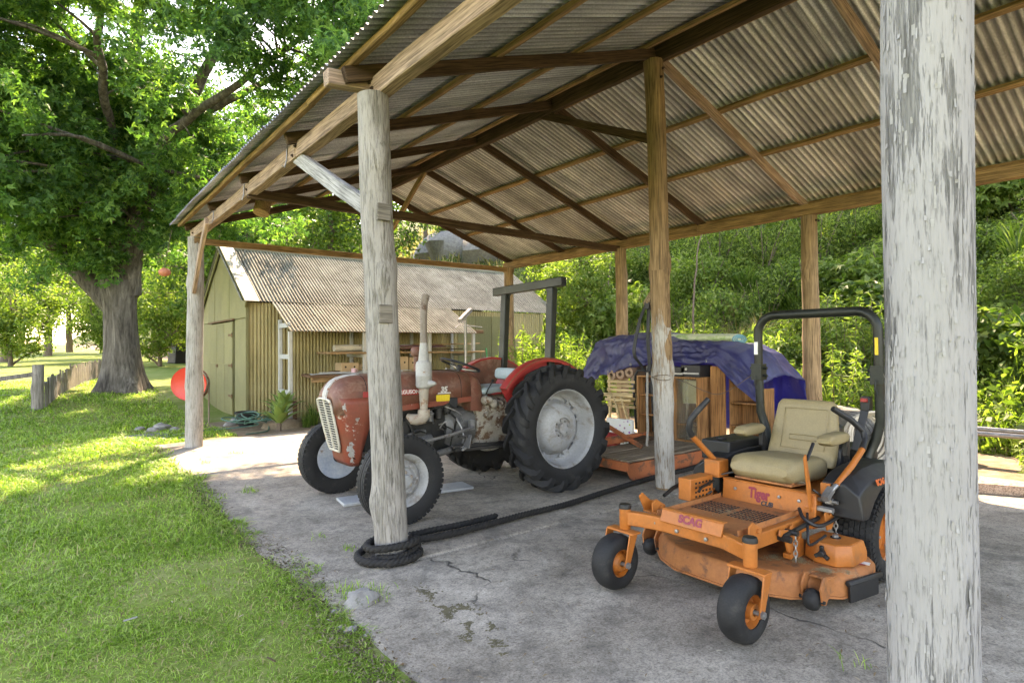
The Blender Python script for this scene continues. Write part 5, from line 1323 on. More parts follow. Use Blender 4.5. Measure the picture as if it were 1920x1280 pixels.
# tarp
t = NT('blue_tarp'); co = t.coords(); n1 = t.noise(co, 2.0, 5, .6); n2 = t.noise(co, 9, 5, .65); wv = t.N('TexWave'); wv.inputs['Scale'].default_value = 55; t.L(co, wv.inputs['Vector'])
col = t.ramp(n1, [(.3, (.025, .028, .095)), (.55, (.042, .046, .14)), (.75, (.085, .088, .20))]); col = t.mix(t.ramp(n2, [(.60, 0), (.75, .5)]), col, (.26, .25, .30))
t.done(col, .42, 0, t.bump(n2, .35, .012), .5)
tl = t.N('BsdfTranslucent'); tl.inputs[0].default_value = (.05, .05, .45, 1); ms = t.N('MixShader'); ms.inputs[0].default_value = .32
t.L(t.b.outputs[0], ms.inputs[1]); t.L(tl.outputs[0], ms.inputs[2]); t.L(ms.outputs[0], t.out.inputs[0]); M_tarp = t.m
def tarp():
    ys = np.linspace(3.0, -.08, 150); V = []; nv = 60
    hem = lambda y: np.interp(y, [-.75, -.45, -.1, .2, .42, .5, 1.0, 1.55, 1.95, 2.3, 2.75, 3.0], [.10, .45, .80, .98, 1.20, 1.27, 1.27, 1.25, 1.20, 1.10, .95, .88])
    top = lambda y: np.interp(y, [-.75, -.45, -.2, .25, .5, 1.0, 1.8, 2.5, 2.75, 3.0], [.14, .60, .90, 1.40, 1.52, 1.56, 1.63, 1.62, 1.60, 1.05])
    for y in ys:
        h, tp = float(hem(y)), float(top(y)); tp = max(tp, h+.03)
        for j in range(nv+1):
            u = j/nv
            if u < .32:
                s = u/.32; x = 4.95+.10*s+.03*math.sin(y*5+s*2)*(1-s); z = h+(tp-h)*s
            elif u < .72:
                s = (u-.32)/.40; x = 5.05+1.15*s; z = tp+.05*math.sin(PI*s)+.04*math.sin(y*3.3+s*4)*math.sin(PI*s)
            else:
                s = (u-.72)/.28; x = 6.20+.15*s; z = tp*(1-s)+.25*s
            rg_ = 1-abs(fbm(y*1.1+u*1.6, u*3.5-y*.4, 2, 1.6, 3))*2.2; rg2 = 1-abs(fbm(y*2.2-u*2, u*2.5, 9, 2.3, 2))*2.4
            wr = .020*fbm(y, u*4, 1, 2.2, 3)+.030*max(0, rg_)**3+.018*max(0, rg2)**3+.012*math.sin(y*13+2*math.sin(u*9))*(1 if u < .32 else .3)
            V.append((x-wr*1.0, y+.01*fbm(y, u*5, 3, 3, 2), z+wr*.7))
    I = np.arange(150*(nv+1)).reshape(150, nv+1)
    F_ = np.stack([I[:-1, :-1], I[:-1, 1:], I[1:, 1:], I[1:, :-1]], -1).reshape(-1, 4)
    o = link('tarpaulin', np_mesh('tarpaulin', np.array(V), F_, M_tarp, True), None)
    s_ = o.modifiers.new('s', 'SOLIDIFY'); s_.thickness = .003
    for y_ in (2.8, 2.35, 1.9, 1.45, 1.0, .62):
        Bp('eyelet', M_steel, lambda mb: mb.tube([(4.925+.015*math.cos(a)*.2, y_+.016*math.cos(a), float(hem(y_))+.045+.016*math.sin(a)) for a in np.linspace(0, 2*PI, 12, endpoint=False)], .005, 6, closed=True), o)
    return tag(o, 'faded blue tarpaulin draped over stored furniture under the carport', 'tarpaulin')
tarp()
# rolled floor mat on the tarp
M_mat = weathered('pale_green_mat', (.42, .47, .30), (.52, .56, .42), (.25, .36, .15), scale=5, rough=.8, t3=(.5, .6), s3=4)
M_teal = plain('teal_backing', (.10, .28, .34), .7)
rm_ = T('rolled_mat', 'pale green rolled mat with teal edge lying on the tarp', 'mat', (5.60, 1.18, 1.66), 0)
def f(mb):
    rings = []
    for y in (.72, .70, .3, -.3, -.60, -.64):
        k = .9 if abs(y) > .63 else 1.0
        rings.append([(.17*k*math.cos(a), y, -.02-.035*(-y+.2)*.6+.062*k*math.copysign(abs(math.sin(a))**.8, math.sin(a))) for a in np.linspace(0, 2*PI, 24, endpoint=False)])
    mb.loft(rings)
Bp('mat_roll', M_mat, f, rm_, smooth=60)
for k in (1, .7, .4): Bp('mat_edge', M_teal, lambda mb: mb.tube([(.165*k*math.cos(a), -.645, -.052+.058*k*math.sin(a)) for a in np.linspace(0, 2*PI, 22, endpoint=False)], .010, 6, closed=True), rm_)

# strap, twine and hanging rope on the ridge post
st_ = T('hanging_strap', 'looped black webbing strap hanging on the ridge post', 'strap', (0, 0, 0))
pts = resample([(3.15, .16, 1.96), (3.10, .20, 1.80), (3.06, .24, 1.55), (3.05, .24, 1.42), (3.10, .20, 1.32), (3.13, .15, 1.24), (3.15, .12, 1.30), (3.14, .13, 1.60), (3.16, .13, 1.92)], .03)
mb = MB()
for a, b in zip(pts[:-1], pts[1:]): pass
mb.loft([[p+Vector((.0, -.022, 0)), p+Vector((.006, -.022, 0)), p+Vector((.006, .022, .0)), p+Vector((0, .022, 0))] for p in pts]); mb.build('strap_loop', M_black, st_)
Bp('strap_buckle', M_black, lambda mb: mb.box((3.145, .135, 1.95), (.03, .06, .08)), st_, .006)
tw = T('wire_twist', 'rusty wire twisted round the ridge post at waist height', 'wire', (0, 0, 0))
M_rust = plain('rusty_wire', (.10, .065, .045), .8)
def ring_pts(z, w=.0): return [(3.262+.112*math.cos(a), .036+.112*math.sin(a), z+w*math.sin(2*a)) for a in np.linspace(0, 2*PI, 18, endpoint=False)]
Bp('wire_loop', M_rust, lambda mb: mb.tube(ring_pts(1.20, .012), .004, 5, closed=True), tw)
Bp('wire_loop', M_rust, lambda mb: mb.tube(ring_pts(1.17, -.015), .004, 5, closed=True), tw)
Bp('wire_tail', M_rust, lambda mb: mb.tube(resample([(3.36, -.03, 1.18), (3.5, -.10, 1.12), (3.75, -.16, 1.02), (3.95, -.20, .98), (4.2, -.24, 1.05), (4.45, -.28, 1.16), (4.7, -.30, 1.18)], .03), .004, 5), tw)
hr = T('hanging_rope', 'frayed grey rope hanging down behind the ridge post', 'rope', (0, 0, 0))
rope(hr, [(3.17, .16, 1.30), (3.165, .165, .9), (3.165, .16, .62), (3.16, .17, .45)], .008, .009, .06, mat=weathered('grey_rope', (.20, .18, .16), (.3, .28, .25), None, scale=20, rough=.9))

# tyres and coils behind the mower
def car_tyre(name, label, loc, rot, group=None, dusty=True):
    M_ = weathered('dusty_tyre', (.10, .095, .085), (.20, .19, .17), (.05, .05, .05), scale=8, rough=.85) if dusty else M_tyre
    mb = MB(); mb.lathe([(.18, -.075), (.20, -.09), (.26, -.10), (.30, -.085), (.312, -.06), (.312, -.032), (.303, -.03), (.303, -.022), (.314, -.02), (.314, .02), (.303, .022), (.303, .03), (.312, .032), (.312, .06), (.30, .085), (.26, .10), (.20, .09), (.18, .075)], 44, None, True)
    for k in range(60):
        for ss in (-1, 1): a = 2*PI*k/60; mb.box((.308*math.cos(a), .308*math.sin(a), ss*.064), (.014, .02, .035), (0, 0, a))
    o = mb.build(name, M_, None, smooth=35); o.location = loc; o.rotation_euler = rot; return tag(o, label, 'tyre', group)
car_tyre('car_tyre', 'worn dusty car tyre on top of the stack behind the mower', (5.75, -.62, .66), (.05, .04, 0))
car_tyre('car_tyre', 'worn dusty car tyre second from the top of the stack', (5.78, -.60, .455), (0, -.03, .4))
car_tyre('car_tyre', 'worn dusty car tyre third from the top of the stack', (5.74, -.64, .25), (.02, 0, .8))
car_tyre('car_tyre', 'dusty bald tyre standing upright against the tyre stack', (5.42, -1.02, .43), (R(78), .1, R(60)))
car_tyre('car_tyre', 'pale worn tyre leaning low behind the mower engine', (5.2, -1.5, .32), (R(80), 0, R(50)))
hc = T('hose_coil', 'loose coil of pale garden hose hanging behind the mower', 'hose', (4.9, -1.35, .55), R(-40))
M_hose2 = weathered('pale_hose', (.50, .44, .36), (.62, .56, .47), None, scale=9, rough=.6)
for k in range(6): Bp('hose_loop', M_hose2, lambda mb: mb.tube([((.24-.012*k)*math.cos(a)+.03*math.sin(k), .03*k-.08+.01*math.sin(3*a+k), (.27-.01*k)*math.sin(a)) for a in np.linspace(0, 2*PI, 30, endpoint=False)], .013, 7, closed=True), hc)

# steel pipes and lying sleeper on the right
for k, (dx, dz) in enumerate(((0, 0), (.07, .0), (.035, .058), (.14, .0))):
    solo('steel_pipe', M_steel if k != 1 else weathered('pale_pipe', (.5, .5, .48), (.6, .6, .58), None, rough=.4), lambda mb: mb.lathe([(.03, 0), (.03, 4.2), (.024, 4.2), (.024, 0)], 14, at_axis((0, 0, 0), (.06, -1, .0)), True), 'long silver steel pipe in the bundle lying beside the carport', 'pipe', group='bundle of steel pipes', loc=(7.35+dx, -.9, .385+dz))
for y in (-1.4, -3.6): solo('timber_block', W_post, lambda mb: mb.box((0, 0, .15), (.36, .14, .41)), 'squared timber block holding up the steel pipes', 'block', .006, group='blocks under the pipes', loc=(7.45, y, 0))
solo('timber_sleeper', W_plate, lambda mb: mb.bar((0, 0, .05), (.9, -1.9, .05), .12, .10), 'weathered timber rail lying on the slab edge', 'timber', .006, loc=(5.35, -1.55, 0))

# hose reel by the shed
M_reel = weathered('red_reel_paint', (.62, .035, .02), (.70, .05, .028), None, scale=3, rough=.35, bump=.03)
rl = T('hose_reel', 'round bright red hose reel on a stand behind the corner post', 'hose reel', (.42, 9.75, -.02), R(-26))
Bp('reel_disc', M_reel, lambda mb: mb.lathe([(0, .0), (.31, .0), (.335, .012), (.335, -.012), (.30, -.02), (0, -.02)][::-1], 48, at_axis((0, -.10, .84), (0, -1, 0))), rl, smooth=35)
Bp('reel_drum', M_hose2, lambda mb: mb.lathe([(.20, -.08), (.32, -.08), (.32, .08), (.20, .08)], 40, at_axis((0, 0, .84), (0, -1, 0)), True), rl)
Bp('back_disc', weathered('dark_red_edge', (.16, .07, .04), (.22, .10, .06), None), lambda mb: mb.lathe([(.0, -.01), (.36, -.01), (.37, 0), (.36, .01), (0, .01)], 48, at_axis((-.02, .10, .83), (0, -1, 0))), rl, smooth=35)
Bp('stand_pipe', weathered('brown_pipe', (.16, .12, .08), (.24, .19, .13), None), lambda mb: mb.tube([(.33, .08, -.05), (.33, .08, .90), (.30, .06, .95), (.1, .03, .95)], .018, 8), rl)
Bp('stand_pipe', M_steel, lambda mb: mb.tube([(-.02, .13, -.05), (-.02, .13, .86)], .025, 8), rl)

# hanging clay ball at the roof corner
hb = T('clay_ball', 'round terracotta ball hanging on a cord from the roof corner', 'ornament', (-.40, 7.14, 2.78))
Bp('ball', weathered('terracotta', (.36, .11, .06), (.44, .16, .09), None), lambda mb: mb.lathe([(0, -.07), (.045, -.062), (.08, -.035), (.092, 0), (.08, .035), (.045, .06), (.012, .068), (0, .07)], 20), hb, smooth=60)
Bp('cord', M_rust, lambda mb: mb.tube([(0, 0, .06), (.03, 0, .3), (.10, -.02, .70)], .004, 5), hb)

# pole with slanted board beside the lean-to
pl_ = T('board_pole', 'grey pole with a slanted board on top between shed and tractor', 'pole', (5.95, 7.85, -.03))
Bp('pole', M_steel, lambda mb: mb.cyl((0, 0, 0), (0, 0, 2.25), .035, n=12), pl_)
Bp('slanted_board', W_grey, lambda mb: mb.box((-.02, -.02, 2.33), (.62, .10, .09), (0, R(-28), .5)), pl_, .006)
Bp('wire_arm', M_wire, lambda mb: mb.tube([(-.42, -.2, 2.02), (-.3, -.15, 2.09), (.0, 0, 2.09), (.75, .38, 2.07)], .010, 6), pl_)

# things stored in the lean-to
lx, ly = 1.48, 9.56
def cbox(loc, sz, label, rz=0):
    r_ = T('cardboard_box', label, 'box', loc, rz)
    Bp('carton', M_paperboard, lambda mb: mb.box((0, 0, sz[2]/2), sz), r_, .005)
    for s in (-1, 1): Bp('hand_hole', M_hole, lambda mb: mb.cyl((s*sz[0]*.25, -sz[1]/2-.002, sz[2]*.62), (s*sz[0]*.25, -sz[1]/2+.004, sz[2]*.62), .022, n=12), r_)
    return r_
cbox((3.36, 8.72, .968), (.42, .30, .24), 'open cardboard fruit box beside the pink mug on the bench', .06)
cbox((3.80, 8.80, .968), (.36, .30, .20), 'cardboard fruit box behind the white lean-to post', -.05)
cbox((4.62, 8.75, .968), (.40, .32, .36), 'tall cardboard box on the bench under the plank shelf', .03)
cbox((5.05, 8.78, .968), (.36, .32, .34), 'cardboard box beside the tall box under the plank shelf', -.04)
mg = T('mug', 'pink mug standing on the lean-to bench', 'mug', (3.42, 8.50, .967))
Bp('cup', plain('pink_glaze', (.55, .36, .42), .3), lambda mb: mb.lathe([(.04, 0), (.05, .01), (.055, .12), (.048, .12), (.044, .02), (0, .015)], 20), mg)
Bp('handle', plain('pink_glaze_handle', (.55, .36, .42), .3), lambda mb: mb.tube([(.05, 0, .10), (.085, 0, .09), (.09, 0, .05), (.05, 0, .03)], .008, 6), mg)
solo('carpet_roll', weathered('cream_carpet', (.42, .38, .30), (.52, .47, .38), (.25, .2, .15), scale=6, rough=.9), lambda mb: mb.lathe([(.02, 0), (.07, 0), (.075, .03), (.075, 1.5), (.07, 1.53), (.02, 1.53)], 18, at_axis((0, 0, 0), (1, .03, .015)), True), 'cream carpet roll lying on the lean-to shelf', 'carpet', loc=(3.02, 8.62, 1.53))
rnd = random.Random(21)
pm = [W_board, W_dark, wood('purple_board', (.12, .05, .06), (.22, .10, .10), .04), W_mid, W_grey]
names_ = ['dark brown', 'black-brown', 'purplish', 'tan', 'grey']
for k in range(10):
    L_ = rnd.uniform(1.2, 2.2); y = 8.55+rnd.uniform(-.05, .5); x = 4.1+rnd.uniform(0, .9); z = 1.475+.028*(k // 2)+.01
    o = beam('stored_plank', (x, y, z+.01), (x+L_, y+rnd.uniform(-.15, .15), z+rnd.uniform(.0, .06)), .13, .025, pm[k % 5], None, seed=400+k)
    tag(o, names_[k % 5]+(' plank low' if k < 5 else ' plank high')+' in the loose pile on the lean-to shelf', 'plank', 'planks stored on the lean-to shelf')
for k in range(3):
    o = beam('stored_plank', (2.45+.25*k, 8.46+.1*k, .985+.02*k), (4.6+.3*k, 8.50+.12*k, .99+.02*k), .11, .02, [W_paint, W_paint, W_board][k], None, seed=420+k)
    tag(o, ['long white painted plank lying on the lean-to bench', 'shorter white plank resting across the bench planks', 'brown plank topmost on the lean-to bench'][k], 'plank')
solo('broom_handle', W_mid, lambda mb: mb.tube([(0, 0, 0), (.25, .15, 1.5)], .014, 8), 'bare broom handle leaning beside the lean-to end post', 'handle', loc=(6.75, 8.55, -.03))
solo('garden_stake', plain('green_stake', (.05, .35, .12), .5), lambda mb: mb.tube([(0, 0, 0), (-.12, .1, 1.55)], .02, 8), 'green and white garden stake beside the shed wall', 'stake', loc=(7.35, 8.7, -.03))

# hose tangle, pots, stones by the garden bed
M_hoseg = weathered('green_hose', (.03, .10, .08), (.06, .16, .12), (.12, .14, .12), scale=8, rough=.5)
def hose(label, pts, mat=M_hoseg, r_=.012): 
    return solo('garden_hose', mat, lambda mb: mb.tube(resample(pts, .04), r_, 7), label, 'hose')
rnd = random.Random(31)
pts = []
for k in range(60): a = k*.55; pts.append((1.0+.28*math.cos(a)*(1+.25*math.sin(k*.3))+.012*k*.6, 8.15+.30*math.sin(a)+.1*math.sin(k*.21), .0+.05+.14*abs(math.sin(k*.37))+.1*math.sin(k*.11)**2))
hose('tangled dark green garden hose heaped beside the agave plants', [(.15, 8.6, .0), (.5, 8.3, .01)]+pts+[(1.35, 7.6, .0), (.9, 7.35, .0)])
hose('pale green hose trailing from the reel across the dirt', [(.45, 9.7, .3), (.35, 9.5, .0), (.1, 9.0, -.01), (.3, 8.4, .0), (.2, 7.9, .0), (-.25, 7.6, -.01), (-.3, 7.9, 0), (.05, 8.2, .0)], weathered('pale_green_hose', (.22, .33, .26), (.3, .42, .34), None), .011)
def pot(label, loc, r_, h_, mat):
    p_ = T('flower_pot', label, 'pot', loc)
    Bp('pot_body', mat, lambda mb: mb.lathe([(r_*.7, 0), (r_*.95, h_*.85), (r_*1.05, h_*.85), (r_*1.07, h_), (r_*.95, h_), (r_*.9, h_*.88), (0, h_*.86)], 24), p_)
    return p_
M_terr = weathered('terracotta_pot', (.38, .13, .07), (.46, .18, .10), (.25, .2, .15), scale=7, rough=.8)
pot('black plastic pot behind the hose tangle', (1.25, 8.75, -.03), .20, .30, M_black)
pot('terracotta pot beside the lean-to posts', (2.95, 8.30, -.03), .15, .22, M_terr)
pot('red pot on the ground inside the ladder-like white frame', (2.05, 8.8, .40), .14, .16, M_terr)
solo('plant_stand', W_board, lambda mb: mb.box((0, 0, .2), (.36, .36, .44)), 'low brown stand under the red pot', 'stand', .01, loc=(2.05, 8.8, 0))
M_stone = weathered('grey_stone', (.16, .15, .135), (.28, .265, .24), (.10, .10, .07), scale=6, rough=.9, bump=.6, bd=.02)
def stone(label, loc, r_, seed, group=None, sq=.6):
    mb = MB(); rings = []
    for i in range(9):
        v = PI*i/8; rings.append([tuple(Vector((math.sin(v)*math.cos(a), math.sin(v)*math.sin(a)*.8, math.cos(v)*sq))*r_*(1+.35*fbm(math.sin(v)*math.cos(a)+seed, math.sin(v)*math.sin(a), math.cos(v), 1.3, 3))) for a in np.linspace(0, 2*PI, 14, endpoint=False)])
    mb.loft(rings[::-1], caps=False); o = mb.build('stone', M_stone, None, smooth=38); o.location = loc; return tag(o, label, 'stone', group)
stone('rounded stone wedged at the slab corner below the rope coil', (-.44, -.62, .0), .11, 3)
for k in range(6):
    stone('small loose stone in the dirt at the slab edge', (-.55+random.uniform(-.12, .08), -.75-random.uniform(-.2, .35), -.01), random.uniform(.018, .04), k*7, 'pebbles at the slab edge')
for k, (x, y, r_) in enumerate(((1.18, 9.25, .16), (1.0, 8.95, .12), (-.15, 9.3, .16), (-.35, 8.9, .12), (.0, 8.8, .10), (-.5, 9.4, .09))):
    stone(['largest edging stone at the foot of the green shed corner', 'smaller edging stone beside the black pot', 'large flat stone in the grass behind the corner post', 'grey stone on the dirt beside the slate paver', 'small grey stone between the reel and the slate paver', 'small outlying grey stone in the lawn near the reel'][k], (x, y, .0), r_, k*11+1, None)
solo('slate_paver', weathered('dark_slate', (.10, .105, .11), (.16, .165, .17), None, scale=5, rough=.8), lambda mb: mb.prism([(-.5, -.2), (.45, -.24), (.52, .16), (-.42, .22)], (0, 0, -.03), (1, 0, 0), (0, 1, 0), (0, 0, .04)), 'dark slate paver lying in the grass near the hose reel', 'paver', .005, loc=(-.55, 8.4, -.01), rz=.3)
# draped barbecue beyond the carport
bq = T('covered_barbecue', 'black covered barbecue standing beyond the carport by the big tree', 'barbecue', (*dirp(338, 38), tz(*dirp(338, 38))), .4)
Bp('cover', M_black, lambda mb: mb.loft([[(a*.55*k, b*.40*k, z*1.3) for a, b in ((-1, -1), (0, -1.08), (1, -1), (1.05, 0), (1, 1), (0, 1.05), (-1, 1), (-1.04, 0))] for z, k in ((.02, 1.08), (.5, 1.0), (.85, .97), (1.02, .8), (1.06, .5))]), bq, .03, smooth=50)
Bp('cover_tie', M_red_clean, lambda mb: mb.box((.3, -.35, .95), (.12, .03, .06)), bq)

# fence on the left
W_fence = wood('weathered_fence', (.16, .14, .12), (.30, .27, .235), .05, ax=2)
fpos = gp(70, 755, .33)
fz = tz(fpos.x, fpos.y)
fn = T('paddock_fence', 'weathered grey post and paling fence beside the lawn', 'fence', (fpos.x, fpos.y, fz))
log('fence_post', (0, 0, -.2), (.0, 0, 1.02), .115, .11, W_fence, fn, 61, seg=12)
rnd = random.Random(9)
mb = MB(); mb.box((0, 0, .36), (.11, .02, .72)); pk = mb.mesh('paling'); pk.materials.append(W_fence)
for k in np.arange(0, 17, .42):
    link('paling', pk, None, fn, Matrix.Translation((.10*k+.16, .62*k+.35, tz(fpos.x+.10*k+.16, fpos.y+.62*k+.35)-fz-.04+rnd.uniform(-.05, .03))) @ Matrix.Rotation(R(75)+rnd.uniform(-.05, .05), 4, 'Z') @ Matrix.Rotation(rnd.uniform(-.05, .05), 4, 'Y') @ Matrix.Diagonal((rnd.uniform(.8, 1.5), 1, rnd.uniform(.85, 1.05), 1)))
beam('fence_rail', (0, 0, .55), (1.75, 10.5, .62), .05, .09, W_fence, fn, seed=71)
beam('fence_rail', (-.05, 0, .80), (-3.6, -.4, .35), .08, .10, W_fence, fn, seed=72)
beam('fence_rail', (-1.3, -.2, .15), (-6.5, 1.2, .12), .07, .09, W_fence, fn, seed=74)
for k in range(1, 4): log('fence_post', (-2.2*k, .9*k, -.2), (-2.2*k, .9*k, .95), .07, .065, W_fence, fn, 62+k, seg=8)
for z in (.35, .6, .85): Bp('fence_wire', M_wire, lambda mb: mb.tube([(0, 0, z), (-2.2, .9, z-.02), (-4.4, 1.8, z), (-6.6, 2.7, z)], .004, 5), fn)

# ------------------------------------------------------------------ vegetation
RG = np.random.default_rng(11)
def kite(ang, L, wd, base=.0):
    c, s = math.cos(ang), math.sin(ang)
    P_ = [(wd, .42*L, .03), (0, L, -.10), (-wd, .42*L, .03)]
    return [(x*c+y*s, -x*s+y*c, z) for x, y, z in P_]
STAR_V = [(0, 0, 0)]+kite(0, 1, .17)+kite(1.0, .85, .16)+kite(-1.0, .85, .16)
STAR_F = [(0, 1, 2, 3), (0, 4, 5, 6), (0, 7, 8, 9)]
OVAL_V = [(0, 0, 0), (.27, .42, .06), (0, 1, -.12), (-.27, .42, .06)]; OVAL_F = [(0, 1, 2, 3)]
LANCE_V = [(0, 0, 0), (.10, .45, .05), (0, 1, -.18), (-.10, .45, .05)]
def leaf_cloud(name, C, size, mat, kind='oval', up=.5, outward=None, rng=RG):
    tv, tf = {'star': (STAR_V, STAR_F), 'oval': (OVAL_V, OVAL_F), 'lance': (LANCE_V, OVAL_F)}[kind]
    tv = np.array(tv); tf = np.array(tf); n = len(C)
    nrm = rng.normal(size=(n, 3)); nrm[:, 2] += up*2
    if outward is not None: nrm += outward
    nrm /= np.linalg.norm(nrm, axis=1)[:, None]
    d = rng.normal(size=(n, 3)); d[:, 2] -= .5
    if outward is not None: d += outward*.7
    d -= nrm*(d*nrm).sum(1)[:, None]; d /= np.linalg.norm(d, axis=1)[:, None]+1e-9
    b = np.cross(d, nrm)
    s = (rng.uniform(size[0], size[1], n))[:, None, None]
    V = C[:, None, :] + s*(tv[None, :, 0:1]*b[:, None, :] + tv[None, :, 1:2]*d[:, None, :] + tv[None, :, 2:3]*nrm[:, None, :])
    k = len(tv); F_ = (tf[None]+(np.arange(n)*k)[:, None, None]).reshape(-1, 4)
    return np_mesh(name, V.reshape(-1, 3), F_, mat)
def ball(c, r, n, rng=RG, shell=.35, flat=1.0):
    v = rng.normal(size=(n, 3)); v /= np.linalg.norm(v, axis=1)[:, None]
    rr = r*(shell+(1-shell)*rng.random(n)**.6); p = v*rr[:, None]; p[:, 2] *= flat
    return np.array(c)+p, v

L_gum = leafmat('sweetgum_leaf', [(.032, .085, .032), (.055, .14, .046), (.09, .20, .06), (.15, .26, .075)], .5)
L_tree = leafmat('tree_leaf', [(.04, .085, .022), (.07, .135, .034), (.11, .18, .045), (.17, .23, .065)], .48)
L_shrub = leafmat('shrub_leaf', [(.035, .06, .015), (.08, .13, .028), (.15, .215, .045), (.23, .29, .08)], .52)
L_lime = leafmat('lime_leaf', [(.065, .115, .026), (.105, .17, .036), (.155, .22, .05), (.21, .26, .085)], .5)
L_strap = leafmat('strap_leaf', [(.035, .075, .014), (.06, .115, .022), (.10, .155, .032), (.16, .20, .07)], .4, .4)
L_grass = leafmat('lawn_blade', [(.075, .145, .016), (.15, .275, .032), (.22, .36, .05), (.34, .43, .13)], .4, .5, 1.1)
L_straw = leafmat('dry_grass', [(.22, .17, .08), (.32, .25, .13), (.40, .33, .19)], .3, .7)
t = NT('tree_bark'); co = t.coords((9, 9, 1.4), rnd=False); n1 = t.noise(co, 1, 7, .7, .4); n2 = t.noise(t.coords((1, 1, 1)), 1.2, 5, .6)
M_bark = t.done(t.mix(.5, t.ramp(n1, [(.32, (.035, .03, .025)), (.52, (.12, .105, .09)), (.72, (.24, .215, .185))]), t.ramp(n2, [(.3, .55), (.7, 1.25)]), 'MULTIPLY'), .95, 0, t.bump(n1, 1.0, .05), .15)
M_bark2 = weathered('brown_bark', (.10, .07, .05), (.20, .15, .11), (.05, .04, .03), scale=5, stretch=(4, 4, .8), rough=.95, bump=.8, bd=.03)

def limb(mb, pts, r0, r1, n=10, wob=.0, seed=0):
    P_ = resample(pts, max(.25, r0*.9)); m = len(P_)
    rr = [r0+(r1-r0)*(i/(m-1))**.8 for i in range(m)]
    Q = [p+Vector((fbm(i*.35, seed, 1), fbm(i*.35, seed, 5), 0))*wob for i, p in enumerate(P_)]
    mb.tube(Q, rr, n); return P_, rr

# --- the big sweetgum on the lawn
bp = gp(232, 729, .44); bz = tz(bp.x, bp.y)
gum = T('sweetgum_tree', 'huge spreading sweetgum tree with thick grey trunk on the lawn', 'tree', (bp.x, bp.y, bz))
RV = np.array([_r.x, _r.y, 0]); AV = np.array([_f.x, _f.y, 0]); UV = np.array([0, 0, 1.])
def W3(r_, h_, d_=0.0): return Vector(RV*r_+UV*h_+AV*d_)
mb = MB()
# trunk with root flare
rings = []
for i in range(26):
    h_ = -.25+3.3*i/25; ring = []
    for k in range(40):
        a = 2*PI*k/40; fl = math.exp(-max(h_, 0)*2.3)
        r_ = .46-.03*h_+.10*math.exp(-((h_-3.0)/.5)**2)+fl*(.13+.22*max(0, math.sin(a*4+.7))**1.5+.12*fbm(math.cos(a)*2, math.sin(a)*2, 3, 1, 2))
        r_ *= 1+.06*fbm(math.cos(a)*1.6, math.sin(a)*1.6, h_*.7, 1, 3)+.03*fbm(math.cos(a)*6, math.sin(a)*6, h_*.4, 1, 2)
        ring.append((r_*math.cos(a)-.04*h_, r_*math.sin(a), h_))
    rings.append(ring)
mb.loft(rings)
skel = []
def L_(pts, r0, r1, n=12, seed=0):
    P_, rr = limb(mb, [W3(*p) for p in pts], r0, r1, n, .06, seed); skel.append((P_, rr))
L_([(-.05, 2.6), (-.15, 4.5), (-.3, 6.5, .3), (-.1, 9, .4), (.3, 11, .2), (.4, 13, 0)], .42, .08, 14, 1)
L_([(-.25, 2.3), (-.9, 3.1, -.2), (-2.0, 4.4, -.4), (-3.4, 6.0, -.6), (-5.2, 7.6, -.5), (-7.2, 9.0, 0)], .30, .07, 12, 2)
L_([(.15, 2.7), (.5, 4.2, -.3), (1.3, 6.2, -.6), (2.4, 8.0, -.8), (3.4, 9.6, -1.0), (4.6, 11.2, -1)], .30, .07, 12, 3)
L_([(.0, 4.0), (-.7, 5.6, 1), (-1.6, 7.2, 2.2), (-2.4, 8.6, 3)], .20, .06, 10, 4)
L_([(.1, 3.4), (.9, 4.9, -.9), (2.4, 6.4, -2.0), (4.4, 7.4, -2.6), (6.2, 8.4, -3)], .20, .05, 10, 5)
L_([(-.1, 4.6), (-1.0, 6.4, -1.6), (-2.0, 8.0, -3.2), (-2.6, 9.6, -4.4)], .17, .05, 10, 6)
L_([(.0, 5.2), (.8, 6.8, -1.8), (1.8, 8.0, -3.6), (3.0, 9.0, -5.0)], .16, .05, 10, 7)
L_([(.1, 6.0), (-1.6, 9.2, -.6), (-3.4, 11.0, -1.4)], .14, .05, 10, 8)
L_([(2.0, 7.2, -.7), (3.8, 7.9, -1.0), (5.6, 8.4, -1.6), (7.0, 8.8, -2)], .13, .04, 8, 9)
# leaf clusters and twigs
cent = []; rng = np.random.default_rng(5)
while len(cent) < 370:
    v = rng.normal(size=3); v /= np.linalg.norm(v); rr = rng.random()**.42
    c = np.array([.4+8.0*v[0]*rr, 8.2+5.2*v[1]*rr, 6.6*v[2]*rr])     # right, up, away
    floor = 4.9-.0*c[0]+.10*abs(c[0]-0)+(-1.6 if abs(c[0]) < 1.6 and c[2] < 0 else 0)-(.8 if c[0] < -2 else 0)
    if c[1] < floor: continue
    if c[2] > -.8 and (c[0] > 2.2 or c[1] > 9.2): continue
    cw_ = np.array(W3(*c))+np.array([bp.x, bp.y, bz]); hx, hy = cw_[0]-SUN.x/SUN.z*cw_[2], cw_[1]-SUN.y/SUN.z*cw_[2]
    if -7 < hx < 1.8 and 2.6 < hy < 7.8 and rng.random() < (.5 if c[1] > 8.6 else .93): continue
    if fbm(c[0]*.35, c[1]*.35, c[2]*.35, 1, 2) < -.16: continue
    cent.append(c)
for c in ((.3, 3.7, -1.2), (1.2, 4.4, -1.4), (1.9, 5.0, -1.0), (-.6, 4.6, -1.8), (.4, 5.0, -2), (-3.4, 4.9, -.6), (3.3, 5.2, -.6), (4.6, 5.0, -1), (2.6, 4.6, -1.5), (-4.6, 5.4, 0)): cent.append(np.array(c))
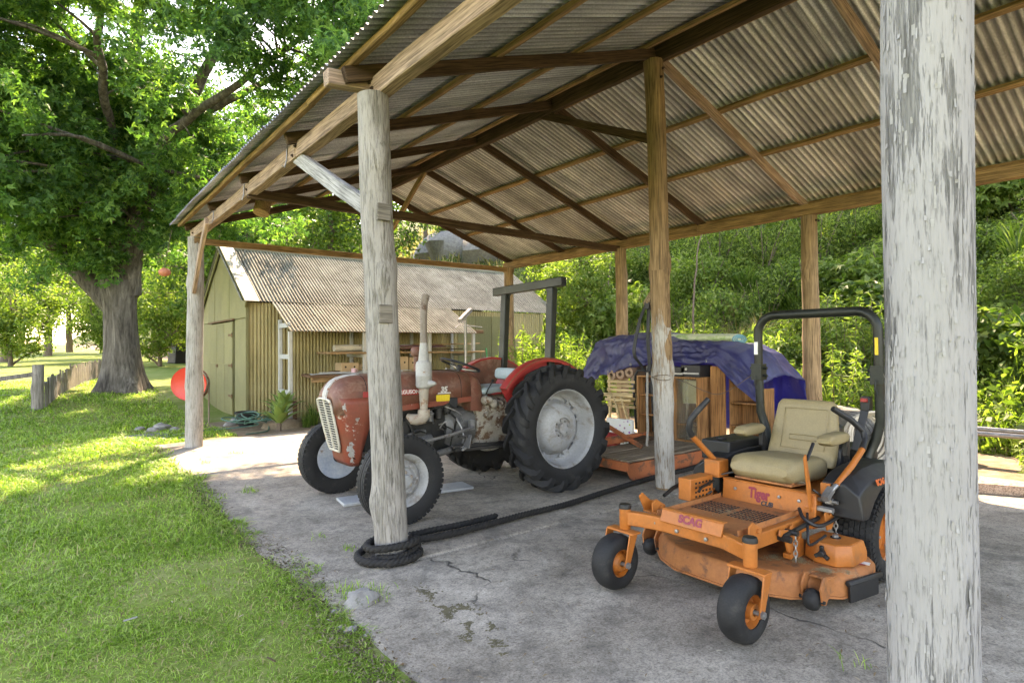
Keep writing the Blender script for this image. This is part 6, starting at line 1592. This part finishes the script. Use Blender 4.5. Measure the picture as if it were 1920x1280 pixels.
for k in range(80):
    cent.append(np.array([rng.uniform(1.8, 8.2), 0, rng.uniform(-6.5, -2)])); cent[-1][1] = 5.4+.25*cent[-1][0]*rng.random()+rng.uniform(0, 5)
    cw_ = np.array(W3(*cent[-1]))+np.array([bp.x, bp.y, bz]); hx, hy = cw_[0]-SUN.x/SUN.z*cw_[2], cw_[1]-SUN.y/SUN.z*cw_[2]
    if -7 < hx < 1.8 and 2.6 < hy < 7.8: cent.pop()
allp = [(p, r_) for P_, rr in skel for p, r_ in zip(P_, rr)]
AP = np.array([list(p) for p, _ in allp]); AR = np.array([r_ for _, r_ in allp])
CC = []; OO = []
for i, c in enumerate(cent):
    w3 = np.array(W3(*c)); d = np.linalg.norm(AP-w3, axis=1)+.6*np.maximum(AP[:, 2]-w3[2], 0); j = int(d.argmin())
    a = AP[j]; r0 = min(AR[j]*.6, .02+.012*d[j])
    mid = (a+w3)/2+np.array([0, 0, .25*d[j]*.3])+rng.normal(size=3)*.12*d[j]*.4
    mb.tube(resample([a, mid, w3], .4), [r0*(1-.75*k/ max(1, len(resample([a, mid, w3], .4))-1)) for k in range(len(resample([a, mid, w3], .4)))], 6)
    R_ = rng.uniform(.75, 1.25)
    for s in range(5):   # sprays inside a cluster
        off = rng.normal(size=3)*R_*.55; n = int(rng.integers(66, 104))
        p, v = ball(w3+off, .42*R_, n, rng, .1, .75); CC.append(p); OO.append(v*.7)
tk = mb.build('trunk', M_bark, gum, smooth=60)
CC = np.concatenate(CC); OO = np.concatenate(OO)
link('crown', leaf_cloud('crown', CC, (.10, .175), L_gum, 'star', .35, OO, rng), None, gum)

# --- generic trees: three builds, copied
def make_tree(seed, H, spread, trunk_r, nclus, leaf, mat, bark, kind='oval', per=90, lean=0.0, base=.3, cr=.9):
    rng = np.random.default_rng(seed); rd = random.Random(seed)
    root = bpy.data.objects.new('tree', None); COL.objects.link(root)
    mb = MB(); tp = [(0, 0, -.3), (lean*.2, .05, H*.25), (lean*.6+rd.uniform(-.2, .2), rd.uniform(-.2, .2), H*.55), (lean+rd.uniform(-.3, .3), rd.uniform(-.3, .3), H*.92)]
    P_, rr = limb(mb, tp, trunk_r, trunk_r*.2, 10, .05, seed); sk = [(p, r_) for p, r_ in zip(P_, rr)]
    for k in range(7):
        p, r_ = sk[int(len(sk)*(base+.08*k))] if int(len(sk)*(base+.08*k)) < len(sk) else sk[-1]
        a = k*2.4+rd.random(); e = p+Vector((math.cos(a)*spread*.75, math.sin(a)*spread*.75, H*rd.uniform(.12, .25)))
        Q, q2 = limb(mb, [p, p.lerp(e, .5)+Vector((0, 0, .15*H*.3)), e], r_*.55, .03, 7, .04, seed+k); sk += list(zip(Q, q2))
    AP = np.array([list(p) for p, _ in sk]); C_ = []; O_ = []
    for i in range(nclus):
        v = rng.normal(size=3); v /= np.linalg.norm(v); q_ = rng.random()**.45
        c = np.array([lean+v[0]*spread*q_, v[1]*spread*q_, H*(base+ (1-base)*.5)+v[2]*H*(1-base)*.55*q_])
        d = np.linalg.norm(AP-c, axis=1); j = int(d.argmin())
        if i % 2 == 0: mb.tube([AP[j], (AP[j]+c)/2+np.array([0, 0, .1]), c], [.03, .02, .008], 5)
        p, w_ = ball(c, cr*rng.uniform(.6, 1.15), per, rng, .15, .7); C_.append(p); O_.append(w_*.8)
    link('trunk', mb.mesh('trunk', 60), bark, root)
    link('crown', leaf_cloud('crown', np.concatenate(C_), leaf, mat, kind, .4, np.concatenate(O_), rng), None, root)
    return root
protoA = make_tree(21, 9.5, 3.6, .28, 150, (.16, .28), L_tree, M_bark2, per=80, base=.26)
protoB = make_tree(22, 12, 3.2, .24, 150, (.15, .26), L_tree, M_bark2, per=80, base=.30, lean=.6)
protoC = make_tree(23, 6.0, 2.6, .16, 120, (.15, .26), L_lime, M_bark2, per=90, base=.12)
used = set()
def plant_tree(proto, x, y, s, rz, label, group=None, name='tree'):
    o = copy_tree(proto) if proto.name in used else proto; used.add(proto.name)
    o.name = name; o.location = (x, y, tz(x, y)-.05); o.scale = (s, s, s); o.rotation_euler = (0, 0, rz)
    return tag(o, label, 'tree', group)
rd = random.Random(17)
def row(lst, label, group, name):
    for proto, px, D, s in lst:
        x, y = dirp(px, D); plant_tree(proto, x, y, s, rd.uniform(0, 6.3), label, group, name)
x, y = dirp(62, 24); plant_tree(protoB, x, y, .95, 1.0, 'slim brown-trunked tree beside the paddock fence', None, 'slim_tree')
row([(protoA, -60, 28, 1.0), (protoA, 10, 40, 1.2), (protoB, 150, 44, 1.1), (protoA, 250, 52, 1.25), (protoA, 90, 58, 1.4), (protoB, 330, 46, 1.0), (protoA, 40, 75, 1.6), (protoA, 130, 80, 1.7), (protoA, 210, 72, 1.6), (protoA, 290, 78, 1.7), (protoA, 370, 70, 1.5), (protoA, -40, 66, 1.5)], 'leafy green tree in the belt beyond the paddock', 'trees beyond the paddock', 'paddock_tree')
row([(protoC, 130, 36, .9), (protoC, 300, 33, .85), (protoC, 200, 40, .9), (protoC, 20, 33, .9), (protoC, 370, 40, 1.1)], 'low lime-green bushy tree at the far end of the lawn', 'bushy trees at the end of the lawn', 'bushy_tree')
row([(protoB, 597, 27, 1.0), (protoA, 500, 34, 1.25), (protoA, 690, 36, 1.1), (protoA, 420, 32, 1.0), (protoB, 800, 46, 1.0), (protoA, 560, 44, 1.3)], 'tall shady tree standing behind the green shed', 'trees behind the shed', 'shade_tree')
row([(protoC, 760, 30, .55), (protoC, 860, 40, .6), (protoC, 1090, 19, .5), (protoC, 1130, 22, .6), (protoC, 1060, 24, .6)], 'pale bushy sapling on the bank behind the shed', 'saplings on the bank', 'bank_sapling')
row([(protoA, 1250, 24, .8), (protoB, 1400, 22, .7), (protoA, 1560, 21, .8), (protoA, 1750, 20, .85), (protoB, 1120, 34, 1.0), (protoA, 980, 42, .9), (protoA, 1900, 18, .9)], 'dark tree high on the overgrown bank', 'trees high on the bank', 'bank_tree')
# bare saplings and dead stems on the bank
for k, (px, D) in enumerate(((1300, 14), (1140, 19))):
    x, y = dirp(px, D); mb = MB(); limb(mb, [(0, 0, -.2), (.05, .05, 1.2), (rd.uniform(-.3, .3), .1, 2.6), (rd.uniform(-.6, .6), 0, 4.2)], .045, .012, 7, .05, k)
    o = mb.build('bare_stem', M_bark2, None, smooth=60); o.location = (x, y, tz(x, y)); tag(o, 'thin bare grey stem rising from the overgrown bank', 'stem', 'bare stems on the bank')

# --- shrubs and strap-leaved clumps on the bank
def make_shrub(seed, n, r_, h_, leaf, mat, kind='oval'):
    rng = np.random.default_rng(seed); C_ = []; O_ = []
    m = 26
    for i in range(m):
        a = rng.uniform(0, 2*PI); q_ = rng.random()**.5; c = (math.cos(a)*r_*q_*.8, math.sin(a)*r_*q_*.8, h_*(.15+.75*rng.random()*(1-.5*q_)))
        p, v = ball(c, r_*.36, n//m, rng, .2, .8); p[:, 2] = np.maximum(p[:, 2], .02); C_.append(p); O_.append(v*.9)
    root = bpy.data.objects.new('shrub', None); COL.objects.link(root)
    link('foliage', leaf_cloud('foliage', np.concatenate(C_), leaf, mat, kind, .5, np.concatenate(O_), rng), None, root)
    mb = MB()
    for k in range(6):
        a = k*1.05; mb.tube([(0, 0, -.1), (math.cos(a)*r_*.25, math.sin(a)*r_*.25, h_*.4), (math.cos(a)*r_*.5, math.sin(a)*r_*.5, h_*.75)], [.02, .014, .006], 5)
    link('stem', mb.mesh('stem', 60), M_bark2, root)
    return root
def blade_mesh(name, base, ang, length, width, bend, mat, seg=4):
    """arching blades: all inputs arrays"""
    n = len(base); ts = np.linspace(0, 1, seg+1)
    dx = np.cos(ang); dy = np.sin(ang); V = np.zeros((n, seg+1, 2, 3))
    for i, t_ in enumerate(ts):
        out = length*bend*t_**1.8; z = length*(t_-.55*bend*t_**2.4)
        w_ = width*(1-t_**2.2)*(.6+.8*min(t_*3, 1)*.5)+width*.03
        for s, sg in enumerate((-1, 1)):
            V[:, i, s, 0] = base[:, 0]+dx*out-dy*w_*sg; V[:, i, s, 1] = base[:, 1]+dy*out+dx*w_*sg; V[:, i, s, 2] = base[:, 2]+z
    k = (seg+1)*2; q_ = np.array([[2*i, 2*i+1, 2*i+3, 2*i+2] for i in range(seg)])
    F_ = (q_[None]+(np.arange(n)*k)[:, None, None]).reshape(-1, 4)
    return np_mesh(name, V.reshape(-1, 3), F_, mat, True)
def make_clump(seed, n, r_, L0, wd, mat):
    rng = np.random.default_rng(seed); a = rng.uniform(0, 2*PI, n); q_ = rng.random(n)**.5*r_*.5
    base = np.stack([np.cos(a)*q_, np.sin(a)*q_, np.full(n, -.03)], 1)
    me = blade_mesh('blades', base, a+rng.normal(size=n)*.5, L0*rng.uniform(.55, 1.1, n), np.full(n, wd), rng.uniform(.15, .8, n), mat, 5)
    return link('strap_clump', me, None)
shr = [make_shrub(31, 3400, .95, 1.2, (.05, .10), L_shrub), make_shrub(32, 3000, .85, .9, (.045, .09), L_lime), make_shrub(33, 3200, 1.05, 1.5, (.06, .12), L_shrub, 'lance'), make_shrub(34, 3200, .9, 1.1, (.07, .13), L_lime, 'star'), make_shrub(35, 1300, 1.0, 1.3, (.13, .26), L_strap, 'oval')]
clp = [make_clump(41, 90, .35, .95, .014, L_strap), make_clump(42, 110, .30, .75, .010, L_strap), make_clump(43, 120, .3, .8, .006, L_straw)]
shl = [('dense dark leafy shrub growing on the bank', 'dark shrubs on the bank'), ('low bright green shrub growing on the bank', 'bright shrubs on the bank'), ('tall narrow-leaved shrub growing on the bank', 'narrow-leaved shrubs on the bank'), ('lobed-leaf scrambling shrub growing on the bank', 'lobed shrubs on the bank'), ('large-leaved rank shrub growing on the bank', 'large-leaved shrubs on the bank')]
cll = [('wide strap-leaved clump arching on the bank', 'strap-leaved clumps on the bank'), ('fine strap-leaved clump arching on the bank', 'fine strap clumps on the bank'), ('dry straw-coloured grass clump on the bank', 'dry grass clumps on the bank')]
def place(proto, key, x, y, s, label, cat, group, name, dz=0.0):
    o = copy_tree(proto) if key in used else proto; used.add(key); o.name = name
    o.location = (x, y, tz(x, y)+dz); o.scale = (s, s, s*rd.uniform(.85, 1.15)); o.rotation_euler = (rd.uniform(-.1, .1), rd.uniform(-.1, .1), rd.uniform(0, 6.3)); return tag(o, label, cat, group)
sn_ = ['leafy_shrub', 'low_shrub', 'narrow_leaf_shrub', 'lobed_shrub', 'large_leaf_shrub']; cn_ = ['strap_clump', 'fine_strap_clump', 'dry_grass_clump']
cnt = 0
for px in range(1010, 2060, 34):
    for D in (8.5, 10, 11.6, 13.4, 15.5, 18, 21):
        pj = px+rd.uniform(-22, 22); Dj = D*rd.uniform(.94, 1.06); x, y = dirp(pj, Dj)
        toe = 8.9 if pj > 1250 else 8.6
        if x < toe: continue
        far = Dj > 14; q_ = fbm(x*.35, y*.35, 3, 1, 2)
        kind = (0 if q_ > .12 else 1 if q_ < -.12 else 2 if q_ > 0 else 3) if rd.random() < .6 else rd.randrange(5)
        if pj > 1480 and Dj < 12 and rd.random() < .55:
            k = rd.choice((0, 0, 1)); place(clp[k], 'c%d' % k, x, y, rd.uniform(.8, 1.3), cll[k][0], 'plant', cll[k][1], cn_[k]); continue
        if pj < 1250 and rd.random() < .35: k = 2 if rd.random() < .4 else 1; place(clp[k], 'c%d' % k, x, y, rd.uniform(.9, 1.4), cll[k][0], 'plant', cll[k][1], cn_[k])
        sc_ = rd.uniform(.55, 1.4)*(1.25 if far else .85); cnt += 1
        place(shr[kind], 's%d' % kind, x, y, sc_, shl[kind][0], 'shrub', shl[kind][1], sn_[kind], -.1)
# undergrowth on the bank: one uncountable mass of leaves and blades
n = 140000; rng = np.random.default_rng(3)
D = 8+rng.random(n)**1.2*30; pxs = rng.uniform(720, 2150, n); a = (pxs-960)/FPX
X = CAM.x+_f.x*D+_r.x*a*D; Y = CAM.y+_f.y*D+_r.y*a*D
toe = 9.0+.5*np.sin(Y*.6); ok = (X > toe-.2)
X, Y, D = X[ok], Y[ok], D[ok]; Z = terrain(X, Y)
hgt = rng.random(len(X))**2*.45
C_ = np.stack([X, Y, Z+.02+hgt], 1)
o = link('undergrowth', leaf_cloud('undergrowth', C_, (.04, .20), L_shrub, 'oval', .6, None, rng), None); tag(o, 'tangled low undergrowth covering the bank', 'undergrowth', None, 'stuff')
sel = rng.random(len(X)) < .42
bX, bY, bZ = X[sel], Y[sel], Z[sel]; m = len(bX)
o = link('bank_grass', blade_mesh('bank_grass', np.stack([bX, bY, bZ-.02], 1), rng.uniform(0, 2*PI, m), rng.uniform(.25, .7, m), rng.uniform(.004, .009, m), rng.uniform(.2, .9, m), L_lime, 3), None); tag(o, 'long rank grass growing through the bank', 'grass', None, 'stuff')
# dry grass on the far hillside above the shed
n = 9000; D = rng.uniform(30, 62, n); pxs = rng.uniform(700, 1120, n); a = (pxs-960)/FPX
X = CAM.x+_f.x*D+_r.x*a*D; Y = CAM.y+_f.y*D+_r.y*a*D
o = link('dry_hill_grass', blade_mesh('dry_hill_grass', np.stack([X, Y, terrain(X, Y)-.03], 1), rng.uniform(0, 2*PI, n), rng.uniform(.5, 1.1, n), rng.uniform(.02, .05, n), rng.uniform(.2, .9, n), L_straw, 3), None); tag(o, 'dry straw-coloured grass on the far hillside', 'grass', None, 'stuff')
for k, (px, D_, r_) in enumerate(((880, 40, 3.0), (940, 37, 2.6), (830, 46, 2.4), (1010, 34, 1.8))):
    x, y = dirp(px, D_); o = stone(['broad grey rock outcrop high above the shed roof', 'rounded grey outcrop above the far end of the shed', 'small grey outcrop among the dry hillside grass', 'low grey outcrop on the slope right above the shed'][k], (x, y, tz(x, y)-.2), r_, 70+k*5, None, .75); o.name = 'rock_outcrop'; o['category'] = 'rock'

# tall weeds between shed and carport
def make_weed(seed, H):
    rng = np.random.default_rng(seed); root = bpy.data.objects.new('tall_weed', None); COL.objects.link(root)
    mb = MB(); C_ = []; O_ = []
    for k in range(7):
        a = k*.9; tp = Vector((math.cos(a)*.22, math.sin(a)*.22, H*rng.uniform(.65, 1.0))); b = Vector((math.cos(a)*.06, math.sin(a)*.06, 0))
        mb.tube([b, b.lerp(tp, .5)+Vector((0, 0, .05)), tp], [.008, .006, .003], 5)
        m = 75; f_ = rng.random(m)**.7; an = rng.uniform(0, 2*PI, m); p = np.array(b)[None]+(np.array(tp)-np.array(b))[None]*(.15+.85*f_)[:, None]
        C_.append(p); O_.append(np.stack([np.cos(an), np.sin(an), np.full(m, .5)], 1)*2.2)
    link('stem', mb.mesh('stem', 60), M_bark2, root)
    link('foliage', leaf_cloud('foliage', np.concatenate(C_), (.08, .15), L_lime, 'lance', .2, np.concatenate(O_), rng), None, root)
    return root
wd_ = [make_weed(51, 1.35), make_weed(52, 1.0)]
for k in range(34):
    px = rd.choice((rd.uniform(965, 1100), rd.uniform(900, 1110), rd.uniform(1020, 1115))); D = rd.uniform(12.5, 15.5); x, y = dirp(px, D)
    if y > 9.0 and x < 9.95: y = 8.9-rd.random()*1.2; x = max(x, 7.2)
    place(wd_[k % 2], 'w%d' % (k % 2), x, y, rd.uniform(.8, 1.35), 'tall pale-leaved weed growing between the shed and the bank' if k % 2 == 0 else 'short pale-leaved weed growing between the shed and the bank', 'weed', 'tall weeds behind the tractor' if k % 2 == 0 else 'short weeds behind the tractor', 'tall_weed' if k % 2 == 0 else 'short_weed', -.03)

for k in range(44):
    px = rd.uniform(1100, 1420) if k % 3 else rd.uniform(1420, 1640); D = rd.uniform(10.5, 13.5); x, y = dirp(px, D); x = max(x, 8.75)
    place(wd_[k % 2], 'w%d' % (k % 2), x, y, rd.uniform(.8, 1.4), 'tall leafy weed at the foot of the bank behind the tarp' if k % 2 == 0 else 'short leafy weed at the foot of the bank behind the tarp', 'weed', 'tall weeds at the bank foot' if k % 2 == 0 else 'short weeds at the bank foot', 'bank_weed', -.03)
for k in range(26):
    px = rd.uniform(1090, 1500); D = rd.uniform(11.5, 17); x, y = dirp(px, D)
    if x > 8.8: place(clp[2 if k % 2 else 1], 'c%d' % (2 if k % 2 else 1), x, y, rd.uniform(1.1, 1.7), cll[2 if k % 2 else 1][0], 'plant', cll[2 if k % 2 else 1][1], cn_[2 if k % 2 else 1], .25)
# agaves and strappy plant beside the lean-to
mb = MB(); rings = []
for i in range(8):
    t_ = i/7; wd2 = .062*(math.sin(PI*min(1, t_*.82+.16))**.8)*(1-t_**6)+.002; x_ = .40*t_; z_ = .22*t_-.13*t_**2.5
    rings.append([(x_, -wd2, z_+.018*(1-t_)), (x_, 0, z_), (x_, wd2, z_+.018*(1-t_)), (x_, 0, z_-.014*(1-t_)-.003)])
mb.loft(rings); ag_me = mb.mesh('agave_leaf', 60); ag_me.materials.append(leafmat('agave_leaf', [(.17, .26, .07), (.22, .32, .09), (.28, .38, .13)], .2, .45))
def agave(label, loc, s):
    a_ = T('agave_plant', label, 'plant', loc); rr = random.Random(int(loc[0]*99))
    for k in range(20):
        el = R(12)+R(62)*(k/19)**1.1; M_ = Matrix.Rotation(k*2.4+rr.uniform(-.1, .1), 4, 'Z') @ Matrix.Rotation(-el, 4, 'Y') @ Matrix.Diagonal((s*(1.05-.35*k/19), s*(1-.2*k/19), s, 1))
        link('leaf', ag_me, None, a_, Matrix.Translation((0, 0, .10*s+.004*k)) @ M_)
    Bp('stem', M_bark2, lambda mb: mb.cyl((0, 0, -.06), (0, 0, .16*s), .045, n=10), a_)
agave('grey-green rosette agave nearest the concrete edge', (1.52, 7.50, -.02), 1.25)
agave('taller rosette agave against the white frame', (1.78, 8.10, .12), 1.3)
solo('planting_mound', M_ground, lambda mb: mb.lathe([(.45, -.08), (.36, .06), (.2, .13), (0, .15)], 24), 'low soil mound under the taller agave', 'soil', loc=(1.78, 8.10, 0), smooth=60)
for k, (x, y, s) in enumerate(((2.35, 7.95, .75), (2.75, 8.05, .65), (2.1, 7.7, .5))):
    place(clp[1], 'c1', x, y, s, ['arching green-yellow grass clump below the lean-to bench', 'grass clump beside the terracotta pot', 'small grass clump at the concrete edge beside the agave'][k], 'plant', None, 'strappy_plant')
# shrub at the right-hand edge of the slab
place(shr[3], 's3', 7.0, -2.75, .62, 'lobed-leaf shrub beside the steel pipes at the slab edge', 'shrub', None, 'edge_shrub')
place(shr[0], 's0', 8.3, -3.2, .9, 'dense dark shrub behind the steel pipes', 'shrub', None, 'edge_shrub')

# --- lawn grass: one uncountable carpet, denser and finer near the camera
def lawn_ok(X, Y):
    edge = -.58+.07*np.sin(Y*2.1+1)+.05*np.sin(Y*5.3)+.04*np.sin(Y*17)
    ok = (X < edge+.03) | (Y > 7.25+.1*np.sin(X*4)) & (X < .9-.02*Y)
    return ok & ~((X > .2) & (Y > 8.9) & (Y < 14.2) & (X > .9))
bn = np.vectorize(lambda x, y: fbm(x, y, 2, .9, 3))
rng = np.random.default_rng(9)
N_ = 720000; rr = 1.7*np.exp(rng.random(N_)**1.15*math.log(26/1.7)); th = rng.uniform(-R(60), R(10), N_)+YAW
X = CAM.x+np.sin(th)*rr; Y = CAM.y+np.cos(th)*rr; ok = lawn_ok(X, Y); X, Y, rr = X[ok], Y[ok], rr[ok]
nn_ = bn(X, Y); bare = gp(50, 1040); bare2 = gp(330, 985); bare3 = gp(130, 960)
dens = np.clip(.88+nn_*1.3, .25, 1)
for b, r_ in ((bare, .55), (bare2, .35), (bare3, .5)): dens *= 1-.70*np.exp(-((X-b.x)**2+(Y-b.y)**2)/r_**2)
ok = rng.random(len(X)) < dens; X, Y, rr, nn_ = X[ok], Y[ok], rr[ok], nn_[ok]; m = len(X)
lng = rng.random(m) < .38
hh = np.where(lng, .04+.04*rng.random(m), .014+.026*rng.random(m))*(1+.6*np.clip(nn_, -.3, .6))*np.clip(rr/4.5, .9, 1.8)
wd2 = np.where(lng, .0021, .0018)*np.clip(rr/2.8, .8, 5)
dry = rng.random(m) < .06+.25*np.clip(-nn_, 0, .5)
for msk, mt, nm, lb in ((~dry, L_grass, 'lawn_grass', 'short green lawn grass beside the concrete'), (dry, L_straw, 'dry_lawn_grass', 'dry straw blades through the lawn')):
    k = int(msk.sum()); me = blade_mesh(nm, np.stack([X[msk], Y[msk], terrain(X[msk], Y[msk])-.005], 1), rng.uniform(0, 2*PI, k), hh[msk], wd2[msk], np.where(lng[msk], rng.uniform(.6, 1.5, k), rng.uniform(.2, .9, k)), mt, 2)
    tag(link(nm, me, None), lb, 'grass', None, 'stuff')
# crumbs of soil along the slab edge
Cc = []; rng2 = np.random.default_rng(44)
for k in range(9000):
    y = rng2.uniform(-2.2, 6.6); d_ = rng2.normal()*.07; Cc.append((-.64+.07*math.sin(y*2.1+1)+d_, y, -.004+.010*rng2.random()))
me = leaf_cloud('soil_crumbs', np.array(Cc), (.008, .026), leafmat('soil_crumb', [(.05, .035, .02), (.09, .065, .04), (.15, .115, .075), (.22, .18, .12)], .0, .95, 3), 'oval', 2.0, None, rng2)
tag(link('soil_crumbs', me, None), 'dark soil and litter crumbs along the slab edge', 'soil', None, 'stuff')
# weed tufts in the slab cracks
mb_ = []; an = []; 
for (px, py, n, s) in ((470, 922, 60, .05), (1, 1, 0, 0), (690, 1118, 90, .08), (655, 1112, 60, .06), (600, 1010, 14, .03), (655, 1030, 20, .03), (385, 868, 40, .05), (440, 850, 30, .05), (1600, 1250, 12, .04)):
    g_ = gp(px, py)
    for k in range(n): mb_.append((g_.x+rng.normal()*s, g_.y+rng.normal()*s, -.004)); an.append(rng.uniform(0, 6.28))
me = blade_mesh('crack_weeds', np.array(mb_), np.array(an), rng.uniform(.04, .10, len(an)), np.full(len(an), .0025), rng.uniform(.3, 1.1, len(an)), L_grass, 3)
tag(link('crack_weeds', me, None), 'small grass weeds sprouting from the slab cracks', 'weeds', None, 'stuff')
# moss in the slab crack
M_moss = weathered('brown_moss', (.09, .075, .04), (.15, .125, .07), (.22, .19, .13), scale=20, rough=1, t3=(.6, .7), s3=30)
mb = MB(); rm2 = random.Random(2)
for pl in ([(775, 1103), (805, 1112), (826, 1130), (836, 1144), (868, 1137), (880, 1158), (880, 1171), (872, 1202)], [(836, 1144), (845, 1160)], [(868, 1137), (900, 1150)], [(922, 1166), (930, 1185), (930, 1202), (945, 1225)]):
    for a, b in zip(pl[:-1], pl[1:]):
        for k in range(150):
            f_ = rm2.random(); w_ = 3+9*max(0, fbm(a[0]*.05+f_*1.5, b[1]*.05, 1, 1, 2)+.25); g_ = gp(a[0]+(b[0]-a[0])*f_+rm2.gauss(0, w_), a[1]+(b[1]-a[1])*f_+rm2.gauss(0, w_*.6)); r_ = rm2.uniform(.002, .009)
            if fbm(g_.x*9, g_.y*9, 4, 1, 2) < -.05: continue
            q_ = [(r_*rm2.uniform(.6, 1.3)*math.cos(t_), r_*rm2.uniform(.6, 1.3)*math.sin(t_)) for t_ in np.arange(0, 6.2, 1.25)]
            mb.add([(g_.x+u, g_.y+v, .001) for u, v in q_]+[(g_.x, g_.y, .001+r_*.5)], [(i, (i+1) % 5, 5) for i in range(5)])
o = mb.build('moss_patch', M_moss, None, smooth=80); tag(o, 'brown moss growing along the branching slab crack', 'moss', None, 'stuff')
# fallen leaves, twigs and soil crumbs
C_ = []
for k in range(420):
    g_ = gp(rng.uniform(0, 1900), 900+380*rng.random()**.8); C_.append((g_.x, g_.y, max(.006, tz(g_.x, g_.y)+.045 if g_.x < -.65 else .006)))
for k in range(260):
    y = rng.uniform(-1.9, 6); C_.append((-.62+rng.normal()*.07, y, .006))
C_ = np.array(C_)
me = leaf_cloud('fallen_leaves', C_, (.012, .05), leafmat('dead_leaf', [(.10, .06, .03), (.18, .11, .06), (.28, .20, .12), (.34, .30, .24)], .1, .8, 2), 'lance', 4.0, None, rng)
tag(link('fallen_leaves', me, None), 'scattered dead leaves on the slab and lawn', 'leaves', None, 'stuff')
for k, (px, py, L2) in enumerate(((230, 1172, .07), (515, 1255, .07), (1010, 958, .12))):
    g_ = gp(px, py); o = beam('twig', (g_.x, g_.y, .03 if px < 700 else .008), (g_.x+L2*math.cos(k*1.9), g_.y+L2*math.sin(k*1.9), .035 if px < 700 else .008), .010, .009, W_dark if k % 2 else W_grey, None, wob=.01, seed=500+k)
    tag(o, 'short broken twig lying on the '+('lawn' if px < 700 else 'concrete'), 'twig', 'twigs on the lawn' if px < 700 else None)
